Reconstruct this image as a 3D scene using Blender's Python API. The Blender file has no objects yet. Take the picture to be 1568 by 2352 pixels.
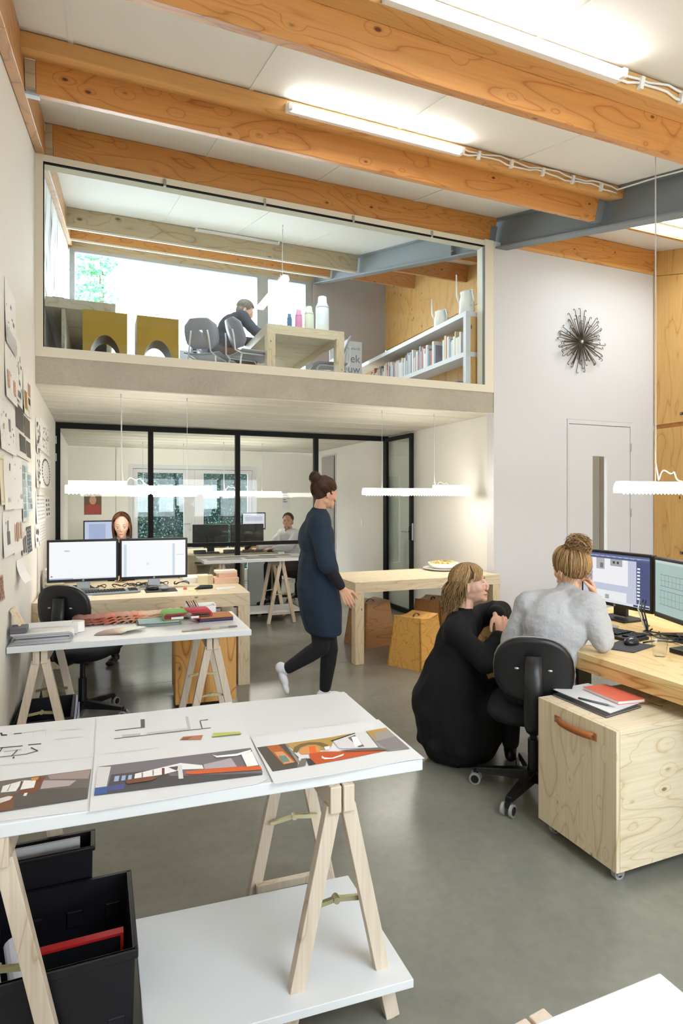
import bpy, math, random
import numpy as np
from mathutils import Vector, Matrix, noise as mnoise
random.seed(7)
scn = bpy.context.scene
COL = scn.collection
PI = math.pi
# ------------------------------------------------------------------ camera
FPX, CX, HORIZ, CAMH = 1380.0, 784.0, 1147.0, 1.51
PSI = math.atan2(CX - 222.0, FPX)
cam_d = bpy.data.cameras.new('camera')
cam_d.sensor_fit = 'VERTICAL'; cam_d.sensor_height = 36.0; cam_d.sensor_width = 24.0
cam_d.lens = FPX / 2352 * 36.0
cam_d.shift_y = -(1176.0 - HORIZ) / 2352
cam_d.clip_start = 0.05
cam = bpy.data.objects.new('camera', cam_d); COL.objects.link(cam)
cam.location = (0, 0, CAMH); cam.rotation_euler = (PI / 2, 0, -PSI)
scn.camera = cam
# ------------------------------------------------------------------ world, exposure
W = bpy.data.worlds.new('sky'); scn.world = W; W.use_nodes = True
bg = W.node_tree.nodes['Background']
bg.inputs[0].default_value = (0.86, 0.93, 1.0, 1); bg.inputs[1].default_value = 7.0
vs = scn.view_settings
vs.view_transform = 'Standard'; vs.look = 'None'; vs.gamma = 1.0; vs.use_curve_mapping = False
vs.exposure = 1.22
def portal(name, loc, rot, sx, sy):
    L = bpy.data.lights.new(name, 'AREA'); L.shape = 'RECTANGLE'; L.size = sx; L.size_y = sy
    L.cycles.is_portal = True
    o = bpy.data.objects.new(name, L); COL.objects.link(o); o.location = loc; o.rotation_euler = rot
# daylight portals of the added rear window, the mezzanine window, the real roof light and added ones
SLOPE = math.atan(.268)
portal('portal_rear_window', (2.83, -2.99, 1.56), (PI / 2, 0, 0), 3.7, 1.2)
portal('portal_mezzanine_window', (1.7, 10.9, 4.2), (-PI / 2, 0, 0), 4.0, 2.9)
for n_, x_, y_, w_, l_ in (('mezzanine', 1.88, 5.8, 2.0, .6), ('near', 1.88, -.8, 2.0, 1.4), ('near_right', 5.31, -.5, 1.38, 2.0), ('right', 5.31, 4.11, 1.38, .8)):
    portal('portal_roof_light_' + n_, (x_, y_, 4.44 + .268 * (y_ - 5.2) + .34), (SLOPE, 0, 0), w_, l_)
# ------------------------------------------------------------------ measuring helpers (photo pixel -> point on a real plane)
_r = np.array([math.cos(PSI), -math.sin(PSI), 0]); _d = np.array([math.sin(PSI), math.cos(PSI), 0]); _u = np.array([0, 0, 1.])
_C = np.array([0, 0, CAMH])
def ray(u, v): return _d + (u - CX) / FPX * _r + (HORIZ - v) / FPX * _u
def onZ(u, v, z): k = ray(u, v); return Vector(_C + k * (z - CAMH) / k[2])
def onX(u, v, x): k = ray(u, v); return Vector(_C + k * x / k[0])
def onY(u, v, y): k = ray(u, v); return Vector(_C + k * y / k[1])
def atD(u, v, dep): return Vector(_C + ray(u, v) * dep)
# ------------------------------------------------------------------ mesh builder
class MB:
    def __init__(s): s.v = []; s.f = []; s.c = []; s.col = None
    def add(s, vs_, fs):
        n = len(s.v); s.v += [tuple(p) for p in vs_]; s.f += [tuple(i + n for i in f) for f in fs]
        s.c += [s.col] * len(fs); return s
    def color(s, c): s.col = c; return s
    def box(s, x0, x1, y0, y1, z0, z1):
        return s.hexa([(x0, y0, z0), (x1, y0, z0), (x1, y1, z0), (x0, y1, z0), (x0, y0, z1), (x1, y0, z1), (x1, y1, z1), (x0, y1, z1)])
    def hexa(s, p):
        return s.add(p, [(0, 3, 2, 1), (4, 5, 6, 7), (0, 1, 5, 4), (1, 2, 6, 5), (2, 3, 7, 6), (3, 0, 4, 7)])
    def obox(s, c, a, b, n):      # centre and three half-axis vectors
        c, a, b, n = Vector(c), Vector(a), Vector(b), Vector(n)
        return s.hexa([c - a - b - n, c + a - b - n, c + a + b - n, c - a + b - n, c - a - b + n, c + a - b + n, c + a + b + n, c - a + b + n])
    def bar(s, p, q, w, h, up=(0, 0, 1)):   # rectangular bar from p to q
        p, q = Vector(p), Vector(q); t = (q - p); L = t.length / 2; t.normalize()
        upv = Vector(up); sd = t.cross(upv)
        if sd.length < 1e-4: sd = t.cross(Vector((0, 1, 0)))
        sd.normalize(); n = sd.cross(t)
        return s.obox((p + q) / 2, t * L, sd * w / 2, n * h / 2)
    def quad(s, a, b, c, d): return s.add([a, b, c, d], [(0, 1, 2, 3)])
    def poly(s, pts): return s.add(pts, [tuple(range(len(pts)))])
    def prism(s, pts, off):       # closed polygon extruded by vector off
        off = Vector(off); n = len(pts); a = [Vector(p) for p in pts]; b = [p + off for p in a]
        return s.add(a + b, [tuple(range(n))[::-1], tuple(range(n, 2 * n))] + [(i, (i + 1) % n, n + (i + 1) % n, n + i) for i in range(n)])
    def tube(s, pts, r, n=8, caps=True, flat=1.0):
        pts = [Vector(p) for p in pts]; m = len(pts)
        rs = r if isinstance(r, (list, tuple)) else [r] * m
        ref = None; V = []
        for i, p in enumerate(pts):
            t = (pts[min(i + 1, m - 1)] - pts[max(i - 1, 0)])
            if t.length < 1e-9: t = Vector((0, 0, 1))
            t.normalize()
            if ref is None:
                ref = t.cross(Vector((0, 0, 1)) if abs(t.z) < .9 else Vector((1, 0, 0))); ref.normalize()
            else:
                ref = ref - t * ref.dot(t)
                if ref.length < 1e-6: ref = t.orthogonal()
                ref.normalize()
            b = t.cross(ref)
            for k in range(n):
                a = 2 * PI * k / n; V.append(p + (ref * math.cos(a) + b * math.sin(a) * flat) * rs[i])
        F = [(i * n + k, i * n + (k + 1) % n, (i + 1) * n + (k + 1) % n, (i + 1) * n + k) for i in range(m - 1) for k in range(n)]
        if caps: F += [tuple(range(n))[::-1], tuple((m - 1) * n + k for k in range(n))]
        return s.add(V, F)
    def cyl(s, p, q, r, r2=None, n=16): return s.tube([p, q], [r, r if r2 is None else r2], n)
    def lathe(s, prof, c=(0, 0, 0), n=24, ax=(1, 1), top=True):
        c = Vector(c); V = []; m = len(prof)
        for (r, z) in prof:
            for k in range(n):
                a = 2 * PI * k / n; V.append(c + Vector((r * math.cos(a) * ax[0], r * math.sin(a) * ax[1], z)))
        F = [(i * n + k, i * n + (k + 1) % n, (i + 1) * n + (k + 1) % n, (i + 1) * n + k) for i in range(m - 1) for k in range(n)]
        F += [tuple(range(n))[::-1]] + ([tuple((m - 1) * n + k for k in range(n))] if top else [])
        return s.add(V, F)
    def loft(s, rings, n=24):     # rings: (centre, half-axis, half-axis)
        V = []
        for c, a, b in rings:
            for k in range(n):
                t = 2 * PI * k / n; V.append(Vector(c) + Vector(a) * math.cos(t) + Vector(b) * math.sin(t))
        m = len(rings); F = [(i * n + k, i * n + (k + 1) % n, (i + 1) * n + (k + 1) % n, (i + 1) * n + k) for i in range(m - 1) for k in range(n)]
        F += [tuple(range(n))[::-1], tuple((m - 1) * n + k for k in range(n))]
        return s.add(V, F)
    def ball(s, c, r, n=12, axes=None):
        c = Vector(c); A = axes or (Vector((1, 0, 0)), Vector((0, 1, 0)), Vector((0, 0, 1)))
        if not isinstance(r, (tuple, list)): r = (r, r, r)
        m = max(n // 2, 4); V = [c - A[2] * r[2]]
        for i in range(1, m):
            t = -PI / 2 + PI * i / m
            for k in range(n):
                a = 2 * PI * k / n
                V.append(c + A[0] * r[0] * math.cos(t) * math.cos(a) + A[1] * r[1] * math.cos(t) * math.sin(a) + A[2] * r[2] * math.sin(t))
        V.append(c + A[2] * r[2]); e = len(V) - 1
        F = [(0, 1 + (k + 1) % n, 1 + k) for k in range(n)]
        for i in range(m - 2):
            F += [(1 + i * n + k, 1 + i * n + (k + 1) % n, 1 + (i + 1) * n + (k + 1) % n, 1 + (i + 1) * n + k) for k in range(n)]
        F += [(e, 1 + (m - 2) * n + k, 1 + (m - 2) * n + (k + 1) % n) for k in range(n)]
        return s.add(V, F)
    def cone(s, p, q, r0, r1, n=12):   # round-ended tapered limb
        p, q = Vector(p), Vector(q); s.tube([p, q], [r0, r1], n); s.ball(p, r0, n); s.ball(q, r1, n); return s
    def mesh(s, name):
        me = bpy.data.meshes.new(name); me.from_pydata(s.v, [], s.f)
        if any(c is not None for c in s.c):
            at = me.color_attributes.new('Col', 'FLOAT_COLOR', 'CORNER')
            arr = []
            for f, c in zip(s.f, s.c):
                c = c or (1, 1, 1)
                arr += [c[0], c[1], c[2], 1.0] * len(f)
            at.data.foreach_set('color', arr)
        me.update(); return me
def wmat(o):
    m = Matrix.LocRotScale(o.location, o.rotation_euler, o.scale)
    return (wmat(o.parent) @ o.matrix_parent_inverse @ m) if o.parent else m
def put(me, name, mat, parent=None, world=True, smooth=False, bevel=0.0, seg=2, solid=0.0):
    if isinstance(me, MB): me = me.mesh(name)
    o = bpy.data.objects.new(name, me); COL.objects.link(o)
    if mat is not None and len(me.materials) == 0: me.materials.append(mat)
    if smooth: me.polygons.foreach_set('use_smooth', [True] * len(me.polygons))
    if parent is not None:
        o.parent = parent
        if world: o.matrix_parent_inverse = wmat(parent).inverted()
    if solid:
        md = o.modifiers.new('thickness', 'SOLIDIFY'); md.thickness = solid; md.offset = 0
    if bevel:
        md = o.modifiers.new('bevel', 'BEVEL'); md.width = bevel; md.segments = seg; md.limit_method = 'ANGLE'; md.angle_limit = math.radians(40)
        if not smooth: md.harden_normals = False
    return o
def tag(o, label, cat, group=None, kind=None):
    o['label'] = label; o['category'] = cat
    if group: o['group'] = group
    if kind: o['kind'] = kind
    return o
def thing(name, label, cat, loc=(0, 0, 0), rz=0, group=None, kind=None):
    o = bpy.data.objects.new(name, None); COL.objects.link(o); o.empty_display_size = .1
    o.location = loc; o.rotation_euler = (0, 0, rz); return tag(o, label, cat, group, kind)
def dup(root, loc, rz, label=None):
    r = root.copy(); COL.objects.link(r); r.location = loc; r.rotation_euler = (0, 0, rz)
    if label: r['label'] = label
    for ch in list(root.children):
        c = ch.copy(); COL.objects.link(c); c.parent = r
        for g in list(ch.children):
            d = g.copy(); COL.objects.link(d); d.parent = c
    return r
def text_mesh(body, size, origin, xdir, ydir, align='LEFT', bold=0.0):
    cu = bpy.data.curves.new('lettering', 'FONT'); cu.body = body; cu.size = size; cu.align_x = align; cu.offset = bold
    o = bpy.data.objects.new('lettering', cu); COL.objects.link(o)
    dg = bpy.context.evaluated_depsgraph_get(); me = bpy.data.meshes.new_from_object(o.evaluated_get(dg))
    bpy.data.objects.remove(o); bpy.data.curves.remove(cu)
    X, Y, O = Vector(xdir), Vector(ydir), Vector(origin)
    for v in me.vertices: v.co = O + X * v.co.x + Y * v.co.y
    me.materials.clear(); return me
def baked(o):          # apply the modifiers of o into its mesh
    dg = bpy.context.evaluated_depsgraph_get(); dg.update()
    me = bpy.data.meshes.new_from_object(o.evaluated_get(dg)); o.modifiers.clear(); o.data = me; return o
# ------------------------------------------------------------------ materials
def lin(h):
    h = h.lstrip('#'); c = [int(h[i:i + 2], 16) / 255 for i in (0, 2, 4)]
    return tuple((x / 12.92 if x <= .04045 else ((x + .055) / 1.055) ** 2.4) for x in c)
def _new(name):
    m = bpy.data.materials.new(name); m.use_nodes = True
    return m, m.node_tree.nodes, m.node_tree.links, m.node_tree.nodes['Principled BSDF']
def _rgba(c): c = lin(c) if isinstance(c, str) else c; return (c[0], c[1], c[2], 1)
def plain(name, c, rough=.5, metal=0, spec=.5, var=0.0, vscale=8, bump=0.0, bscale=60, sheen=0, emit=0):
    m, N, L, b = _new(name)
    b.inputs['Base Color'].default_value = _rgba(c); b.inputs['Roughness'].default_value = rough
    b.inputs['Metallic'].default_value = metal; b.inputs['Specular IOR Level'].default_value = spec
    if sheen: b.inputs['Sheen Weight'].default_value = sheen
    if emit:
        b.inputs['Emission Color'].default_value = _rgba(c); b.inputs['Emission Strength'].default_value = emit
    tc = N.new('ShaderNodeTexCoord')
    if var:
        n = N.new('ShaderNodeTexNoise'); n.inputs['Scale'].default_value = vscale; n.inputs['Detail'].default_value = 5
        L.new(tc.outputs['Object'], n.inputs['Vector'])
        mx = N.new('ShaderNodeMix'); mx.data_type = 'RGBA'
        c0 = _rgba(c); mx.inputs['A'].default_value = tuple(x * (1 - var) for x in c0[:3]) + (1,); mx.inputs['B'].default_value = tuple(min(1, x * (1 + var)) for x in c0[:3]) + (1,)
        L.new(n.outputs['Fac'], mx.inputs['Factor']); L.new(mx.outputs['Result'], b.inputs['Base Color'])
    if bump:
        n2 = N.new('ShaderNodeTexNoise'); n2.inputs['Scale'].default_value = bscale; n2.inputs['Detail'].default_value = 4
        L.new(tc.outputs['Object'], n2.inputs['Vector'])
        bp = N.new('ShaderNodeBump'); bp.inputs['Strength'].default_value = bump; bp.inputs['Distance'].default_value = .01
        L.new(n2.outputs['Fac'], bp.inputs['Height']); L.new(bp.outputs['Normal'], b.inputs['Normal'])
    return m
def ramp(N, stops):
    r = N.new('ShaderNodeValToRGB'); e = r.color_ramp.elements
    while len(e) > 1: e.remove(e[-1])
    e[0].position = stops[0][0]; e[0].color = _rgba(stops[0][1])
    for p, c in stops[1:]:
        k = e.new(p); k.color = _rgba(c)
    return r
def math_node(N, L, op, a, b=None):
    n = N.new('ShaderNodeMath'); n.operation = op
    for i, x in enumerate((a, b)):
        if x is None: continue
        if isinstance(x, (int, float)): n.inputs[i].default_value = x
        else: L.new(x, n.inputs[i])
    return n.outputs[0]
def wood(name, light, dark, knot, axis=0, lines=10, scale=1.0, knots=1.0, rough=.45, contrast=.5, kscale=2.2):
    m, N, L, b = _new(name)
    tc = N.new('ShaderNodeTexCoord'); oi = N.new('ShaderNodeObjectInfo')
    off = N.new('ShaderNodeVectorMath'); off.operation = 'ADD'
    cmb = N.new('ShaderNodeCombineXYZ'); r10 = math_node(N, L, 'MULTIPLY', oi.outputs['Random'], 7.0)
    for i in range(3): L.new(r10, cmb.inputs[i])
    L.new(tc.outputs['Object'], off.inputs[0]); L.new(cmb.outputs[0], off.inputs[1])
    def mapped(along, across):
        mp = N.new('ShaderNodeMapping'); sc = [across * scale] * 3; sc[axis] = along * scale
        mp.inputs['Scale'].default_value = sc; L.new(off.outputs[0], mp.inputs['Vector']); return mp.outputs[0]
    # knots
    vo = N.new('ShaderNodeTexVoronoi'); vo.inputs['Scale'].default_value = kscale; vo.inputs['Randomness'].default_value = 1.0
    L.new(mapped(1.0, 1.9), vo.inputs['Vector'])
    dist = vo.outputs['Distance']
    pull = math_node(N, L, 'MULTIPLY', math_node(N, L, 'SUBTRACT', 1.0, math_node(N, L, 'MINIMUM', math_node(N, L, 'MULTIPLY', dist, 3.2), 1.0)), .22 * knots)
    n1 = N.new('ShaderNodeTexNoise'); n1.inputs['Scale'].default_value = 1.5; n1.inputs['Detail'].default_value = 2.0; n1.inputs['Distortion'].default_value = .5
    L.new(mapped(.45, 2.2), n1.inputs['Vector'])
    lv = math_node(N, L, 'MULTIPLY', math_node(N, L, 'ADD', n1.outputs['Fac'], pull), float(lines))
    pp = math_node(N, L, 'PINGPONG', lv, .5)
    mid = tuple(l * (1 - contrast) + d * contrast for l, d in zip(_rgba(light)[:3], _rgba(dark)[:3]))
    r1 = ramp(N, [(0.0, dark), (.07, mid), (.30, light)]); L.new(math_node(N, L, 'MULTIPLY', pp, 1.6), r1.inputs[0])
    # fine grain
    n2 = N.new('ShaderNodeTexNoise'); n2.inputs['Scale'].default_value = 14; n2.inputs['Detail'].default_value = 3
    L.new(mapped(.15, 6.0), n2.inputs['Vector'])
    mx = N.new('ShaderNodeMix'); mx.data_type = 'RGBA'; mx.blend_type = 'MULTIPLY'; mx.inputs['Factor'].default_value = .35
    r2 = ramp(N, [(.3, (.72, .66, .58)), (.62, (1.04, 1.03, 1.02))]); L.new(n2.outputs['Fac'], r2.inputs[0])
    L.new(r1.outputs[0], mx.inputs['A']); L.new(r2.outputs[0], mx.inputs['B'])
    col = mx.outputs['Result']
    if knots:
        k = N.new('ShaderNodeMix'); k.data_type = 'RGBA'; k.inputs['B'].default_value = _rgba(knot)
        kr = ramp(N, [(0.0, (1, 1, 1)), (.055, (.9, .9, .9)), (.085, (.15, .15, .15)), (.13, (0, 0, 0))]); L.new(dist, kr.inputs[0])
        L.new(kr.outputs[0], k.inputs['Factor']); L.new(col, k.inputs['A']); col = k.outputs['Result']
    L.new(col, b.inputs['Base Color']); b.inputs['Roughness'].default_value = rough; b.inputs['Specular IOR Level'].default_value = .35
    return m
def attr_mat(name, rough=.6, emit=0.0, var=0):
    m, N, L, b = _new(name); a = N.new('ShaderNodeVertexColor'); a.layer_name = 'Col'
    L.new(a.outputs['Color'], b.inputs['Base Color']); b.inputs['Roughness'].default_value = rough
    b.inputs['Specular IOR Level'].default_value = .3
    if emit:
        L.new(a.outputs['Color'], b.inputs['Emission Color']); b.inputs['Emission Strength'].default_value = emit
        b.inputs['Base Color'].default_value = (.02, .02, .02, 1); L.remove(b.inputs['Base Color'].links[0])
    return m
def glass(name, tint=(1, 1, 1), refl=1.0, rough=0.0):
    m, N, L, b = _new(name); N.remove(b); out = N['Material Output']
    t = N.new('ShaderNodeBsdfTransparent'); t.inputs[0].default_value = (*tint, 1)
    g = N.new('ShaderNodeBsdfGlossy'); g.inputs['Roughness'].default_value = rough
    ge = N.new('ShaderNodeNewGeometry'); dt = N.new('ShaderNodeVectorMath'); dt.operation = 'DOT_PRODUCT'      # Schlick, same from both sides of the thin pane
    L.new(ge.outputs['Incoming'], dt.inputs[0]); L.new(ge.outputs['Normal'], dt.inputs[1])
    om = math_node(N, L, 'SUBTRACT', 1.0, math_node(N, L, 'ABSOLUTE', dt.outputs['Value']))
    f = math_node(N, L, 'MULTIPLY', math_node(N, L, 'ADD', math_node(N, L, 'MULTIPLY', math_node(N, L, 'POWER', om, 5.0), .96), .04), refl)
    mx = N.new('ShaderNodeMixShader'); L.new(f, mx.inputs[0]); L.new(t.outputs[0], mx.inputs[1]); L.new(g.outputs[0], mx.inputs[2])
    L.new(mx.outputs[0], out.inputs['Surface']); return m
def emit(name, c, s):
    m, N, L, b = _new(name); N.remove(b); e = N.new('ShaderNodeEmission'); e.inputs[0].default_value = _rgba(c); e.inputs[1].default_value = s
    L.new(e.outputs[0], N['Material Output'].inputs['Surface']); return m
def concrete(name, c0, c1, rough0, rough1, scale=1.2, bump=.05, stretch=None):
    m, N, L, b = _new(name); tc = N.new('ShaderNodeTexCoord'); mp = N.new('ShaderNodeMapping')
    if stretch: mp.inputs['Scale'].default_value = stretch
    L.new(tc.outputs['Object'], mp.inputs['Vector'])
    n1 = N.new('ShaderNodeTexNoise'); n1.inputs['Scale'].default_value = scale; n1.inputs['Detail'].default_value = 8; n1.inputs['Roughness'].default_value = .62; n1.inputs['Distortion'].default_value = .6
    L.new(mp.outputs[0], n1.inputs['Vector'])
    r = ramp(N, [(.3, c0), (.7, c1)]); L.new(n1.outputs['Fac'], r.inputs[0])
    n2 = N.new('ShaderNodeTexNoise'); n2.inputs['Scale'].default_value = scale * 22; n2.inputs['Detail'].default_value = 6
    L.new(mp.outputs[0], n2.inputs['Vector'])
    mx = N.new('ShaderNodeMix'); mx.data_type = 'RGBA'; mx.blend_type = 'MULTIPLY'; mx.inputs['Factor'].default_value = .25
    r2 = ramp(N, [(.3, (.7, .7, .7)), (.6, (1.05, 1.05, 1.05))]); L.new(n2.outputs['Fac'], r2.inputs[0])
    L.new(r.outputs[0], mx.inputs['A']); L.new(r2.outputs[0], mx.inputs['B']); L.new(mx.outputs['Result'], b.inputs['Base Color'])
    rr = N.new('ShaderNodeMapRange'); rr.inputs['To Min'].default_value = rough0; rr.inputs['To Max'].default_value = rough1
    L.new(n1.outputs['Fac'], rr.inputs['Value']); L.new(rr.outputs[0], b.inputs['Roughness'])
    bp = N.new('ShaderNodeBump'); bp.inputs['Strength'].default_value = bump; bp.inputs['Distance'].default_value = .004
    L.new(n2.outputs['Fac'], bp.inputs['Height']); L.new(bp.outputs['Normal'], b.inputs['Normal'])
    return m
M = dict(
 floor=concrete('polished_concrete', '#74736a', '#8f8e84', .14, .32, 1.1, .03),
 slab=concrete('cast_concrete', '#a9a294', '#bfb8a8', .6, .8, 2.0, .12),
 soffit=concrete('board_marked_concrete', '#c4c0b2', '#dad6c8', .6, .8, 1.5, .25, (.35, 5, 1)),
 wall=plain('white_paint', '#e9e6df', .75, spec=.25, var=.015, vscale=2, bump=.04, bscale=120),
 wallcool=plain('white_wall_paint', '#d6d5d8', .7, spec=.25, var=.015, vscale=2, bump=.03, bscale=120),
 panel=plain('ceiling_panel', '#e6e4df', .65, spec=.25),
 frame=plain('cream_frame_paint', '#e6dfcd', .5, spec=.4),
 white=plain('white_laminate', '#d9dadd', .35, spec=.45),
 whiteplastic=plain('white_plastic', '#f0f0ee', .35),
 black=plain('black_steel', '#141312', .6, spec=.2),
 blackplastic=plain('black_plastic', '#141417', .38, spec=.5, bump=.03, bscale=300),
 crate=plain('crate_plastic', '#17151c', .45, spec=.5, bump=.03, bscale=200),
 darkfab=plain('dark_upholstery', '#1c1c1f', .85, spec=.2, bump=.15, bscale=400),
 steel=plain('grey_painted_steel', '#7b8288', .55, spec=.4, var=.05, vscale=4),
 chrome=plain('chrome', '#c8c8c8', .2, metal=1),
 zinc=plain('zinc_plated', '#c6bf9a', .35, metal=1, var=.2, vscale=14),
 galv=plain('galvanised', '#b9bcc0', .45, metal=.8, var=.1),
 pine=wood('orange_pine', '#cd9150', '#aa6a32', '#5a2f14', 0, 14, 1.0, .5, .42, .3, 4.2),
 pinelight=wood('light_pine', '#dfae70', '#c18a4c', '#6a3d1c', 0, 8, 1.0, .5, .45, .2, 3.0),
 piney=wood('pine_rafter', '#c99a68', '#a87748', '#5a2f14', 1, 8, 1.0, .8, .45, .3),
 greypine=wood('pale_pine', '#c3b294', '#a38f70', '#6b543c', 0, 8, 1.0, .8, .5, .3),
 ply=wood('spruce_plywood', '#ddcfb4', '#c7af88', '#8a6a45', 0, 17, 1.1, .5, .5, .3, 4.6),
 plyv=wood('spruce_plywood_upright', '#dccdb0', '#c5ab80', '#7d5c38', 2, 17, 1.2, .5, .5, .3, 5.0),
 plyy=wood('spruce_plywood_deep', '#ecdcb8', '#cfae78', '#8a6a45', 1, 17, 1.1, .5, .5, .3, 4.6),
 plyor=wood('warm_plywood', '#dca660', '#a66a2c', '#6d4020', 2, 9, 1.2, 1.0, .45, .5, 2.4),
 plywall=wood('plywood_wall', '#d9ab68', '#c2904d', '#5d3a1c', 2, 6, 1.0, 1.0, .5, .3, 3.0),
 plydesk=wood('plywood_edge', '#e2b97c', '#b27a3c', '#7a4c26', 1, 12, 1.5, 1.0, .45, .55, 3.0),
 plytop=wood('plywood_desk_top', '#e9cd96', '#d3a966', '#8a6a45', 1, 7, 1.0, .6, .4, .3, 2.2),
 stool=wood('stool_plywood', '#d9a85c', '#ab6f30', '#5d3517', 0, 9, 1.3, 1.0, .4, .15, 3.0),
 yellow=plain('yellow_stain', '#b5922f', .5, var=.12, vscale=5),
 beech=wood('beech_trestle', '#d4c5b4', '#bba68e', '#8a6a45', 2, 5, 1.5, 0, .5, .2),
 leather=plain('tan_leather', '#a9632c', .5, var=.1, bump=.1, bscale=200),
 darkleather=plain('dark_leather', '#4a3020', .5),
 paper=plain('paper', '#dedee1', .7, spec=.2),
 printed=attr_mat('printed_paper', .6),
 cloth=attr_mat('sample_fabric', .9),
 screen=attr_mat('lit_screen', .3, .40),
 glass=glass('window_glass', (.95, .975, .975), .8),
 glass3=glass('door_glass', (.92, .95, .93), 1.0),
 glass2=glass('partition_glass', (.96, .975, .965), .35),
 drink=glass('drinking_glass', (.95, .96, .96), 1.6),
 tube=emit('fluorescent_tube', (1, .97, .93), 20.0),
 led=emit('led_diffuser', (1, .95, .86), 12.0),
 frost=plain('glowing_frosted_acrylic', '#f3f1ec', .4, emit=.6),  # faint glow put into the material, also on the unlit mezzanine pendant
 leaf=attr_mat('leaves', .6),
 bark=plain('bark', '#6b5a48', .9, var=.2),
 ceramic=plain('white_ceramic', '#f4f2ee', .2),
)
# ------------------------------------------------------------------ the setting
XL, XR, XP = -.44, 3.84, 6.10           # left wall, right wall of the lower bay, plywood wall
YS, YP, YB = 5.20, 7.68, 10.97          # slab front, glass partition, far wall
ZS, ZM = 2.40, 2.62                     # soffit, mezzanine floor
SL = .268; CA = math.cos(math.atan(SL)); SA = math.sin(math.atan(SL))
def zc(y): return 4.44 + SL * (y - 5.2)  # underside of the roof panels
def struct(name, label, cat, loc=(0, 0, 0)): return thing(name, label, cat, loc, kind='structure')
def S(name, mb, mat, label, cat, bevel=0):
    return tag(put(mb, name, mat, bevel=bevel), label, cat, kind='structure')
fl = struct('floor', 'polished grey concrete floor of the whole studio', 'floor')
put(MB().box(XL - .1, XP + .1, -3.1, 5.147, -.12, 0), 'floor_slab', M['floor'], fl)
put(MB().box(XL - .1, XP + .1, 5.153, YB + .1, -.12, 0), 'floor_slab', M['floor'], fl)
put(MB().box(XL - .1, XP + .1, 5.140, 5.160, -.13, -.006), 'joint_filler', M['black'], fl)
S('wall_left', MB().box(XL - .12, XL, -3.1, YB + .1, 0, 6.2), M['wall'], 'tall white side wall pinned with drawings', 'wall')
# white wall beside the slab, with the flush door opening
wb = MB()
DX0, DX1, DZ = 4.80, 5.78, 2.40
wb.box(3.83, DX0, YS, YS + .12, 0, 4.2); wb.box(DX1, XP + .14, YS, YS + .12, 0, 4.2); wb.box(DX0, DX1, YS, YS + .12, DZ, 4.2)
S('wall_back', wb, M['wallcool'], 'white wall with a flush door and a sunburst of metal rods', 'wall')
S('wall_side', MB().box(XR, XR + .1, YS + .12, YB, 0, ZS), M['wall'], 'cream lit side wall under the mezzanine, behind the long table', 'wall')
S('wall_far', MB().box(XL, .50, YB, YB + .15, 0, ZS).box(2.76, XR, YB, YB + .15, 0, ZS).box(.5, 2.76, YB, YB + .15, 2.12, ZS), M['wall'], 'white end wall of the glazed back office', 'wall')
# plywood wall on the right in three big boards per row, split by a shadow gap
pw = struct('wall_right', 'orange plywood panelled wall at the right edge', 'wall', (XP, 4, 0))
ys = [-3.0, -.7, 1.3, 3.0, 5.195]
for a, b_ in zip(ys[:-1], ys[1:]):
    put(MB().box(XP, XP + .03, a + .002, b_ - .002, 0, 2.335), 'panel', M['plywall'], pw, bevel=.002)
    put(MB().hexa([(XP, a + .002, 2.385), (XP + .03, a + .002, 2.385), (XP + .03, b_ - .002, 2.385), (XP, b_ - .002, 2.385),
                   (XP, a + .002, zc(a) - .29), (XP + .03, a + .002, zc(a) - .29), (XP + .03, b_ - .002, zc(b_) - .29), (XP, b_ - .002, zc(b_) - .29)]), 'panel', M['plywall'], pw, bevel=.002)
    put(MB().hexa([(XP, a, zc(a) - .285), (XP + .03, a, zc(a) - .285), (XP + .03, b_, zc(b_) - .285), (XP, b_, zc(b_) - .285),
                   (XP, a, zc(a)), (XP + .03, a, zc(a)), (XP + .03, b_, zc(b_)), (XP, b_, zc(b_))]), 'panel', M['plywall'], pw)
put(MB().box(XP + .032, XP + .14, -3.1, YS, 0, 4.6), 'backing_board', M['pine'], pw)
for z in (2.476, .907):
    hd = put(MB().box(XP - .012, XP - .001, 4.72, 4.84, z - .014, z + .014), 'pull_strap', M['darkleather'], pw, bevel=.003)
    put(MB().cyl((XP - .016, 4.823, z), (XP - .010, 4.823, z), .006), 'rivet', M['chrome'], hd)
# rear wall behind the viewpoint with an unseen window added for daylight
rw = MB()
rw.box(XL, XP, -3.12, -3.0, 0, .95).box(XL, .97, -3.12, -3.0, .95, 2.3).box(4.69, XP, -3.12, -3.0, .95, 2.3).box(.97, 4.69, -3.12, -3.0, 2.16, 2.3)
S('wall_rear', rw, M['wall'], 'white wall around the added window behind the viewpoint', 'wall')
wr = struct('window_added_rear', 'unseen row of glazed panes added behind the viewpoint for daylight', 'window', (2.83, -3.05, .95))
for i in range(3):
    x0 = .97 + i * 1.24; x1 = x0 + 1.24
    put(MB().box(x0, x0 + .05, -3.09, -3.02, .95, 2.16).box(x1 - .05, x1, -3.09, -3.02, .95, 2.16).box(x0 + .05, x1 - .05, -3.09, -3.02, .95, 1.0).box(x0 + .05, x1 - .05, -3.09, -3.02, 2.11, 2.16), 'window_frame', M['frame'], wr)
    put(MB().box(x0 + .05, x1 - .05, -3.06, -3.054, 1.0, 2.11), 'pane', M['glass'], wr)
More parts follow.
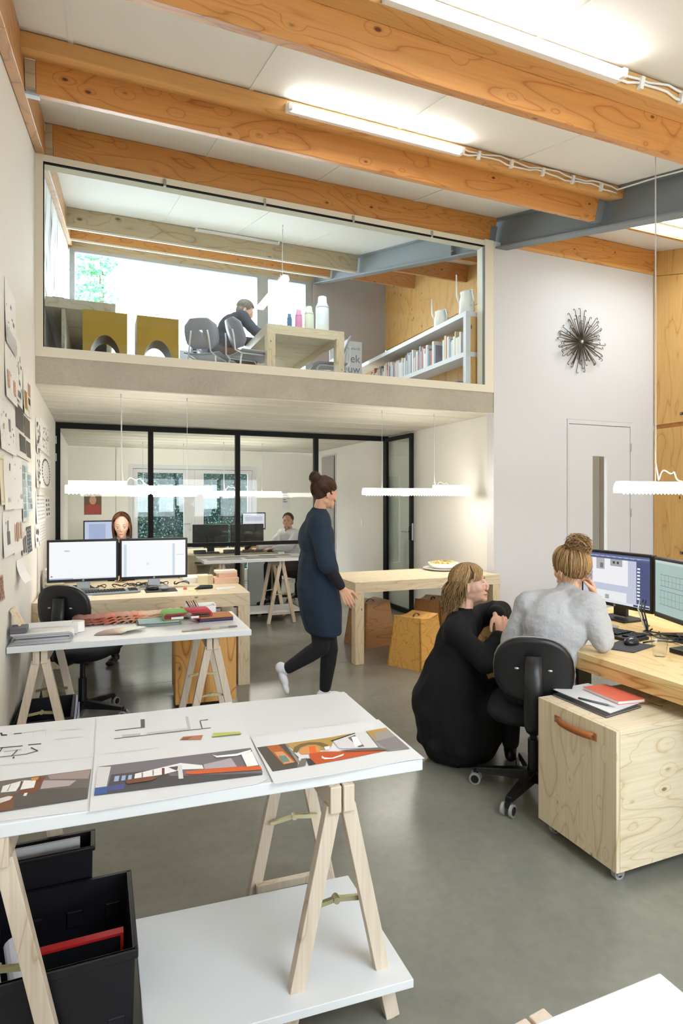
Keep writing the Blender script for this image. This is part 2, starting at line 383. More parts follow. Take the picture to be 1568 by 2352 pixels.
# roof panels
ce = struct('ceiling', 'white sloping roof panels between the timber beams', 'ceiling', (2, 3, 4))
def slab_xy(x0, x1, y0, y1, t0=0, t1=.1):
    return MB().hexa([(x0, y0, zc(y0) + t0), (x1, y0, zc(y0) + t0), (x1, y1, zc(y1) + t0), (x0, y1, zc(y1) + t0),
                      (x0, y0, zc(y0) + t1), (x1, y0, zc(y0) + t1), (x1, y1, zc(y1) + t1), (x0, y1, zc(y1) + t1)])
xs = [XL - .1, -.13, .872, 1.885, 2.885, 3.92, 4.62, 6.0, XP + .14]
holes = {2: [(-1.5, -.1), (5.5, 6.1)], 3: [(-1.5, -.1), (5.5, 6.1)], 6: [(-1.5, .5), (3.72, 4.50)]}      # roof lights, by row of panels; all but the last added for daylight
for i, (a, b_) in enumerate(zip(xs[:-1], xs[1:])):
    y = -3.1
    for (h0, h1) in holes.get(i, []) + [(YB + .1, 0)]:
        put(slab_xy(a + .004, b_ - .004, y, h0), 'panel', M['panel'], ce); put(slab_xy(a, b_, y - .05, h0, .104, .2), 'roof_deck', M['panel'], ce); y = h1
for x in xs[1:5]:
    if x < 3 and x > .5:
        for y0, y1 in ((-.1, 5.5), (6.1, YB)): put(slab_xy(x - .012, x + .012, y0, y1, -.006, -.001), 'joint_strip', M['panel'], ce)
    else: put(slab_xy(x - .012, x + .012, -3.0, YB, -.006, -.001), 'joint_strip', M['panel'], ce)
def roof_light(name, label, x0, x1, y0, y1, batten=False):
    sk = struct(name, label, 'window', ((x0 + x1) / 2, (y0 + y1) / 2, zc((y0 + y1) / 2)))
    for q in ((x0 - .03, x0, y0, y1), (x1, x1 + .03, y0, y1), (x0 - .03, x1 + .03, y0 - .03, y0), (x0 - .03, x1 + .03, y1, y1 + .03)): put(slab_xy(*q, .2, .36), 'kerb', M['frame'], sk)
    for q in ((x0 + .0005, x0 + .012, y0, y1), (x1 - .012, x1 - .0005, y0, y1), (x0 + .0125, x1 - .0125, y0 + .0005, y0 + .012), (x0 + .0125, x1 - .0125, y1 - .012, y1 - .0005)): put(slab_xy(*q, .001, .35), 'shaft_lining', M['frame'], sk)
    if batten:
        for q in ((x0 - .03, x1 + .03, y1 - .012, y1 + .045), (x0 - .03, x1 + .03, y0 - .045, y0 + .012)): put(slab_xy(*q, -.02, -.001), 'edge_batten', M['pine'], sk)
    put(slab_xy(x0, x1, y0, y1, .352, .358), 'pane', M['glass'], sk)
roof_light('window_4', 'bright roof light with timber edging beyond the steel beam', 4.62, 6.0, 3.72, 4.50, True)
roof_light('window_added_mezzanine', 'unseen roof light added just inside the mezzanine window to brighten it', .872, 2.885, 5.5, 6.1)  # hidden opening, added to brighten the mezzanine
roof_light('window_added_near', 'unseen roof light added in the low roof over the viewpoint', .872, 2.885, -1.5, -.1)  # unseen opening, added to light the foreground from above
roof_light('window_added_right', 'unseen roof light added right of the steel beam, near the viewpoint', 4.62, 6.0, -1.5, .5)  # unseen as well, added for more daylight from above
# ------------------------------------------------------------------ timber and steel
def sbox(mb, x0, x1, y0, s0, s1, n0, n1):   # section given along (s) and square to (n) the roof slope, from the ceiling line at y0
    def q(x, s, n): return (x, y0 + s * CA - n * SA, zc(y0) + s * SA + n * CA)
    return mb.hexa([q(x0, s0, n0), q(x1, s0, n0), q(x1, s1, n0), q(x0, s1, n0), q(x0, s0, n1), q(x1, s0, n1), q(x1, s1, n1), q(x0, s1, n1)])
def beam(y0, label, plank=True):
    t = thing('timber_beam', label, 'beam', (1.75, y0, zc(y0)), group='timber roof beams')
    s = .14 if plank else 0
    put(sbox(MB(), -.318, 3.86, y0, s, s + .07, -.25, -.002), 'joist', M['pine'], t, bevel=.004)
    if plank: put(sbox(MB(), -.385, 3.95, y0, 0, s - .001, -.085, -.004), 'plank', M['pinelight'], t, bevel=.004)
    put(sbox(MB(), -.372, -.319, y0, s, s + .07, -.235, -.087 if plank else -.004), 'end_block', M['greypine'], t)
    hg = put(sbox(MB(), -.375, -.30, y0, s - .004, s + .07, -.262, -.251), 'hanger', M['galv'], t)
    put(sbox(MB(), 3.80, 3.874, y0, s - .004, s + .07, -.258, -.08), 'hanger', M['steel'], t)
    return t
beam(2.22, 'timber roof beam nearest the viewer, carrying the long bright tube light at the top')
beam(3.60, 'middle timber roof beam with a tube light and white cable')
beam(5.18, 'orange timber beam along the top of the mezzanine window', plank=False)
bm = thing('timber_beam', 'timber beam over the white wall, right of the steel beam', 'beam', (5, YS, 4.2), group='timber roof beams')
put(sbox(MB(), 3.99, XP, 5.13, 0, .07, -.25, -.004), 'joist', M['pine'], bm, bevel=.004)
put(MB().box(3.99, XP, YS - .012, YS, 4.165, 4.20), 'batten', M['pinelight'], bm)
rf = thing('timber_beam', 'sloping timber rafter along the top of the left wall', 'beam', (-.41, 3, 3.7), group='timber roof beams')
for a, b_ in ((-3.0, 3.05), (3.05, YS + .02), (YS + .2, YB)):
    sb = MB(); x0, x1 = XL + .003, -.376
    sb.hexa([(x0, a, zc(a) - .25), (x1, a, zc(a) - .25), (x1, b_, zc(b_) - .25), (x0, b_, zc(b_) - .25), (x0, a, zc(a) - .004), (x1, a, zc(a) - .004), (x1, b_, zc(b_) - .004), (x0, b_, zc(b_) - .004)])
    put(sb, 'rafter', M['piney'], rf, bevel=.004)
st = thing('steel_beam', 'dark grey steel beam crossing the roof from right edge into the mezzanine', 'beam', (3.92, 4, 4))
def sl_bar(x0, x1, a, b_, d0, d1):
    return MB().hexa([(x0, a, zc(a) + d0), (x1, a, zc(a) + d0), (x1, b_, zc(b_) + d0), (x0, b_, zc(b_) + d0), (x0, a, zc(a) + d1), (x1, a, zc(a) + d1), (x1, b_, zc(b_) + d1), (x0, b_, zc(b_) + d1)])
put(sl_bar(3.85, 3.99, -3, YB, -.312, -.296), 'bottom_flange', M['steel'], st)
put(sl_bar(3.915, 3.925, -3, YB, -.296, -.018), 'web', M['steel'], st)
put(sl_bar(3.85, 3.99, -3, YB, -.018, -.003), 'top_flange', M['steel'], st)
stf = put(sl_bar(3.852, 3.988, 6.05, 6.062, -.296, -.018), 'stiffener', M['steel'], st)
for d in (-.24, -.07): put(MB().cyl((3.87, 6.04, zc(6.05) + d), (3.87, 6.052, zc(6.05) + d), .014, n=8), 'bolt', M['galv'], stf)
# mezzanine beams
for y, nm in ((8.75, 'pale timber beam in the mezzanine carrying an unlit tube light'), (9.95, 'brownish timber beam behind the pale one in the mezzanine')):
    t = thing('timber_beam', nm, 'beam', (1.7, y, zc(y)), group='timber roof beams')
    put(sbox(MB(), -.37, 3.86, y, 0, .09, -.235, -.004), 'joist', M['greypine'] if y < 9 else M['pine'], t, bevel=.004)
    put(sbox(MB(), -.37, 3.86, y, .02, .1, -.262, -.237), 'batten', M['frame'], t)
for y, nm in ((6.3, 'short timber beam right of the steel beam, nearest the mezzanine window'), (8.0, 'short timber beam right of the steel, middle of the mezzanine'), (9.7, 'short timber beam right of the steel, deepest in the mezzanine')):
    t = thing('timber_beam', nm, 'beam', (4.7, y, zc(y)), group='timber roof beams')
    put(sbox(MB(), 3.99, 5.43, y, 0, .1, -.25, -.004), 'joist', M['pine'], t)
# ------------------------------------------------------------------ mezzanine slab, soffit boards
S('floor_mezzanine', MB().box(XL, 3.822, YS, YB, ZS + .012, ZM).box(3.822, 5.43, YS + .13, YB, ZS + .012, ZM), M['slab'], 'grey concrete edge of the mezzanine floor', 'floor')
so = struct('ceiling_soffit', 'boarded underside of the mezzanine floor', 'ceiling', (1.7, 6, ZS))
y = YS; k = 0
while y < YB - .01:
    w = .138 + .012 * math.sin(k * 2.1); y1 = min(y + w, YB)
    put(MB().box(XL, XR, y + .003, y1 - .003, ZS + .001 * (k % 3), ZS + .011), 'plank', M['soffit'], so); y = y1; k += 1
# ------------------------------------------------------------------ mezzanine window
w1 = struct('window_1', 'big frameless-looking mezzanine window in a cream frame', 'window', (1.7, YS, ZM))
put(MB().box(XL, -.385, YS - .01, YS + .13, ZM, 4.19), 'frame_post', M['frame'], w1)
put(MB().box(3.715, 3.822, YS - .01, YS + .13, ZM, 4.20), 'frame_post', M['frame'], w1)
put(MB().box(-.385, 3.715, YS - .01, YS + .13, ZM, 2.695), 'frame_sill', M['frame'], w1)
put(MB().box(-.385, 3.715, YS - .005, YS + .13, 4.138, 4.19), 'frame_head', M['frame'], w1)
put(MB().box(-.385, 3.715, YS - .004, YS + .02, 4.128, 4.138), 'gasket', M['black'], w1)
put(MB().box(3.703, 3.715, YS - .004, YS + .02, 2.695, 4.128), 'gasket', M['steel'], w1)
put(MB().box(-.385, -.378, YS - .004, YS + .02, 2.695, 4.128), 'gasket', M['black'], w1)
put(MB().box(-.378, 3.703, YS + .004, YS + .016, 2.695, 4.128), 'pane', M['glass'], w1)
for px, py in ((378, 420), (607, 462), (810, 500), (990, 535)):
    p = onY(px, py, YS); put(MB().box(p.x - .011, p.x + .011, YS - .02, YS - .004, 4.115, 4.175), 'clip', M['chrome'], w1)
# ------------------------------------------------------------------ glass partition
w2 = struct('window_2', 'black steel glass partition in front of the back office', 'window', (1.7, YP, 0))
mx = [-.42, .61, 1.68, 2.75, 3.81]
put(MB().box(XL, XR, YP - .03, YP + .03, 2.335, ZS - .001), 'frame_head', M['black'], w2)
for x in mx: put(MB().box(x - (.02 if x < 0 else .03), x + .03 if x < 3.8 else XR, YP - .03, YP + .03, 0, 2.335), 'mullion', M['black'], w2)
for a, b_ in zip(mx[:-2], mx[1:-1]):
    put(MB().box(a + .03, b_ - .03, YP - .025, YP + .025, .915, .962), 'rail', M['black'], w2)
    put(MB().box(a + .03, b_ - .03, YP - .025, YP + .025, 0, .06), 'rail', M['black'], w2)
    put(MB().box(a + .03, b_ - .03, YP - .004, YP + .004, .962, 2.335), 'pane', M['glass2'], w2)
    put(MB().box(a + .03, b_ - .03, YP - .004, YP + .004, .06, .915), 'pane', M['glass2'], w2)
for z in (1.95, 2.15): put(MB().box(-.438, -.426, YP - .045, YP - .031, z, z + .09), 'hinge', M['chrome'], w2)
d2 = struct('door_2', 'black framed glass door standing open against the cream wall', 'door', (3.79, YP, 0))
dy0, dy1 = 6.86, YP - .04
for a, b_ in ((dy0, dy0 + .055), (dy1 - .055, dy1)): put(MB().box(3.765, 3.805, a, b_, .01, 2.37), 'stile', M['black'], d2)
put(MB().box(3.765, 3.805, dy0 + .055, dy1 - .055, 2.32, 2.37), 'rail', M['black'], d2)
put(MB().box(3.765, 3.805, dy0 + .055, dy1 - .055, .01, .065), 'rail', M['black'], d2)
put(MB().box(3.782, 3.788, dy0 + .055, dy1 - .055, .065, 2.32), 'pane', M['glass3'], d2)
put(MB().box(3.755, 3.764, dy0 + .012, dy0 + .045, .98, 1.16), 'lock_plate', M['black'], d2)
hn = put(MB().tube([(3.764, dy0 + .028, 1.09), (3.715, dy0 + .028, 1.09), (3.712, dy0 + .06, 1.09), (3.712, dy0 + .15, 1.088)], .009), 'handle', M['chrome'], d2, smooth=True)
put(MB().box(3.775, 3.797, dy0 - .003, dy0, .98, 1.2), 'strike_plate', M['galv'], d2)
# ------------------------------------------------------------------ flush white door with a slot window
d1 = struct('door_1', 'flush white door with a tall narrow dark window', 'door', (5.3, YS, 0))
put(MB().box(DX0 + .004, 4.825, YS - .006, YS + .10, 0, DZ - .003).box(5.738, DX1 - .004, YS - .006, YS + .10, 0, DZ - .003).box(4.825, 5.738, YS - .006, YS + .10, 2.350, DZ - .003), 'door_frame', M['wallcool'], d1, bevel=.002)
lf = MB(); a0, a1, s0, s1 = 4.831, 5.732, 5.17, 5.385
lf.box(a0, s0, YS, YS + .045, .01, 2.342).box(s1, a1, YS, YS + .045, .01, 2.342).box(s0, s1, YS, YS + .045, 2.0, 2.342).box(s0, s1, YS, YS + .045, .01, .32)
put(lf, 'door_leaf', M['wallcool'], d1)
put(MB().box(s0, s1, YS + .018, YS + .024, .32, 2.0), 'pane', M['glass2'], d1)
for p in ((1446, 1028), (1446, 1178)):
    q = onY(*p, YS); put(MB().cyl((5.737, YS - .008, q.z - .045), (5.737, YS - .008, q.z + .045), .009, n=10), 'hinge', M['chrome'], d1)
# stair hall behind the door
S('wall_hall', MB().box(5.90, 5.96, 5.82, 6.9, 0, 2.6), plain('taupe_wall', '#5f574b', .7), 'grey brown hall wall seen through the left half of the slot window', 'wall')
S('wall_hall_end', MB().box(5.90, 5.96, 5.33, 5.815, 0, 2.6), plain('brown_boards', '#4a3626', .6), 'brown boarded hall wall seen through the right half of the slot window', 'wall')
# ------------------------------------------------------------------ mezzanine room
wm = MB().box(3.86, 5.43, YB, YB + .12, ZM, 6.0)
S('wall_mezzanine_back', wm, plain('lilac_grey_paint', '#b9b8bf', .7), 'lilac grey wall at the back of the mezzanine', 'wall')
pm = struct('wall_mezzanine_right', 'plywood boarded wall on the right of the mezzanine', 'wall', (5.43, 8, ZM))
yy = [5.33, 6.7, 8.2, 9.6, YB]
for a, b_ in zip(yy[:-1], yy[1:]):
    put(MB().box(5.43, 5.46, a + .003, b_ - .003, ZM, 4.52), 'panel', M['plywall'], pm)
    put(MB().hexa([(5.43, a, 4.53), (5.46, a, 4.53), (5.46, b_, 4.53), (5.43, b_, 4.53), (5.43, a, zc(a)), (5.46, a, zc(a)), (5.46, b_, zc(b_)), (5.43, b_, zc(b_))]), 'panel', M['plywall'], pm)
put(MB().box(5.462, 5.50, 5.33, YB, ZM, 6.2), 'backing_board', M['plywall'], pm)
wm1 = struct('window_5', 'tall mezzanine window looking out to the bright sky', 'window', (1.7, YB, ZM))
fz1 = 5.70
fm = plain('grey_window_frame', '#aeb4ba', .5)
for a, b_ in ((XL + .02, -.34), (2.77, 2.98), (3.72, 3.85)): put(MB().box(a, b_, YB, YB + .08, ZM, fz1), 'frame_post', fm, wm1)
for a, b_ in ((-.34, 2.77), (2.98, 3.72)):
    put(MB().box(a, b_, YB, YB + .08, ZM, 2.9), 'frame_sill', fm, wm1)
    put(MB().box(a, b_, YB, YB + .08, fz1 - .05, fz1), 'frame_head', fm, wm1)
    put(MB().box(a, b_, YB + .03, YB + .036, 2.9, fz1 - .05), 'pane', M['glass'], wm1)
put(MB().box(XL, 3.855, YB, YB + .12, fz1, 6.1), 'head_board', M['greypine'], wm1)
# ------------------------------------------------------------------ glazed garden doors of the back office
d3 = struct('door_3', 'white double garden doors with tall panes at the far end', 'door', (1.6, YB, 0))
put(MB().box(.50, .58, YB + .02, YB + .1, 0, 2.12).box(2.68, 2.76, YB + .02, YB + .1, 0, 2.12).box(.58, 2.68, YB + .02, YB + .1, 2.05, 2.12), 'door_frame', M['wallcool'], d3)
for a, b_, p0, p1 in ((.585, 1.628, .66, 1.44), (1.632, 2.675, 1.79, 2.60)):
    lf = MB().box(a, p0, YB + .03, YB + .08, .01, 2.04).box(p1, b_, YB + .03, YB + .08, .01, 2.04).box(p0, p1, YB + .03, YB + .08, 1.98, 2.04).box(p0, p1, YB + .03, YB + .08, .01, .22)
    lo = put(lf, 'door_leaf', M['wallcool'], d3)
    put(MB().box(p0, p1, YB + .05, YB + .056, .22, 1.98), 'pane', M['glass'], lo)
put(MB().box(1.535, 1.565, YB + .018, YB + .03, .95, 1.17).tube([(1.55, YB + .02, 1.08), (1.55, YB - .03, 1.08), (1.43, YB - .03, 1.08)], .009), 'handle', M['galv'], d3)
# inner door of the back office, in the side wall
d4 = struct('door_4', 'narrow grey door ajar in the right wall of the back office', 'door', (3.83, 9.9, 0))
put(MB().box(3.826, 3.838, 9.66, 9.70, 0, 2.31).box(3.826, 3.838, 10.28, 10.32, 0, 2.31).box(3.826, 3.838, 9.70, 10.28, 2.27, 2.31), 'door_frame', M['wallcool'], d4)
put(MB().obox((3.80, 9.98, 1.14), (.0, .28, 0), (.012, .0, 0), (0, 0, 1.13)), 'door_leaf', plain('grey_door', '#a9a79f', .6), d4)
# ------------------------------------------------------------------ tube lights on the beams
def tube_light(y0, x0, x1, label, lit=True, s=-.002, n=-.06):
    t = thing('tube_light', label, 'lamp', ((x0 + x1) / 2, y0, zc(y0)), group='tube lights on the beams')
    put(sbox(MB(), x0, x1, y0, s - .045, s, n - .025, n + .03), 'batten_body', M['whiteplastic'], t, bevel=.003)
    def q(x, ss, nn): return (x, y0 + ss * CA - nn * SA, zc(y0) + ss * SA + nn * CA)
    put(MB().cyl(q(x0 + .03, s - .062, n), q(x1 - .03, s - .062, n), .013, n=12), 'tube', M['tube'] if lit else M['whiteplastic'], t, smooth=True)
    for xa in (x0, x1 - .03): put(sbox(MB(), xa, xa + .03, y0, s - .078, s - .0455, n - .02, n + .02), 'lamp_holder', M['whiteplastic'], t, bevel=.004)
tube_light(2.22, 1.09, 2.37, 'brightly lit tube light at the top of the picture')
tube_light(3.60, 1.09, 2.37, 'lit tube light on the middle timber beam')
tube_light(8.75, 1.30, 2.54, 'unlit tube light on the pale mezzanine beam', lit=False, n=-.02)
def beam_cable(y0, x0, label):
    t = thing('light_cable', label, 'cable', (x0, y0, zc(y0)), group='cables along the beams')
    def q(x, nn): return (x, y0 - .012 - nn * SA, zc(y0) + nn * CA)
    for k, (a, b_) in enumerate(((-.03, .0), (-.055, 1.3))):
        pts = [q(x0 + i * (3.835 - x0) / 22, a - .01 * math.sin(i * .9 + b_) - .004 * math.sin(i * 2.3)) for i in range(23)]
        if k == 0: pts.append((3.842, y0 - .35, zc(y0 - .35) - .02)); pts.append((3.842, y0 - 1.2, zc(y0 - 1.2) - .02))
        put(MB().tube(pts, .006, 6), 'cable', M['whiteplastic'], t, smooth=True)
    for i in range(5):
        x = x0 + .14 + i * (3.8 - x0) / 5; put(sbox(MB(), x, x + .022, y0, -.026, -.001, -.075, -.02), 'clip', M['whiteplastic'], t)
beam_cable(3.60, 2.37, 'white twin cable clipped along the middle timber beam')
beam_cable(2.22, 2.37, 'white twin cable clipped along the nearest timber beam')
# ------------------------------------------------------------------ LED pendants
def pendant(label, loc, rz, L, cables, box=None, drop=.85, bright=True):
    t = thing('pendant_lamp', label, 'lamp', loc, rz, group='LED pendant lamps')
    def P(mb, n, m, **k): return put(mb, n, m, t, world=False, **k)
    prof = [(-.045, 0), (-.049, .022), (-.040, .052), (-.026, .066), (.026, .066), (.040, .052), (.049, .022), (.045, 0)]
    P(MB().prism([(-L / 2 + .012, a, b_) for a, b_ in prof], (L - .024, 0, 0)), 'diffuser', M['led'] if bright else M['frost'], smooth=False)
    for sx in (-1, 1):
        pr = [(sx * (L / 2 - .011), a * 1.05, b_ * 1.04 - .001) for a, b_ in prof]
        P(MB().prism(pr, (sx * .011, 0, 0)), 'end_cap', M['frost'])
    ld = MB(); n = int(L / .03)
    for i in range(n): ld.ball((-L / 2 + .03 + i * (L - .06) / (n - 1), 0, -.003), .0055, 6)
    o = P(ld, 'led_row', M['led'] if bright else M['frost']); o['kind'] = 'stuff'
    if box:
        P(MB().box(box[0], box[1], -.03, .03, .0665, .105), 'driver_box', M['frost'], bevel=.004)
    for i, cx_ in enumerate(cables):
        P(MB().tube([(cx_, 0, .066), (cx_, 0, drop)], .0018, 5), 'suspension_wire', M['galv'])
        P(MB().cyl((cx_, 0, drop - .03), (cx_, 0, drop), .006, n=8), 'wire_fixing', M['galv'])
    c0 = cables[0]
    pts = [(c0 + .22 - .01 * i, .01 * math.sin(i * .5), .073 + .055 * math.sin(i * PI / 22) ** 2 * (1.2 - .4 * math.cos(i * .6))) for i in range(21)] + [(c0 + .006, .004, .18), (c0 + .004, .003, drop - .05)]
    P(MB().tube(pts, .0035, 6), 'power_cable', M['whiteplastic'], smooth=True)
    return t
pendant('LED pendant hanging above the twin white screens at left', (.355, 5.40, 1.56), 0, 1.19, (-.165, .38), box=(-.57, -.12), drop=.84)
pendant('LED pendant above the long table with the bowl', (3.06, 5.43, 1.555), 0, 1.22, (.19, -.41), box=(.19, .58), drop=.845)
pendant('LED pendant entering at the right edge above the plywood desk', (3.40, 2.60, 1.548), 0, 1.22, (-.33, .3), drop=2.20)
pendant('small distant LED pendant behind the glass, near the person in white', (2.10, 9.20, 1.57), 0, 1.22, (-.3, .3), drop=.82)
pendant('distant LED pendant at far left behind the glass partition', (.95, 9.6, 1.56), 0, 1.0, (-.3, .3), drop=.82)
pendant('slanting-looking LED pendant above the mezzanine table', (2.12, 7.62, 4.17), PI / 2, 1.22, (-.5, .35), drop=.72, bright=False)
# ------------------------------------------------------------------ trestles
def trestle(name, label, loc, rz, L=.58, Ht=.705, spread=.16, mat=None, shelf=True, hinge=True):
    mat = mat or M['beech']
    t = thing(name, label, 'trestle', loc, rz, group='wooden trestles')
    def P(mb, n, m=None, par=None, **k): return put(mb, n, m or mat, par or t, world=False, **k)
    for sx in (-1, 1):
        P(MB().box(min(sx * .003, sx * .036), max(sx * .003, sx * .036), -L / 2, L / 2, Ht - .075, Ht), 'top_bar', bevel=.003)
        for sy in (-1, 1):
            y = sy * (L / 2 - .028)
            P(MB().bar((sx * .022, y, Ht - .06), (sx * spread, y, 0.0), .042, .034, up=(0, 1, 0)), 'leg', bevel=.002)
    for sy in (-1, 1):
        y = sy * (L / 2 - .06); z = .34
        xk = .022 + (spread - .022) * (Ht - .06 - z) / (Ht - .06)
        br = P(MB().bar((-xk, y, z), (.0, y, z + .012), .012, .012), 'folding_brace', M['zinc'])
        P(MB().bar((0, y, z + .012), (xk, y, z), .010, .014), 'folding_brace', M['zinc'])
        P(MB().cyl((0, y - .012, z + .012), (0, y + .012, z + .012), .010, n=10), 'pivot', M['zinc'])
    if shelf:
        zz = .10; xk = .022 + (spread - .022) * (Ht - .06 - zz) / (Ht - .06)
        for sy in (-1, 1): P(MB().box(-xk, xk, sy * (L / 2 - .03) - .012 - .022 * sy, sy * (L / 2 - .03) + .012 - .022 * sy, zz, zz + .025), 'cross_bar')
    return t
# ------------------------------------------------------------------ foreground trestle table with drawings
TZ = .74
t = thing('trestle_table_top', 'white table top in the foreground covered with large drawings', 'table', (.25, 1.95, TZ - .04))
cor = [(-.425, 1.637), (.897, 1.562), (.920, 2.230), (-.425, 2.337)]
put(MB().prism([(x, y, TZ - .035) for x, y in cor], (0, 0, .034)), 'board', M['white'], t, bevel=.003)
trestle('trestle', 'wooden trestle under the right end of the foreground table', (.655, 1.86, 0), math.radians(-3), L=.60)
trestle('trestle', 'wooden trestle under the left end of the foreground table beside the crates', (-.215, 1.93, 0), math.radians(-3), L=.60)
tag(put(MB().prism([(.112, 1.548, .126), (.832, 1.500, .126), (.842, 2.005, .126), (.112, 2.055, .126)], (0, 0, .024)), 'lower_shelf', M['white'], bevel=.002), 'white lower shelf board between the foreground trestles', 'shelf')
def flat(mb, pts, z, c): mb.color(lin(c) if isinstance(c, str) else c); mb.poly([onZ(u, v, z) for u, v in pts][::-1])
def sheet(name, label, pts, z, prints, cat='drawing', group=None, mat=None):
    t = thing(name, label, cat, tuple(onZ(*pts[0], z)), group=group)
    put(MB().prism([onZ(u, v, z) for u, v in pts][::-1], (0, 0, .0012)), 'sheet', mat or M['paper'], t)
    if prints:
        m = MB(); k = 0
        for c, pp in prints:
            flat(m, pp, z + .0016 + .00012 * k, c); k += 1
        put(m, 'print', M['printed'], t)['kind'] = 'stuff'
    return t
def zp(x, y): return (x * .33163, 1580 + y * .33163)      # coordinates read off an enlarged crop
def zq(x, y): return (480 + x * .33163, 1580 + y * .33163)
def Z(f, pts): return [f(*p) for p in pts]
def ln(f, x0, y0, x1, y1, w=4):
    d = Vector((x1 - x0, y1 - y0)); n = Vector((-d.y, d.x)).normalized() * w / 2
    return [f(x0 - n.x, y0 - n.y), f(x1 - n.x, y1 - n.y), f(x1 + n.x, y1 + n.y), f(x0 + n.x, y0 + n.y)]
sheet('drawing_sheet', 'left drawing sheet on the foreground table, floor plan above a brown interior picture', Z(zp, [(-60, 275), (660, 205), (632, 560), (600, 850), (-60, 930)]), TZ, [
  ('#2b2b2e', Z(zp, [(0, 310), (14, 310), (18, 322), (50, 322), (50, 330), (8, 332)])), ('#333338', ln(zp, 95, 319, 150, 313, 6)),
  ('#b9b9bd', ln(zp, 150, 313, 318, 290, 3)), ('#c9c9cc', ln(zp, 318, 290, 316, 335, 3)), ('#d2d2d5', ln(zp, 232, 303, 228, 352, 3)),
  ('#35353a', ln(zp, 0, 415, 158, 400, 5)), ('#35353a', ln(zp, 195, 394, 285, 386, 5)), ('#2b2b2e', ln(zp, 0, 440, 20, 410, 6)),
  ('#a4a4aa', ln(zp, 30, 440, 150, 425, 3)), ('#6a6a70', ln(zp, 0, 478, 180, 458, 4)), ('#4a4a50', ln(zp, 180, 458, 262, 434, 4)), ('#35353a', ln(zp, 215, 412, 262, 436, 7)),
  ('#35353a', ln(zp, 80, 472, 122, 428, 6)), ('#2b2b2e', ln(zp, 88, 486, 100, 478, 10)),
  ('#cfcfd2', ln(zp, 420, 295, 560, 280, 3)), ('#d3d3d6', ln(zp, 380, 355, 570, 335, 3)), ('#c4c4c8', ln(zp, 0, 535, 640, 478, 2)),
  ('#6e655f', Z(zp, [(-40, 650), (632, 562), (606, 765), (-40, 865)])), ('#a08d88', Z(zp, [(330, 605), (628, 565), (612, 628), (345, 632)])),
  ('#b3a5a5', Z(zp, [(300, 640), (530, 640), (480, 678), (280, 700)])), ('#5b5552', Z(zp, [(270, 705), (606, 690), (604, 765), (90, 838), (100, 730)])),
  ('#7a4d33', Z(zp, [(270, 622), (322, 610), (255, 720), (200, 735), (110, 735)])), ('#7b5138', Z(zp, [(-40, 760), (100, 735), (95, 838), (-40, 862)])),
  ('#e9e6e4', Z(zp, [(20, 680), (160, 640), (110, 715), (5, 725)])), ('#efecea', Z(zp, [(165, 640), (250, 640), (235, 690), (140, 705)])),
  ('#5b5552', ln(zp, 150, 645, 130, 705, 8)), ('#8a8585', ln(zp, 75, 668, 50, 715, 6)), ('#c98c3a', Z(zp, [(215, 625), (270, 615), (262, 635), (215, 645)])),
  ('#d9d3d0', Z(zp, [(-40, 775), (60, 748), (90, 752), (70, 775), (-40, 812)])), ('#eeeae6', Z(zp, [(170, 728), (192, 725), (182, 748), (160, 748)]))], group='drawing sheets on the foreground table')
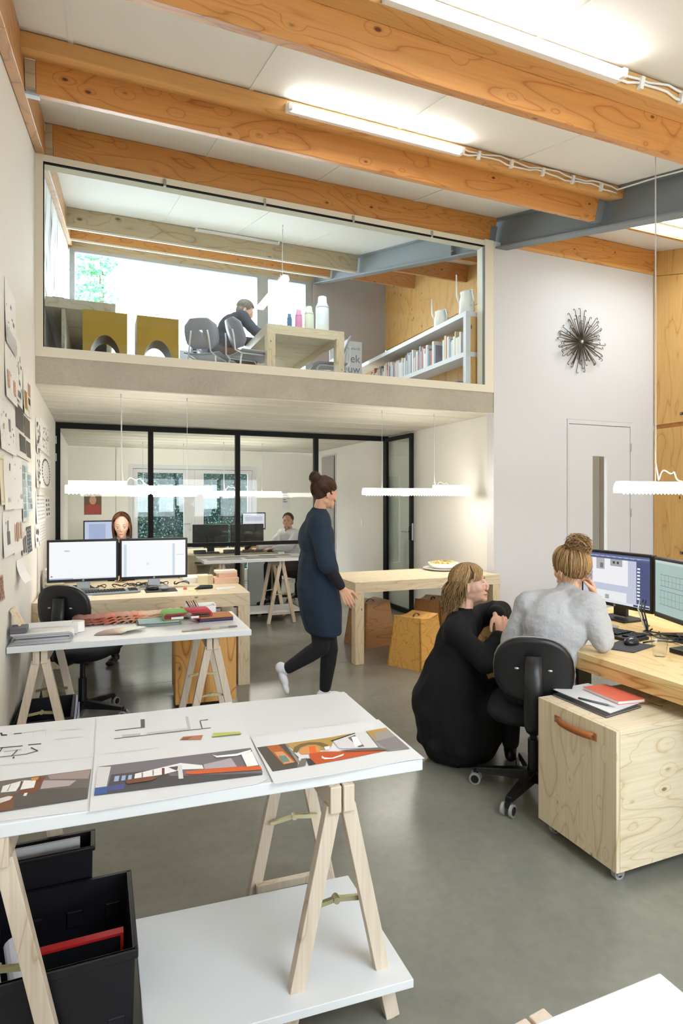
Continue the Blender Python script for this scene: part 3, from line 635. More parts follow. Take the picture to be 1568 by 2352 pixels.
sheet('drawing_sheet', 'middle drawing sheet on the foreground table, elevation above a grey interior picture', [(222, 1649), (531, 1613), (580, 1707), (612, 1790), (590, 1801), (205, 1865), (215, 1760)], TZ + .0014, [
  ('#55555a', Z(zp, [(973, 218), (1002, 216), (1003, 276), (975, 278)])), ('#3b3b40', ln(zp, 795, 295, 975, 275, 5)), ('#b9babd', Z(zp, [(845, 325), (973, 314), (973, 330), (845, 342)])),
  ('#4d4d52', ln(zp, 790, 352, 1460, 276, 4)), ('#c3c6c9', Z(zp, [(1018, 308), (1320, 276), (1320, 288), (1018, 322)])), ('#b4bcc2', Z(zp, [(1285, 200), (1300, 198), (1318, 280), (1304, 282)])),
  ('#2d2d31', ln(zp, 1384, 228, 1400, 280, 6)), ('#3b3b40', ln(zp, 1384, 226, 1440, 219, 4)), ('#cfd0d3', ln(zp, 690, 460, 1100, 415, 2)),
  ('#b7765a', Z(zp, [(1268, 337), (1405, 326), (1392, 358), (1243, 360)])), ('#8c4f3b', Z(zp, [(1268, 345), (1330, 338), (1300, 358), (1250, 360)])),
  ('#c0c26a', Z(zp, [(1478, 312), (1660, 302), (1672, 316), (1465, 338)])), ('#6f7a3a', Z(zp, [(1465, 338), (1672, 318), (1660, 324), (1470, 342)])),
  ('#777077', Z(zp, [(682, 545), (1735, 415), (1820, 585), (652, 745)])), ('#d7d3d6', Z(zp, [(678, 548), (768, 545), (738, 682), (658, 692)])),
  ('#4f4a4e', Z(zp, [(770, 600), (1130, 560), (1180, 610), (1815, 590), (1817, 600), (652, 745), (660, 735), (745, 690)])), ('#3d5c9c', Z(zp, [(658, 694), (745, 684), (740, 730), (652, 744)])),
  ('#47558c', Z(zp, [(748, 682), (865, 660), (855, 700), (745, 715)])), ('#9fb0d8', Z(zp, [(795, 612), (828, 608), (820, 645), (788, 648)])), ('#9fb0d8', Z(zp, [(845, 608), (872, 605), (866, 640), (838, 643)])), ('#a7b4d4', Z(zp, [(890, 605), (915, 602), (910, 632), (884, 636)])),
  ('#efeced', Z(zp, [(935, 595), (1130, 548), (1250, 520), (1400, 535), (1410, 560), (1260, 565), (1130, 600), (930, 628)])), ('#8f898c', ln(zp, 985, 585, 985, 622, 10)), ('#8f898c', ln(zp, 1060, 568, 1060, 606, 10)), ('#6c4030', ln(zp, 1130, 555, 1130, 608, 18)),
  ('#5c5558', Z(zp, [(1165, 550), (1235, 540), (1225, 572)])), ('#dcd9db', Z(zp, [(1230, 535), (1258, 532), (1270, 628), (1236, 630)])), ('#d6622c', Z(zp, [(1290, 578), (1560, 548), (1800, 540), (1815, 566), (1330, 598), (1285, 595)])),
  ('#b1a7b2', Z(zp, [(1410, 530), (1600, 485), (1640, 545), (1415, 562)])), ('#fbfafb', Z(zp, [(1470, 462), (1500, 470), (1640, 455), (1735, 428), (1738, 440), (1640, 470), (1500, 482)])),
  ('#f4f2f3', Z(zp, [(1670, 460), (1745, 440), (1790, 535), (1710, 545)])), ('#7a4a34', Z(zp, [(870, 640), (1060, 610), (1100, 615), (1050, 640), (880, 665)]))], group='drawing sheets on the foreground table')
sheet('drawing_sheet', 'right drawing sheet on the foreground table, orange interior picture with an arch', Z(zq, [(290, 345), (1172, 220), (1490, 490), (1395, 500), (1200, 535), (820, 605), (450, 665), (400, 560)]), TZ + .0028, [
  ('#565048', Z(zq, [(332, 412), (525, 386), (620, 480), (612, 552), (440, 580)])), ('#b5622f', Z(zq, [(398, 405), (480, 392), (600, 512), (515, 532)])), ('#d79a6c', Z(zq, [(450, 445), (510, 440), (590, 515), (520, 525)])), ('#6d8a84', Z(zq, [(480, 470), (530, 468), (560, 508), (510, 518)])),
  ('#8d8a86', Z(zq, [(525, 386), (540, 390), (632, 512), (612, 520)])), ('#b9964f', Z(zq, [(530, 385), (840, 342), (1000, 312), (860, 362), (850, 400), (800, 430), (600, 440)])), ('#7b6440', Z(zq, [(580, 440), (590, 410), (630, 388), (700, 375), (770, 376), (820, 392), (840, 415), (800, 415), (740, 392), (680, 395), (630, 415), (610, 450)])),
  ('#d9955a', Z(zq, [(620, 440), (650, 412), (720, 398), (770, 420), (770, 450), (640, 462)])), ('#c4562a', Z(zq, [(690, 455), (790, 440), (900, 440), (1060, 432), (1250, 430), (960, 490), (735, 530), (705, 500)])), ('#e06a2f', Z(zq, [(690, 405), (735, 400), (745, 450), (700, 455)])),
  ('#7a726c', Z(zq, [(640, 490), (680, 485), (665, 540), (605, 552)])), ('#3b3a3a', Z(zq, [(672, 490), (700, 488), (740, 528), (690, 538)])), ('#f2efec', Z(zq, [(780, 470), (800, 482), (850, 484), (920, 460), (935, 455), (925, 470), (860, 490), (800, 494), (780, 485)])),
  ('#d9d6da', Z(zq, [(855, 365), (1000, 315), (1080, 300), (1175, 415), (900, 420)])), ('#6d6868', Z(zq, [(960, 345), (1010, 325), (1075, 405), (1035, 412)])), ('#efedf0', Z(zq, [(985, 340), (1020, 335), (1060, 392), (1010, 410)])),
  ('#3a3630', Z(zq, [(840, 365), (1010, 310), (1012, 316), (855, 370)])), ('#9c9490', Z(zq, [(1090, 300), (1225, 275), (1390, 420), (1235, 438), (1180, 415)])), ('#b78f42', Z(zq, [(1085, 300), (1225, 275), (1240, 290), (1140, 310), (1160, 360)])), ('#847c80', Z(zq, [(1150, 370), (1290, 335), (1385, 418), (1240, 430)])),
  ('#f0eeec', Z(zq, [(795, 408), (835, 402), (838, 425), (805, 430)])), ('#6a625c', Z(zq, [(900, 432), (1180, 412), (1250, 430), (960, 440)]))], group='drawing sheets on the foreground table')
# ------------------------------------------------------------------ crates beside the foreground trestle
def crate(label, x0, x1, y0, y1, z0, z1, rim=.022, rz=0.0, detail=True, name='plastic_crate', cat='crate'):
    cx_, cy_ = (x0 + x1) / 2, (y0 + y1) / 2; a, b_, h = (x1 - x0) / 2, (y1 - y0) / 2, z1 - z0
    t = thing(name, label, cat, (cx_, cy_, z0), rz)
    def P(mb, n, m=M['crate'], **k): return put(mb, n, m, t, world=False, **k)
    w = .006; q = .95
    P(MB().box(-a * q, a * q, -b_ * q, b_ * q, 0, w), 'base')
    for sx in (-1, 1):
        P(MB().hexa([(sx * a * q - w * .5, -b_ * q, w), (sx * a * q + w * .5, -b_ * q, w), (sx * a * q + w * .5, b_ * q, w), (sx * a * q - w * .5, b_ * q, w), (sx * a - w, -b_, h), (sx * a, -b_, h), (sx * a, b_, h), (sx * a - w, b_, h)]), 'side_wall')
    for sy in (-1, 1):
        P(MB().hexa([(-a * q, sy * b_ * q - w * .5, w), (a * q, sy * b_ * q - w * .5, w), (a * q, sy * b_ * q + w * .5, w), (-a * q, sy * b_ * q + w * .5, w), (-a, sy * b_ - w, h), (a, sy * b_ - w, h), (a, sy * b_, h), (-a, sy * b_, h)]), 'end_wall')
    P(MB().box(-a - .008, a + .008, -b_ - .008, -b_ + .004, h - rim * 1.6, h).box(-a - .008, a + .008, b_ - .004, b_ + .008, h - rim * 1.6, h).box(-a - .008, -a + .004, -b_ + .004, b_ - .004, h - rim * 1.6, h).box(a - .004, a + .008, -b_ + .004, b_ - .004, h - rim * 1.6, h), 'rim', bevel=.003)
    if detail:
        for i in range(4):
            x = -a * .78 + i * a * .52
            for zz in (.30, .58):
                P(MB().box(x - .022, x + .022, -b_ - .002, -b_ + .008, h * zz, h * (zz + .16)), 'rib', bevel=.003); P(MB().box(x - .022, x + .022, b_ - .014, b_ - .003, h * zz, h * (zz + .16)), 'rib', bevel=.003)
    return t
crate('black slotted plastic crate in the bottom left corner holding a red-edged folder', -.335, .095, 1.692, 2.05, 0, .315, rim=.016)
crate('flat black box of papers behind the bottom left crate', -.36, -.012, 2.075, 2.175, 0, .405, detail=False, rim=.008, name='open_box', cat='box')
tag(put(MB().box(-.33, -.05, 2.12, 2.13, .01, .415), 'paper_stack', M['paper']), 'white papers standing in the flat black box at bottom left', 'papers')
fo = thing('folder', 'black folder with a red edge standing in the bottom left crate', 'folder', (-.06, 1.81, .16))
put(MB().box(-.16, .062, 1.80, 1.82, .01, .285), 'cover', M['blackplastic'], fo)
put(MB().box(-.16, .062, 1.798, 1.822, .285, .292).box(.062, .070, 1.798, 1.822, .01, .292), 'edge_binding', plain('red_tape', '#b01a1e', .5), fo)
for i, (x, y, l) in enumerate(((-.17, 1.74, 'white paper roll lying in the bottom left crate, nearest the trestle leg'), (-.25, 1.75, 'grey paper roll beside the white roll in the bottom left crate'))):
    tag(put(MB().cyl((x, y, .20 + i * .02), (x - .04, y + .16, .27), .03, n=14), 'paper_roll', plain('roll_paper_%d' % i, '#c9c6cf' if i else '#dedbe2', .7), smooth=False), l, 'paper roll')
# table corner at bottom right
tb = thing('trestle_table_top', 'blank white table corner at the bottom right', 'table', (.5, .4, .70))
put(MB().box(.12, .850, .08, .712, .706, .739), 'board', M['white'], tb, bevel=.003)
trestle('trestle', 'trestle with its bar ends showing at the bottom right table corner', (.655, .43, 0), math.radians(6), L=.66, shelf=False)
trestle('trestle', 'trestle under the left side of the bottom right table', (.22, .43, 0), 0, L=.60, shelf=False)
# ------------------------------------------------------------------ generic furniture
def slab_table(name, label, x0, x1, y0, y1, h, th, rz=0, mat=None, leg_mat=None, leg_w=.09):
    """table of thick plywood: a top and slab-ended legs in one plane with the edge"""
    cx_, cy_ = (x0 + x1) / 2, (y0 + y1) / 2; a, b_ = (x1 - x0) / 2, (y1 - y0) / 2
    t = thing(name, label, 'table', (cx_, cy_, 0), rz)
    put(MB().box(-a, a, -b_, b_, h - .03, h), 'table_top', mat, t, world=False, bevel=.002)
    put(MB().box(-a, a, -b_, -b_ + .03, h - th, h - .0302), 'apron', mat, t, world=False)
    put(MB().box(-a, a, b_ - .03, b_, h - th, h - .0302), 'apron', mat, t, world=False)
    put(MB().box(-a + .0005, -a + .03, -b_ + .0302, b_ - .0302, h - th, h - .0302), 'apron', mat, t, world=False)
    put(MB().box(a - .03, a - .0005, -b_ + .0302, b_ - .0302, h - th, h - .0302), 'apron', mat, t, world=False)
    for sx in (-1, 1):
        for sy in (-1, 1):
            xa, ya = sx * (a - leg_w), sy * (b_ - leg_w)
            put(MB().box(min(xa, sx * a), max(xa, sx * a), min(ya, sy * b_), max(ya, sy * b_), 0, h - th - .0004), 'leg', leg_mat or mat, t, world=False, bevel=.002)
    return t
def office_chair(label, loc, rz, backz=.70, seatz=.47, base_rot=.5, light_trim=True):
    t = thing('office_chair', label, 'chair', loc, rz)
    def P(mb, n, m, par=None, **k): return put(mb, n, m, par or t, world=False, **k)
    for i in range(5):
        a = base_rot + i * 2 * PI / 5; c, s = math.cos(a), math.sin(a)
        arm = P(MB().hexa([(.03 * c + .028 * s, .03 * s - .028 * c, .07), (.03 * c - .028 * s, .03 * s + .028 * c, .07), (.29 * c - .02 * s, .29 * s + .02 * c, .065), (.29 * c + .02 * s, .29 * s - .02 * c, .065),
                           (.03 * c + .024 * s, .03 * s - .024 * c, .125), (.03 * c - .024 * s, .03 * s + .024 * c, .125), (.29 * c - .016 * s, .29 * s + .016 * c, .088), (.29 * c + .016 * s, .29 * s - .016 * c, .088)]), 'base_arm', M['blackplastic'], bevel=.004)
        for k in (-1, 1):
            p = Vector((.295 * c, .295 * s, .03)) + Vector((-s, c, 0)) * k * .015
            q = p + Vector((-s, c, 0)) * k * .014
            P(MB().cyl(p, q, .03, n=18), 'caster_wheel', plain_wheel, arm)
            P(MB().cyl(q - Vector((-s, c, 0)) * k * .001, q + Vector((-s, c, 0)) * k * .002, .021, n=14), 'caster_hub', M['blackplastic'], arm)
        P(MB().cyl((.295 * c, .295 * s, .04), (.295 * c, .295 * s, .07), .014, n=10), 'caster_stem', M['blackplastic'], arm)
    P(MB().cyl((0, 0, .06), (0, 0, .28), .028, n=16).cyl((0, 0, .28), (0, 0, seatz - .08), .018, n=14), 'gas_column', M['blackplastic'], smooth=False)
    P(MB().box(-.12, .12, -.09, .09, seatz - .095, seatz - .06), 'mechanism', M['blackplastic'], bevel=.008)
    def pad(wx, wy, th, z, dish=.0):
        m = MB(); n = 24; rings = []
        for (f, dz) in ((.90, -th / 2), (1.0, 0), (.93, th / 2), (.6, th / 2 + .006), (0.05, th / 2 + .004)):
            ring = []
            for k in range(n):
                a = 2 * PI * k / n; c, s = math.cos(a), math.sin(a); e = .55
                ring.append((wx * f * math.copysign(abs(c) ** e, c), wy * f * math.copysign(abs(s) ** e, s), z + dz))
            rings.append(ring)
        V = [p for r in rings for p in r]
        F = [(i * n + k, i * n + (k + 1) % n, (i + 1) * n + (k + 1) % n, (i + 1) * n + k) for i in range(len(rings) - 1) for k in range(n)]
        F += [tuple(range(n))[::-1], tuple((len(rings) - 1) * n + k for k in range(n))]
        return m.add(V, F)
    P(pad(.235, .23, .06, seatz - .03), 'seat', M['darkfab'], smooth=True)
    # backrest: rounded shell curved round the sitter
    m = MB(); nu, nv = 28, 8
    rings = []
    for j in range(nv + 1):
        f = j / nv
        ring = []
        for k in range(nu):
            a = 2 * PI * k / nu; c, s = math.cos(a), math.sin(a)
            yy = .182 * f * math.copysign(abs(c) ** .72, c) * (1.0 - .10 * (s if s > 0 else 0) ** 1.0); zz = .152 * f * math.copysign(abs(s) ** .72, s)
            ring.append((-.235 + .9 * yy * yy - .10 * zz - .35 * zz * zz, yy, backz + zz))
        rings.append(ring)
    V = [rings[0][0]] + [p for r in rings[1:] for p in r]
    F = [(0, 1 + k, 1 + (k + 1) % nu) for k in range(nu)] + [(1 + (j - 1) * nu + k, 1 + j * nu + k, 1 + j * nu + (k + 1) % nu, 1 + (j - 1) * nu + (k + 1) % nu) for j in range(1, nv) for k in range(nu)]
    m.add(V, F); P(m, 'backrest', M['blackplastic'], smooth=True, solid=.03)
    ring = rings[-1] + [rings[-1][0]]
    if light_trim: P(MB().tube([(p[0] + .016, p[1] * 1.012, backz + (p[2] - backz) * 1.012) for p in ring], .006, 6), 'edge_piping', plain_trim, smooth=True)
    P(MB().tube([(-.10, 0, seatz - .075), (-.22, 0, seatz - .07), (-.275, 0, seatz - .02), (-.285, 0, backz - .09), (-.272, 0, backz + .07)], [.03, .036, .045, .045, .040], 12, flat=.62), 'back_support', M['blackplastic'], smooth=True)
    for sy in (-1, 1): P(MB().ball((-.262, sy * .075, backz + .005), (.006, .012, .006), 8), 'back_bolt', M['galv'])
    P(MB().tube([(0, .08, seatz - .08), (0, .22, seatz - .085)], .008, 8), 'lever', M['blackplastic'])
    return t
plain_wheel = plain('grey_wheel', '#9a9a9c', .4); plain_trim = plain('grey_piping', '#8f8c88', .7)
def monitor(label, c, rz, w, h, prints, tilt=.0, base=True, bez=.018, stand=None, foot_z=.75, kind='silver', lit=True, logo=True):
    """screen centre c, facing local -Y"""
    t = thing('monitor', label, 'monitor', (c[0], c[1], foot_z), rz)
    def P(mb, n, m, **k): return put(mb, n, m, t, world=False, **k)
    z0 = c[2] - h / 2 - foot_z; z1 = z0 + h
    P(MB().box(-w / 2, w / 2, -.012, .03, z0, z1), 'housing', M['blackplastic'], bevel=.006)
    m = MB(); a0, a1, b0, b1 = -w / 2 + bez, w / 2 - bez, z0 + bez * 1.3, z1 - bez
    def q(u, v, k=0): return (a0 + (a1 - a0) * u, -.0125 - k * .0002, b1 - (b1 - b0) * v)
    for k, (col, pts) in enumerate(prints):
        if len(pts) == 2: (ua, va), (ub, vb) = pts; pts = [(ua, va), (ub, va), (ub, vb), (ua, vb)]
        m.color(lin(col)); m.poly([q(u, v, k + 1) for u, v in pts][::-1])
    P(m, 'display', M['screen'] if lit else M['printed'])
    if logo:
        lg = P(MB().cyl((0, -.0123, z0 + .012), (0, -.0133, z0 + .012), .008, n=16), 'logo_disc', M['galv'])
        tm = text_mesh('hp', .011, (-.0055, -.0139, z0 + .0085), (1, 0, 0), (0, 0, 1)); put(tm, 'logo_letters', M['blackplastic'], lg, world=False)
    mt = M['galv'] if kind == 'silver' else M['blackplastic']
    if base:
        P(MB().box(-.05, .05, .031, .055, .02, z0 + h * .5), 'stand_column', mt, bevel=.004)
        P(MB().box(-.12, .12, -.06, .13, .0, .012), 'stand_foot', mt, bevel=.004)
    return t
# ------------------------------------------------------------------ left desk
DR = math.radians(-3.2)
ld = slab_table('plywood_desk', 'pale plywood desk with twin screens in the left middle', -.41, 1.19, 4.87, 5.95, .75, .105, DR, M['ply'], M['plyv'], .095)
white_ui = [('#fbfcff', [(0, 0), (1, 1)]), ('#dfe6f2', [(.0, .965), (1, 1)]), ('#7f9fd0', [(.0, .975), (.35, .995)]), ('#c8ccd6', [(.22, .22), (.30, .26)]), ('#d05050', [(.02, .90), (.05, .93)])]
monitor('left one of the two white screens on the plywood desk', (-.102, 5.37, 1.008), math.radians(-1.5), .54, .345, white_ui)
monitor('right one of the two white screens, with pale blue side bars', (.455, 5.375, 1.005), math.radians(-3), .555, .345,
        [('#fcfdff', [(0, 0), (1, 1)]), ('#cfe0ea', [(.03, .10), (.075, 1)]), ('#cfe0ea', [(.79, .10), (.83, 1)]), ('#cfe0ea', [(.86, .40), (.98, .42)]), ('#e6e9f6', [(.38, .62), (.42, .68)])])
def keyboard(label, p, rz, w=.46, d=.17, silver=True):
    t = thing('keyboard', label, 'keyboard', p, rz)
    def P(mb, n, m, **k): return put(mb, n, m, t, world=False, **k)
    prof = []
    n = 20
    out = [(-w / 2 + .02 * 0, -d / 2 + .02), (-w / 2 + .05, -d / 2), (w / 2 - .05, -d / 2), (w / 2, -d / 2 + .02), (w / 2, d / 2 - .02), (w / 2 - .04, d / 2), (-w / 2 + .04, d / 2), (-w / 2, d / 2 - .02)]
    P(MB().prism([(x, y, 0) for x, y in out], (0, 0, .016)), 'case', plain('keyboard_case', '#8b9098', .4) if silver else M['blackplastic'], bevel=.005)
    ks = MB()
    for r in range(5):
        for k in range(18):
            if k in (14,): continue
            x = -w / 2 + .03 + k * (w - .06) / 17; y = -d * .22 + r * d * .155
            ks.box(x - .0095, x + .0095, y - .0105, y + .0105, .0165, .024)
    o = P(ks, 'keys', M['blackplastic'], bevel=.0015); o['kind'] = 'stuff'
    return t
keyboard('silver and black keyboard in front of the white screens', (.10, 5.215, .751), math.radians(4))
def mouse(label, p, rz):
    t = thing('computer_mouse', label, 'mouse', p, rz)
    m = MB().ball((0, 0, .012), (.055, .032, .026), 16)
    m.v = [(x, y, max(z, 0.0)) for x, y, z in m.v]
    put(m, 'shell', plain('mouse_plastic', '#26262b', .25), t, world=False, smooth=True)
    put(MB().box(.018, .036, -.004, .004, .031, .0365), 'wheel', M['blackplastic'], t, world=False)
    return t
tag(put(MB().box(.37, .62, 5.11, 5.30, .7505, .754), 'mouse_pad', plain('pad', '#2c2d33', .8)), 'dark mouse pad on the left plywood desk', 'mouse pad')
mouse('black mouse on the left plywood desk', (.43, 5.24, .7545), math.radians(160))
tag(put(MB().ball((.52, 5.16, .7655), (.03, .014, .010), 10), 'usb_dongle', plain('grey_gadget', '#4a4b50', .4), smooth=True), 'small grey gadget on the mouse pad beside the left mouse', 'gadget')
# small things on the left desk
tag(put(MB().prism([(-.30, 5.0, .7505), (-.08, 4.98, .7505), (-.02, 5.15, .7505), (-.26, 5.17, .7505)], (0, 0, .003)), 'paper_sheet', M['paper']), 'white paper lying left of the keyboard', 'paper')
tag(put(MB().box(-.27, -.17, 5.20, 5.25, .7505, .765), 'calculator', plain('grey_calc', '#6b675c', .5), bevel=.004), 'small grey green box left of the keyboard', 'box')
tag(put(MB().tube([(-.28, 5.06, .7575), (-.18, 5.02, .7575)], .004, 8), 'pencil', plain('pink_pencil', '#b98a72', .5)), 'pinkish pencil on the white paper at left', 'pencil')
tag(put(MB().lathe([(.016, 0), (.018, .008), (.012, .012), (.016, .018), (.010, .020)], (.69, 5.19, .7505), 14), 'tape_roll', plain('coral', '#d9705f', .5), smooth=False), 'small coral red tape roll on the left desk', 'tape roll')
st_ = thing('stapler', 'black stapler on the left desk beside the coral tape roll', 'stapler', (.84, 5.16, .7505), math.radians(8))
put(MB().box(-.075, .075, -.018, .018, 0, .010), 'base', M['blackplastic'], st_, world=False, bevel=.004)
put(MB().hexa([(-.07, -.016, .0102), (.08, -.016, .0102), (.08, .016, .0102), (-.07, .016, .0102), (-.03, -.012, .035), (.075, -.014, .030), (.075, .014, .030), (-.03, .012, .035)]), 'arm', M['blackplastic'], st_, world=False, bevel=.005)
tag(put(MB().prism([(.70, 5.08, .7505), (.77, 5.07, .7505), (.78, 5.10, .7505), (.71, 5.12, .7505)], (0, 0, .006)), 'note_block', plain('yellow_note', '#e8df8a', .7)), 'yellow sticky note block on the left desk', 'note')
tag(put(MB().prism([(.93, 5.05, .7505), (1.10, 5.10, .7505), (1.12, 5.20, .7505), (.94, 5.17, .7505)], (0, 0, .003)), 'envelope', M['paper']), 'white envelope near the right end of the left desk', 'envelope')
def bottle_block(name, label, x0, x1, y0, y1, z0, z1, c, cat='box'): return tag(put(MB().box(x0, x1, y0, y1, z0, z1), name, plain(name + label[:6], c, .6), bevel=.003), label, cat)
bottle_block('sample_box', 'pink sample box, lowest of three stacked at the right end of the left desk', .98, 1.20, 5.42, 5.60, .7505, .80, '#e3bfa8')
bottle_block('sample_box', 'smaller pink sample box, middle of three stacked on the left desk', 1.02, 1.19, 5.44, 5.58, .8005, .838, '#dfb49c')
bottle_block('sample_box', 'whitish sample box, topmost of three stacked on the left desk', 1.00, 1.19, 5.45, 5.58, .8385, .862, '#e6ddd0')
bottle_block('sample_box', 'pale yellow jar beside the stacked sample boxes', .84, .92, 5.42, 5.50, .7505, .83, '#e3d8b4')
bottle_block('sample_box', 'second pale jar just right of the pale yellow jar', .925, .975, 5.46, 5.54, .7505, .825, '#d8c7a0')
bottle_block('paper_stack', 'stack of white papers behind the right white screen', .72, .98, 5.55, 5.80, .7505, .80, '#e8e7e2', 'papers')
for i in range(5):
    bottle_block('book', ['dark book, lowest in the pile left of the screens', 'cream book second from the bottom left of the screens', 'grey book in the middle of the pile left of the screens', 'cream book second from the top left of the screens', 'white book, topmost in the pile left of the screens'][i], -.405 + .01 * (i % 2), -.27 + .006 * i, 5.62, 5.85, .7505 + i * .034, .783 + i * .034, ['#8a8478', '#cfcaa8', '#b8b5ae', '#d9d3bb', '#e8e6df'][i], 'book')
cb = thing('cable_tangle', 'tangle of dark cables behind the white screens', 'cables', (.2, 5.5, .75))
for i in range(9):
    rr = random.Random(i); pts = []
    x, y = -.15 + .1 * i, 5.49 + .03 * rr.random()
    for k in range(26): pts.append((x, y, .757 + .025 * abs(math.sin(k * .35 + i)))); x += .018 * math.cos(k * .28 + i * 1.3); y += .008 * math.sin(k * .33 + i * 2)
    put(MB().tube(pts, .004, 5), 'cable', M['blackplastic'], cb, smooth=True)
# ------------------------------------------------------------------ pine drawer cabinet under the left desk
cab = thing('rolling_cabinet', 'orange plywood rolling cabinet under the left desk', 'cabinet', (.75, 4.66, 0), math.radians(-4))
put(MB().box(-.215, .215, -.28, .26, .05, .60), 'body', M['plyor'], cab, world=False, bevel=.002)
put(MB().box(-.214, .214, -.292, -.281, .052, .598), 'front_panel', M['plyor'], cab, world=False, bevel=.002)
for sx in (-1, 1):
    for sy in (-1, 1): put(MB().cyl((sx * .17 - .01, sy * .22, .025), (sx * .17 + .01, sy * .22, .025), .0245, n=14), 'caster', M['blackplastic'], cab, world=False)
office_chair('black office chair at the left desk, seen behind the swatch table', (-.09, 4.52, 0), math.radians(60), backz=.80, seatz=.50, base_rot=math.radians(-15), light_trim=False)
# bags and dark things under the left desk
bag = thing('bag', 'dark brown leather bag standing against the left wall', 'bag', (-.37, 4.26, 0))
m = MB().ball((-.37, 4.26, .19), (.055, .11, .188), 14); m.v = [(max(x, -.432), y, max(z, .001)) for x, y, z in m.v]
put(m, 'body', plain('dark_brown_leather', '#2a1d1a', .5, bump=.1, bscale=30), bag, smooth=True)
put(MB().tube([(-.37, 4.20, .36), (-.37, 4.22, .45), (-.37, 4.30, .45), (-.37, 4.32, .36)], .008, 6), 'handle', M['darkleather'], bag, smooth=True)
# ------------------------------------------------------------------ swatch table
SZ = .74
tb = thing('trestle_table_top', 'white trestle table top with fabric swatches at left', 'table', (.2, 3.84, .70))
put(MB().prism([(-.435, 3.552, SZ - .035), (.848, 3.492, SZ - .035), (.862, 4.13, SZ - .035), (-.435, 4.19, SZ - .035)], (0, 0, .034)), 'board', M['white'], tb, bevel=.003)
trestle('trestle', 'wooden trestle under the right end of the swatch table', (.645, 3.83, 0), math.radians(-3), L=.58, shelf=False)
trestle('trestle', 'wooden trestle under the left end of the swatch table, over the crate', (-.265, 3.87, 0), math.radians(-3), L=.58, shelf=False)
crate('black plastic crate with crumpled paper under the swatch table', -.415, -.13, 3.665, 4.08, 0, .30)
for i in range(4):
    rr = random.Random(30 + i); m = MB().ball((-.35 + .055 * i, 3.78 + .05 * (i % 2), .17), .045, 10)
    m.v = [(x + rr.uniform(-.02, .02), y + rr.uniform(-.02, .02), z + rr.uniform(-.02, .02)) for x, y, z in m.v]
    tag(put(m, 'crumpled_paper', M['paper']), ['leftmost crumpled paper ball in the crate under the swatch table', 'second crumpled paper ball from the left in that crate', 'third crumpled paper ball from the left in that crate', 'rightmost crumpled paper ball in the crate under the swatch table'][i], 'paper')
tag(put(MB().box(-.118, -.108, 3.62, 4.10, .0, .29).box(-.104, -.098, 3.66, 4.08, 0, .25), 'panel_sheet', plain('bluish_board', '#aeb4cc', .4)), 'thin bluish boards leaning at the right side of the left crate', 'board')
# long row of overlapping leather samples
CL = ['#7a4a44', '#8e5246', '#a8604e', '#c06d55', '#b8866c', '#c49280', '#cf8a68', '#dba88c', '#d3b39a', '#ceb5a2', '#d6bdae', '#cfc3b6']
sx0, sx1 = -.12, .47
for i, c in enumerate(CL):
    x = sx0 + (sx1 - sx0) * i / 11
    m = MB(); n = 6
    for lay in range(3):
        g = [[(x + .092 * u / n - .01 * lay, 3.955 + .02 * lay + .14 * v / 2 + .003 * math.sin(i * 3 + u), SZ + .004 + .011 * lay + .014 * math.sin(PI * u / n * .9) + .0035 * i * 0 + .004 * math.sin(u + i)) for u in range(n + 1)] for v in range(3)]
        V = [p for r in g for p in r]; F = [(r * (n + 1) + u, r * (n + 1) + u + 1, (r + 1) * (n + 1) + u + 1, (r + 1) * (n + 1) + u) for r in range(2) for u in range(n)]
        m.add(V, F)
    words = ['dark brown', 'brown', 'brick brown', 'terracotta', 'clay', 'dusty pink', 'orange', 'light orange', 'sand', 'beige', 'pale pink', 'pale grey']
    tag(put(m, 'leather_sample', plain('leather_sample_%d' % i, c, .75, bump=.2, bscale=90), solid=.007), '%s leather sample, number %d from the left in the overlapping row' % (words[i], i + 1), 'swatch', 'overlapping leather samples')
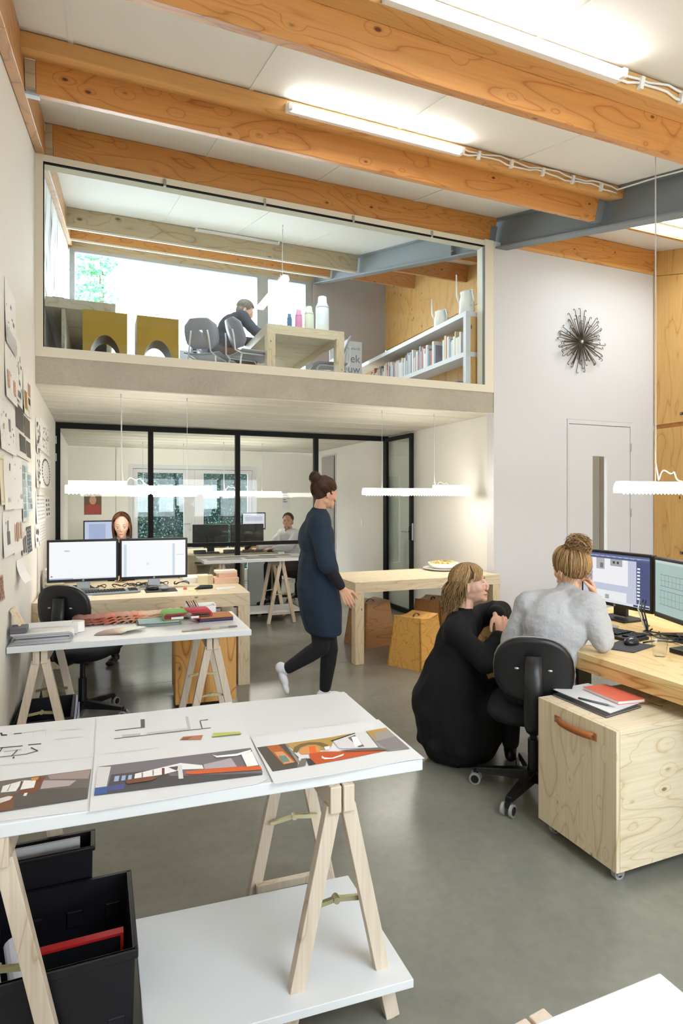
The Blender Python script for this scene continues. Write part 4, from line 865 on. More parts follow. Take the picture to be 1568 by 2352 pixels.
# swatch books
def swatch_book(label, x0, x1, y0, y1, layers, fold=None):
    t = thing('swatch_book', label, 'swatch book', ((x0 + x1) / 2, (y0 + y1) / 2, SZ))
    z = SZ + .001
    for c, th in layers:
        put(MB().box(x0, x1, y0, y1, z, z + th - .0004), 'swatch', plain('swatch_' + c, c, .8, bump=.15, bscale=150), t, bevel=.0015); z += th; x0 += .003; y1 -= .002
    return t, z
swatch_book('teal grey swatch book lying under the green fold', .225, .47, 3.80, 3.95, [('#7f9a9a', .006), ('#8b8580', .006), ('#6c6a68', .005), ('#9bb3b1', .008)])
swatch_book('dark purple swatch book with orange brown top on the swatch table', .585, .80, 3.78, 3.93, [('#dcdadc', .004), ('#3a3350', .009), ('#4a3c60', .009), ('#5c3844', .006), ('#b97a45', .008)])
def fold_book(label, x0, y0, w, d, r, top, under, turn=1):
    t = thing('swatch_book', label, 'swatch book', (x0, y0, SZ))
    for k, c in enumerate([top] + under):
        rr = r - .006 * k; L = w - .012 * k; pts = []
        cxx = x0 if turn > 0 else x0 + w; zc_ = SZ + .028 + r
        for i in range(9):
            a = PI / 2 + PI * i / 8
            pts.append((cxx + turn * (r + rr * math.cos(a) - 0 * r), zc_ + rr * math.sin(a)))
        prof = [(cxx + turn * L, zc_ + rr)] + pts + [(cxx + turn * (L * .75), zc_ - rr)]
        m = MB(); V = [(x, y0, z) for x, z in prof] + [(x, y0 + d, z) for x, z in prof]; n = len(prof)
        m.add(V, [(i, i + 1, n + i + 1, n + i) for i in range(n - 1)])
        put(m, 'swatch', plain('fold_' + c, c, .8, bump=.15, bscale=150), t, smooth=True, solid=.004)
    put(MB().box(x0 + w * .3 if turn > 0 else x0 + .02, x0 + w * .75 if turn > 0 else x0 + w * .45, y0 - .003, y0, SZ + .035, SZ + .048), 'label_tag', M['paper'], t)
    return t
fold_book('green swatch folded over on the swatch table', .375, 3.80, .16, .15, .022, '#78ad5e', ['#a85b52', '#9b3a48', '#7a3a40'])
fold_book('crimson red swatch folded over beside the green one', .52, 3.79, .15, .15, .024, '#c23a50', ['#d0584a', '#8b3a3a', '#6a5a48'], turn=-1)
# white pen tray
pt = thing('pen_tray', 'white tray with pencils at the back of the swatch table', 'tray', (.63, 4.06, SZ))
for a in ((.545, .735, 4.02, 4.024, SZ + .001, SZ + .062), (.545, .735, 4.10, 4.104, SZ + .001, SZ + .075), (.545, .549, 4.024, 4.10, SZ + .001, SZ + .07), (.731, .735, 4.024, 4.10, SZ + .001, SZ + .07), (.549, .731, 4.024, 4.10, SZ + .001, SZ + .006)):
    put(MB().box(*a), 'tray_wall', M['whiteplastic'], pt)
for i in range(5):
    tag(put(MB().tube([(.60 + .012 * i, 4.06, SZ + .008), (.545 + .016 * i, 4.05 + .006 * i, SZ + .10)], .004, 6), 'pencil', plain('pencil_%d' % i, ['#2c2a28', '#c08a6a', '#b0705a', '#3a3a3c', '#c9a080'][i], .5)), ['dark pencil, leftmost in the white tray', 'tan pencil second from the left in the white tray', 'rust pencil in the middle of the white tray', 'black pencil second from the right in the white tray', 'light pencil, rightmost in the white tray'][i], 'pencil', 'pencils in the white tray')
ru = thing('strip_sample', 'narrow ruler-like strip of samples at the table front', 'sample strip', (.62, 3.60, SZ), math.radians(4))
for i in range(6): put(MB().box(-.16 + i * .055, -.108 + i * .055, -.012, .012, .001, .006), 'chip', plain('chip_%d' % i, ['#a39880', '#8d8878', '#b07a60', '#b9b39c', '#9d9a86', '#6f6c66'][i], .5), ru, world=False)
# colour fan, magazines
fn = thing('colour_fan', 'opened colour fan lying in the middle of the swatch table', 'colour fan', (.02, 3.66, SZ))
for i in range(14):
    a = math.radians(168 - i * 10.5); c, s = math.cos(a), math.sin(a); p = Vector((.135, 3.655, SZ + .002 + .0012 * i))
    put(MB().obox(p + Vector((c, s * .9, 0)) * .075, Vector((c, s, 0)) * .075, Vector((-s, c, 0)) * .017, (0, 0, .0006)), 'fan_blade', plain('fan_%d' % i, ['#6f5a4c', '#846a5a', '#8f7060', '#9a7c6c', '#a88878', '#b59a86', '#c2ab96', '#cdbaa4', '#d4c7ae', '#d8d0b8', '#dcd6c4', '#e0dccb', '#d9dccf', '#d5d9d0'][i], .5), fn)
    if i < 7: put(MB().obox(p + Vector((c, s * .9, .0009)) * 1.0 + Vector((c, s, 0)) * .10 - Vector((0, 0, SZ * 0)), Vector((c, s, 0)) * .006, Vector((-s, c, 0)) * .016, (0, 0, .0003)), 'white_band', M['paper'], fn)
mg = thing('magazine', 'thick folded newspaper at the left end of the swatch table', 'newspaper', (-.28, 3.62, SZ))
for k in range(6):
    r = .026 - .0038 * k; prof = [(-.42 + .005 * k, SZ + .03 + r)]
    for i in range(7):
        a = PI / 2 - PI * i / 6; prof.append((-.115 - .026 + r * math.cos(a), SZ + .03 + r * math.sin(a)))
    prof.append((-.42 + .005 * k, SZ + .03 - r))
    V = [(x, 3.565, z) for x, z in prof] + [(x, 3.70, z) for x, z in prof]; n = len(prof)
    put(MB().add(V, [(i, i + 1, n + i + 1, n + i) for i in range(n - 1)]), 'page', plain('newsprint_%d' % k, ['#e9e7e2', '#b9b9c4', '#dcdce0', '#9fa0aa', '#d5d3d6', '#c5c3c8'][k], .8), mg, smooth=True, solid=.0022)
tag(put(MB().box(-.425, -.345, 3.585, 3.70, SZ + .060, SZ + .088), 'sample_case', plain('slate_case', '#5a5861', .5), bevel=.003), 'slate grey case on top of the folded newspaper', 'case')
bk = thing('sample_binder', 'white ring binder with tan colour chips behind the newspaper', 'binder', (-.23, 3.83, SZ))
put(MB().box(-.41, -.10, 3.76, 3.90, SZ + .001, SZ + .055), 'binder_body', M['paper'], bk, bevel=.004)
for i in range(8): put(MB().box(-.395 + .031 * i, -.370 + .031 * i, 3.757, 3.7595, SZ + .016, SZ + .04), 'colour_chip', plain('chipb_%d' % i, ['#c9a890', '#c49c88', '#b98f7c', '#b08a78', '#a68272', '#b39a88', '#a88070', '#8f6a60'][i], .6), bk)
put(MB().cyl((-.10, 3.83, SZ + .001), (-.10, 3.83, SZ + .06), .035, n=18), 'binder_spine', M['ceramic'], bk)
lb = thing('leaning_board', 'pale wooden sample board leaning against the left wall on the swatch table', 'board', (-.4, 3.75, SZ))
put(MB().hexa([(-.345, 3.64, SZ + .001), (-.335, 3.64, SZ + .001), (-.335, 3.82, SZ + .001), (-.345, 3.82, SZ + .001), (-.432, 3.66, SZ + .17), (-.422, 3.66, SZ + .17), (-.422, 3.80, SZ + .17), (-.432, 3.80, SZ + .17)]), 'board', M['ply'], lb)
# ------------------------------------------------------------------ long table in the middle, stools, bowl
slab_table('plywood_table', 'pale plywood table with a bowl on it, beside the walking person', 2.18, 3.775, 5.02, 5.80, .75, .095, 0, M['ply'], M['plyv'], .088)
pl = thing('plate', 'large white plate under the bowl', 'plate', (3.46, 5.60, .751))
put(MB().lathe([(.09, 0), (.16, .006), (.215, .022), (.212, .026), (.15, .012), (.01, .008)], (0, 0, 0), 32), 'dish', M['ceramic'], pl, world=False, smooth=True)
bw = thing('bowl', 'white oval bowl of pasta on the plate', 'bowl', (3.47, 5.60, .765))
put(MB().lathe([(.09, 0), (.14, .02), (.17, .062), (.165, .064), (.13, .028), (.01, .018)], (0, 0, 0), 32), 'dish', M['ceramic'], bw, world=False, smooth=True)
m = MB(); rr = random.Random(5)
for i in range(140):
    a, q = rr.uniform(0, 2 * PI), .135 * math.sqrt(rr.random()); m.color(lin(rr.choice(['#e3c67a', '#d9b25c', '#ecd9a2', '#b98a40', '#7d8a4a', '#e8d5b0'])))
    m.ball((q * math.cos(a), q * math.sin(a), .052 + .018 * rr.random()), (.016, .010, .009), 6)
o = put(m, 'pasta', M['cloth'], bw, world=False); o['kind'] = 'stuff'
def stool(label, loc, rz, mat, h=.45):
    t = thing('plywood_stool', label, 'stool', loc, rz, group='trapezoid plywood stools')
    B, T = (.205, .185), (.155, .14)
    def P(mb, n, mm, **k): return put(mb, n, mm, t, world=False, **k)
    c = lambda a, b_, f, z: (a * f[0], b_ * f[1], z)
    n = 8
    # four battered sides, thin plywood; the top is slightly dished
    for (a0, b0), (a1, b1) in (((-1, -1), (1, -1)), ((1, -1), (1, 1)), ((1, 1), (-1, 1)), ((-1, 1), (-1, -1))):
        nx, ny = (a0 + a1) / 2 * .014, (b0 + b1) / 2 * .014
        pts = []
        for i in range(n + 1):
            f = i / n; dz = -.022 * math.sin(PI * f) if abs(b0 - b1) < .1 else 0
            pts.append(((a0 + (a1 - a0) * f) * T[0], (b0 + (b1 - b0) * f) * T[1], h - .006 + dz))
        bot = [(a1 * B[0], b1 * B[1], 0), (a0 * B[0], b0 * B[1], 0)]
        P(MB().prism(pts + bot, (-nx, -ny, 0)), 'side_panel', mat)
    m = MB(); V = []
    for i in range(n + 1):
        f = i / n; z = h - .022 * math.sin(PI * f)
        V += [((-1 + 2 * f) * T[0] * 1.01, -T[1] * 1.01, z), ((-1 + 2 * f) * T[0] * 1.01, T[1] * 1.01, z)]
    P(m.add(V, [(2 * i, 2 * i + 2, 2 * i + 3, 2 * i + 1) for i in range(n)]), 'seat', mat, solid=.012)
    pts = [(-.05 + .1 * i / 8, 0, h - .014 + .028 * math.sin(PI * i / 8) ** .7) for i in range(9)]
    P(MB().tube(pts, .010, 8, flat=.4), 'strap_handle', M['darkleather'], smooth=True)
    return t
stool('light plywood stool in front of the table, beside the crouching person', (2.72, 4.86, 0), math.radians(28), M['stool'])
stool('brownish plywood stool behind the left leg of the long table', (2.66, 5.74, 0), math.radians(12), wood('stool_ply_dull', '#b98f6a', '#93643c', '#4a2b17', 0, 9, 1.3, 1.0, .4, .15, 3.0))
stool('dark plywood stool under the far end of the long table', (3.35, 5.62, 0), math.radians(38), wood('stool_ply_dark', '#a5764a', '#7d5029', '#4a2b17', 0, 9, 1.3, 1.0, .4, .15, 3.0))
# ------------------------------------------------------------------ right desk
RZ = .75
rd = thing('plywood_desk', 'large warm plywood desk with two black monitors at right', 'table', (3, 2.2, 0))
put(MB().box(2.222, 3.80, .95, 3.205, RZ - .03, RZ), 'desk_top', M['plytop'], rd, bevel=.002)
put(MB().box(2.222, 2.252, .95, 3.205, RZ - .085, RZ - .0302), 'edge_apron', M['plydesk'], rd)
put(MB().box(2.2522, 3.80, 3.175, 3.205, RZ - .085, RZ - .0302), 'edge_apron', M['plydesk'], rd)
put(MB().box(2.2522, 3.80, .95, .98, RZ - .085, RZ - .0302), 'edge_apron', M['plydesk'], rd)
for x in (2.225, 3.71):
    for y in (.955, 3.11): put(MB().box(x, x + .09, y, y + .09, 0, RZ - .0855), 'leg', M['plydesk'], rd)
ui1 = [('#c6cde0', [(0, 0), (1, 1)]), ('#59628c', [(0, 0), (1, .10)]), ('#8d97bd', [(0, .035), (1, .06)]), ('#4b5480', [(.82, .10), (1, .93)]), ('#f5f5f8', [(.16, .10), (.70, .62)]), ('#f0f1f5', [(.16, .76), (.68, .95)]),
       ('#b4b4bb', [(.22, .10), (.35, .33)]), ('#77777f', [(.28, .20), (.33, .30)]), ('#a9abb2', [(.44, .10), (.62, .24)]), ('#3c3c42', [(.48, .14), (.51, .19)]), ('#3c3c42', [(.54, .14), (.57, .19)]), ('#9fb3a2', [(.36, .84), (.42, .93)]), ('#dfe6ee', [(0, .95), (1, 1)]), ('#25304f', [(.78, .955), (1, .99)])]
ui1 += [('#eef0f6', [(.835, .22 + .065 * i), (.875, .255 + .065 * i)]) for i in range(10)] + [('#dfe3f0', [(.03 + .09 * i, .05), (.08 + .09 * i, .058)]) for i in range(10)]
ui2 = [('#a9c2bd', [(0, 0), (1, 1)]), ('#c6d6d0', [(0, 0), (1, .05)]), ('#2e3c3c', [(0, .975), (1, 1)])]
for r0, r1 in ((.25, .46), (.54, .80)):
    for z in (r0, r1): ui2.append(('#3c4c4c', [(.10, z), (.95, z + .006)]))
    for i in range(12): ui2.append(('#566a68', [(.12 + .07 * i, r0), (.124 + .07 * i, r1)]))
    ui2.append(('#566a68', [(.10, (r0 + r1) / 2), (.95, (r0 + r1) / 2 + .005)]))
monitor('black monitor with a page layout on screen, in front of the person in grey', (3.045, 2.87, 1.005), math.radians(-90), .56, .35, ui1, kind='black', foot_z=RZ + .001)
monitor('black monitor with green plan drawings at the right edge', (2.945, 2.315, 1.000), math.radians(-111), .56, .35, ui2, kind='black', foot_z=RZ + .001, logo=False)
keyboard('black keyboard under the arm of the person in grey', (2.67, 2.60, RZ + .001), math.radians(-82), silver=False)
tag(put(MB().prism([(2.385, 2.345, RZ + .0005), (2.455, 2.205, RZ + .0005), (2.68, 2.27, RZ + .0005), (2.60, 2.42, RZ + .0005)], (0, 0, .004)), 'mouse_pad', plain('pad_grey', '#3b3c43', .8)), 'dark grey mouse pad on the right desk', 'mouse pad')
mouse('glossy black mouse on the right desk', (2.585, 2.335, RZ + .005), math.radians(15))
gl = thing('drinking_glass', 'empty drinking glass on the right desk', 'glass', (2.525, 2.115, RZ + .001))
put(MB().lathe([(.026, 0), (.029, .004), (.033, .05), (.036, .055), (.037, .09)], (0, 0, 0), 28, top=False), 'tumbler', M['drink'], gl, world=False, smooth=True)
tag(put(MB().box(2.63, 2.86, 1.96, 2.15, RZ + .001, RZ + .025), 'graphics_tablet', M['blackplastic'], bevel=.004), 'flat black tablet on the right desk beside the glass', 'tablet')
tag(put(MB().prism([(2.30, 2.42, RZ + .0005), (2.45, 2.40, RZ + .0005), (2.47, 2.60, RZ + .0005), (2.32, 2.62, RZ + .0005)], (0, 0, .002)), 'paper_sheet', M['paper']), 'white paper under the right forearm of the person in grey', 'paper')
tag(put(MB().box(2.78, 2.86, 2.67, 2.75, RZ + .003, RZ + .012), 'hard_drive', M['galv'], bevel=.003), 'flat silver disc drive at the foot of the layout monitor', 'drive')
cb = thing('cable_tangle', 'loose black cables across the right desk', 'cables', (2.8, 2.4, RZ))
for i, pp in enumerate(([(2.66, 2.33), (2.8, 2.25), (2.9, 2.3), (3.0, 2.42)], [(2.92, 2.45), (2.85, 2.38), (2.8, 2.2), (2.9, 2.1), (3.1, 2.15)], [(2.95, 2.52), (2.86, 2.50), (2.82, 2.36), (2.98, 2.2), (3.2, 2.3)], [(2.75, 2.62), (2.8, 2.45), (2.9, 2.4), (3.05, 2.1)], [(3.02, 2.6), (2.9, 2.52), (2.88, 2.46), (2.98, 2.36)])):
    pts = []
    for k in range(len(pp) - 1):
        for s_ in range(6):
            f = s_ / 6; pts.append((pp[k][0] * (1 - f) + pp[k + 1][0] * f, pp[k][1] * (1 - f) + pp[k + 1][1] * f, RZ + .006 + .012 * abs(math.sin(k * 2 + f * 3 + i))))
    put(MB().tube(pts, .0045, 6), 'cable', M['blackplastic'], cb, smooth=True)
for i in range(3):
    pts = [(2.97, 2.62 - .02 * i, RZ + .17), (2.93, 2.60 - .02 * i, RZ + .12), (2.90, 2.54 - .015 * i, RZ + .05), (2.89, 2.50, RZ + .008)]
    put(MB().tube(pts, .0045, 6), 'cable', M['blackplastic'] if i else M['galv'], cb, smooth=True)
tag(put(MB().box(2.33, 2.42, 2.44, 2.62, .46, .66), 'computer_case', plain('case_grey', '#5f625a', .5), bevel=.004), 'small grey metal computer case under the right desk', 'computer')
# ------------------------------------------------------------------ rolling pedestal with a leather pull
pd = thing('rolling_cabinet', 'pale plywood rolling pedestal with a tan leather pull', 'cabinet', (2.15, 1.985, 0))
px0, px1, py0, py1, pz0, pz1 = 1.872, 2.56, 1.762, 2.208, .052, .605
put(MB().box(px0 + .019, px1, py0, py0 + .018, pz0, pz1 - .0185), 'side_panel', M['ply'], pd)
put(MB().box(px0 + .019, px1, py1 - .018, py1, pz0, pz1 - .0185), 'side_panel', M['ply'], pd)
put(MB().box(px0 + .019, px1, py0, py1, pz1 - .018, pz1), 'top_panel', M['ply'], pd, bevel=.001)
put(MB().box(px0 + .019, px1, py0 + .0185, py1 - .0185, pz0, pz0 + .018), 'bottom_panel', M['ply'], pd)
put(MB().box(px1 - .018, px1 - .001, py0 + .0185, py1 - .0185, pz0 + .0185, pz1 - .0185), 'back_panel', M['ply'], pd)
fr = put(MB().box(px0, px0 + .018, py0 - .0005, py1 + .0005, pz0, pz1), 'drawer_front', M['plyv'], pd, bevel=.0015)
y0, y1 = 1.875, 2.085
pts = []
for i in range(13):
    f = i / 12; pts.append((px0 - .002 - .026 * math.sin(PI * f) ** .6, y0 + (y1 - y0) * f))
V = [(x, y, .560) for x, y in pts] + [(x, y, .532) for x, y in pts]; n = len(pts)
hd = put(MB().add(V, [(i, i + 1, n + i + 1, n + i) for i in range(n - 1)]), 'leather_pull', M['leather'], fr, smooth=True, solid=.004)
for y in (y0, y1):
    put(MB().box(px0 - .0045, px0 - .0005, y - .014 if y == y0 else y - .014, y + .014, .531, .561), 'strap_end', M['leather'], fr)
    put(MB().cyl((px0 - .008, y, .546), (px0 - .0045, y, .546), .006, n=14), 'rivet', M['chrome'], fr)
for x in (px0 + .05, px1 - .06):
    for y in (py0 + .04, py1 - .05):
        cs = put(MB().cyl((x, y - .011, .025), (x, y + .011, .025), .025, n=20), 'caster', plain_wheel, pd)
        put(MB().cyl((x, y - .0125, .025), (x, y - .011, .025), .015, n=14).cyl((x, y + .011, .025), (x, y + .0125, .025), .015, n=14), 'caster_hub', M['blackplastic'], cs)
        put(MB().box(x - .018, x + .012, y - .017, y - .0135, .02, .0515).box(x - .018, x + .012, y + .0135, y + .017, .02, .0515).box(x - .02, x + .02, y - .02, y + .02, .0498, .0518), 'caster_fork', M['galv'], cs)
def quadbook(name, label, pts, z0, z1, mats, cat, spine=True):
    t = thing(name, label, cat, (pts[0][0], pts[0][1], z0))
    cov, pg = mats; c = Vector((sum(p[0] for p in pts) / 4, sum(p[1] for p in pts) / 4))
    put(MB().prism([(x, y, z0) for x, y in pts], (0, 0, .0015)), 'back_cover', cov, t)
    ins = [(c.x + (x - c.x) * .975, c.y + (y - c.y) * .975) for x, y in pts]
    put(MB().prism([(x, y, z0 + .0016) for x, y in ins], (0, 0, z1 - z0 - .0032)), 'pages', pg, t)
    put(MB().prism([(x, y, z1 - .0015) for x, y in pts], (0, 0, .0015)), 'front_cover', cov, t)
    return t
def P2(*q): return [tuple(onZ(u, v, .612))[:2] for u, v in q]
quadbook('notebook', 'dark clipboard of papers on the pedestal, under the red notebook', P2((1268, 1594), (1392, 1646), (1472, 1622), (1352, 1577)), .606, .613, (M['blackplastic'], M['paper']), 'notebook')
tag(put(MB().prism([(x, y, .6135) for x, y in P2((1270, 1585), (1400, 1640), (1470, 1615), (1350, 1571))], (0, 0, .003)), 'paper_sheet', M['paper']), 'loose white papers on the pedestal, under the pen', 'paper')
quadbook('notebook', 'coral red notebook lying on the pedestal', [tuple(onZ(u, v, .63))[:2] for u, v in ((1338, 1578), (1420, 1612), (1482, 1606), (1390, 1572))], .617, .632, (plain('coral_cover', '#e8735c', .6), M['paper']), 'notebook')
a, b_ = onZ(1328, 1604, .62), onZ(1395, 1620, .62)
pn = thing('pen', 'grey pen on the white papers beside the red notebook', 'pen', tuple(a))
put(MB().cyl((a.x, a.y, .6215), (b_.x, b_.y, .6215), .0045, n=10), 'barrel', plain('pen_grey', '#5c5e66', .35), pn, smooth=True)
e = b_ - a; put(MB().cyl((b_.x + .001 * e.x, b_.y, .6215), (b_.x + e.x * .25, b_.y + e.y * .25, .6215), .004, .002, n=10), 'tip', M['galv'], pn, smooth=True)
tag(put(MB().tube([(2.238, 1.94, .622), (2.262, 1.922, .612), (2.275, 1.905, .6085), (2.29, 1.90, .6085)], .0015, 5), 'ribbon_marker', plain('dark_ribbon', '#4a2a2a', .6)), 'thin dark ribbon hanging out of the red notebook', 'ribbon')
office_chair('black office chair carrying the person in grey', (2.08, 2.49, 0), math.radians(50), backz=.70, seatz=.47, base_rot=math.radians(135 - 50))
# ------------------------------------------------------------------ sunburst on the white wall
c = onY(1330, 787, YS); su = thing('wall_sunburst', 'sunburst of dark bent metal rods on the white wall', 'wall art', (c.x, YS - .03, c.z))
rr = random.Random(3)
for i in range(88):
    a = 2 * PI * i / 88 + rr.uniform(-.05, .05); L = rr.uniform(.16, .34) * (1.0 if abs(math.cos(a)) > .3 else 1.08); d_ = Vector((math.cos(a), 0, math.sin(a)))
    y = YS - .012 - rr.uniform(0, .06); p0 = Vector((c.x, YS - .03, c.z)) + d_ * .012; p1 = Vector((c.x, y, c.z)) + d_ * L
    s_ = Vector((-d_.z, 0, d_.x)) * rr.choice((-1, 1))
    pts = [p0, p1, p1 + d_ * .012 + s_ * .008, p1 + d_ * .008 + s_ * .020, p1 - d_ * .004 + s_ * .022]
    put(MB().tube(pts, .0035, 5), 'rod', su_mat if 'su_mat' in globals() else plain('gunmetal', '#4d4538', .45, metal=.6), su)
    if 'su_mat' not in globals(): su_mat = bpy.data.materials['gunmetal']
put(MB().ball((c.x, YS - .035, c.z), .022, 12), 'hub', M['galv'], su, smooth=True)
put(MB().box(c.x - .012, c.x + .012, YS - .03, YS - .001, c.z - .012, c.z + .012), 'mount', M['black'], su)
# ------------------------------------------------------------------ mezzanine furniture
MF = ZM
mt = thing('plywood_table', 'long pale plywood table in the mezzanine carrying four flasks', 'table', (2.1, 7.2, MF))
mx0, mx1, my0, my1, mz = 1.665, 2.545, 6.17, 8.3, MF + .75
put(MB().box(mx0, mx1, my0, my1, mz - .03, mz), 'table_top', M['ply'], mt)
for a in ((mx0, mx1, my0, my0 + .03), (mx0, mx1, my1 - .03, my1), (mx0, mx0 + .03, my0 + .0302, my1 - .0302), (mx1 - .03, mx1, my0 + .0302, my1 - .0302)): put(MB().box(*a, mz - .10, mz - .0302), 'apron', M['ply'], mt)
for x in (mx0, mx1 - .09):
    for y in (my0, my1 - .09): put(MB().box(x, x + .09, y, y + .09, MF, mz - .1002), 'leg', M['plyv'], mt)
def flask(label, x, y, r, h, c):
    t = thing('vacuum_flask', label, 'flask', (x, y, mz + .0005), group='flasks on the mezzanine table')
    m = plain('flask_' + c, c, .35)
    put(MB().lathe([(r * .96, 0), (r, .01), (r, h * .66), (r * .98, h * .67)], (0, 0, 0), 22), 'body', m, t, world=False, smooth=True)
    put(MB().lathe([(r * .99, h * .675), (r * .97, h * .72), (r * .68, h * .84), (r * .64, h * .985), (r * .58, h)], (0, 0, 0), 22), 'cap', m, t, world=False, smooth=True)
flask('small blue flask, leftmost on the mezzanine table', 1.955, 6.31, .028, .17, '#4f7396')
flask('pink flask, second from left on the mezzanine table', 2.06, 6.31, .042, .225, '#d88ab4')
flask('pale green flask, third from left on the mezzanine table', 2.18, 6.31, .054, .275, '#d6dcc9')
flask('tall white flask, rightmost on the mezzanine table', 2.335, 6.30, .074, .40, '#e4ebf2')
def shell_chair(label, loc, rz):
    t = thing('shell_chair', label, 'chair', loc, rz, group='grey shell chairs of the mezzanine')
    g = shell_chair.g; fr_ = shell_chair.f
    def P(mb, n, m, **k): return put(mb, n, m, t, world=False, **k)
    m = MB(); n = 8   # backrest with slot: built as a ring of quads
    def bp(u, v): return (-.21 - .06 * v + .10 * u * u * .4, .19 * u * (1 - .18 * v * v), .66 + .15 * v)
    us = [-1, -.72, -.4, -.12, .12, .4, .72, 1]; vs_ = [-1, -.6, -.25, .2, .6, .9, 1]
    idx = {}; V = []
    for i, u in enumerate(us):
        for j, v in enumerate(vs_):
            uu = u * (1 - .35 * max(0, abs(v) - .6) / .4); idx[i, j] = len(V); V.append(bp(uu, v))
    F = [(idx[i, j], idx[i + 1, j], idx[i + 1, j + 1], idx[i, j + 1]) for i in range(7) for j in range(6) if not (i == 3 and j in (2,))]
    P(m.add(V, F), 'backrest', g, smooth=True, solid=.012)
    m = MB(); V = []; us = [-1, -.6, 0, .6, 1]
    for i in range(7):
        x = -.19 + .40 * i / 6
        for u in us: V.append((x, u * (.20 - .02 * abs(x)), .455 + .012 * u * u - (.03 if i == 6 else 0) - .008 * math.cos(u)))
    P(m.add(V, [(i * 5 + k, i * 5 + k + 1, (i + 1) * 5 + k + 1, (i + 1) * 5 + k) for i in range(6) for k in range(4)]), 'seat', g, smooth=True, solid=.012)
    for s_ in (-1, 1):
        P(MB().tube([(.20, s_ * .19, .0), (.16, s_ * .17, .40), (.12, s_ * .16, .438)], .010, 8), 'leg', fr_, smooth=True)
        P(MB().tube([(-.24, s_ * .19, .0), (-.19, s_ * .16, .36), (-.17, s_ * .15, .438)], .010, 8), 'leg', fr_, smooth=True)
        P(MB().tube([(.12, s_ * .16, .436), (-.18, s_ * .15, .43), (-.235, s_ * .12, .46), (-.245, s_ * .10, .62), (-.255, s_ * .09, .68)], .009, 8), 'back_tube', fr_, smooth=True)
    return t
shell_chair.g = plain('grey_shell', '#9ea3b2', .4); shell_chair.f = plain('white_tube', '#dcdfe3', .35)
shell_chair('grey shell chair far left of the mezzanine table', (1.13, 6.68, MF), math.radians(60))
shell_chair('grey shell chair beside the near left leg of the mezzanine table', (1.55, 6.42, MF), math.radians(12))
shell_chair('grey shell chair tucked under the right side of the mezzanine table', (2.52, 6.62, MF), math.radians(172))
shell_chair('grey shell chair under the far right side of the mezzanine table', (2.72, 7.55, MF), math.radians(178))
# counter at left
ct = thing('counter_cabinet', 'grey pine counter against the left wall of the mezzanine', 'cabinet', (-.1, 6.8, MF))
gp = wood('weathered_pine', '#c9c4b6', '#aaa493', '#7a705c', 1, 7, 1, .6, .55, .3)
put(MB().box(XL + .005, .165, 6.06, 8.6, MF + .645, MF + .735), 'counter_top', gp, ct, bevel=.002)
put(MB().box(-.30, -.27, 6.09, 8.5, MF, MF + .6445), 'side_panel', gp, ct)
put(MB().box(.10, .13, 7.0, 8.5, MF, MF + .6445), 'side_panel', gp, ct)
put(MB().box(-.2695, .0995, 8.4, 8.43, MF, MF + .6445), 'back_panel', gp, ct)
for (x0, x1, y0, y1, l) in ((-.38, -.28, 6.12, 6.3, 'dark closed book at the left end of the mezzanine counter'), (-.18, .05, 6.2, 6.5, 'dark grey flat book in the middle of the mezzanine counter'), (.02, .14, 6.9, 7.3, 'dark folder at the far end of the mezzanine counter')):
    tag(put(MB().box(x0, x1, y0, y1, MF + .736, MF + .758), 'book', plain('charcoal_cover_' + l[:9], '#3d3c44', .6), bevel=.002), l, 'book')
def arch_box(label, x0, x1, y0, y1, h):
    t = thing('arched_stool', label, 'stool', ((x0 + x1) / 2, (y0 + y1) / 2, MF), group='yellow arched box stools')
    w = x1 - x0; cx_ = (x0 + x1) / 2; r = w * .29
    arch = [(cx_ + r * 1.15, MF)] + [(cx_ + r * math.cos(a) * (1 + .15 * (1 - math.sin(a))), MF + h * .30 + h * .31 * math.sin(a)) for a in [PI * i / 12 for i in range(13)]] + [(cx_ - r * 1.15, MF)]
    outer = [(x0, MF), (x0, MF + h), (x1, MF + h), (x1, MF)]
    for yy in (y0, y1 - .015):
        m = MB(); pts = [(x, yy, z) for x, z in outer + arch]
        # strip the panel into quads left/right/top of the arch
        n = len(arch); V = [(x, yy, z) for x, z in arch]; O = []
        for (x, z) in arch:
            a = math.atan2(z - MF - h * .3, x - cx_)
            if z <= MF + h * .3: O.append((x1 if x > cx_ else x0, yy, z))
            else:
                k = min((w / 2) / max(abs(math.cos(a)), 1e-6), (h * .7) / max(math.sin(a), 1e-6)); O.append((cx_ + k * math.cos(a), yy, MF + h * .3 + k * math.sin(a)))
        m.add(V + O, [(i, i + 1, n + i + 1, n + i) for i in range(n - 1)])
        co = [(x1, yy, MF + h), (x0, yy, MF + h)]
        ia = [i for i in range(n - 1) if abs(O[i][0] - x1) < 1e-6 and O[i][2] < MF + h and O[i + 1][2] >= MF + h - 1e-6]
        for i in ia: m.add([O[i], (x1, yy, MF + h), O[i + 1]], [(0, 1, 2)])
        ib = [i for i in range(n - 1) if O[i][2] >= MF + h - 1e-6 and O[i + 1][2] < MF + h - 1e-6]
        for i in ib: m.add([O[i], (x0, yy, MF + h), O[i + 1]], [(0, 1, 2)])
        put(m, 'arched_panel', M['yellow'], t, solid=.015)
    put(MB().box(x0, x1, y0 + .008, y1 - .022, MF + h - .015, MF + h), 'seat', M['yellow'], t)
    for x in (x0, x1 - .015): put(MB().box(x, x + .015, y0 + .008, y1 - .022, MF, MF + h - .0152), 'side_panel', M['yellow'], t)
    m = MB(); V = [(x, y0 + .009, z) for x, z in arch] + [(x, y1 - .023, z) for x, z in arch]; n = len(arch)
    put(m.add(V, [(i, i + 1, n + i + 1, n + i) for i in range(n - 1)]), 'tunnel', plain_tunnel, t, smooth=True)
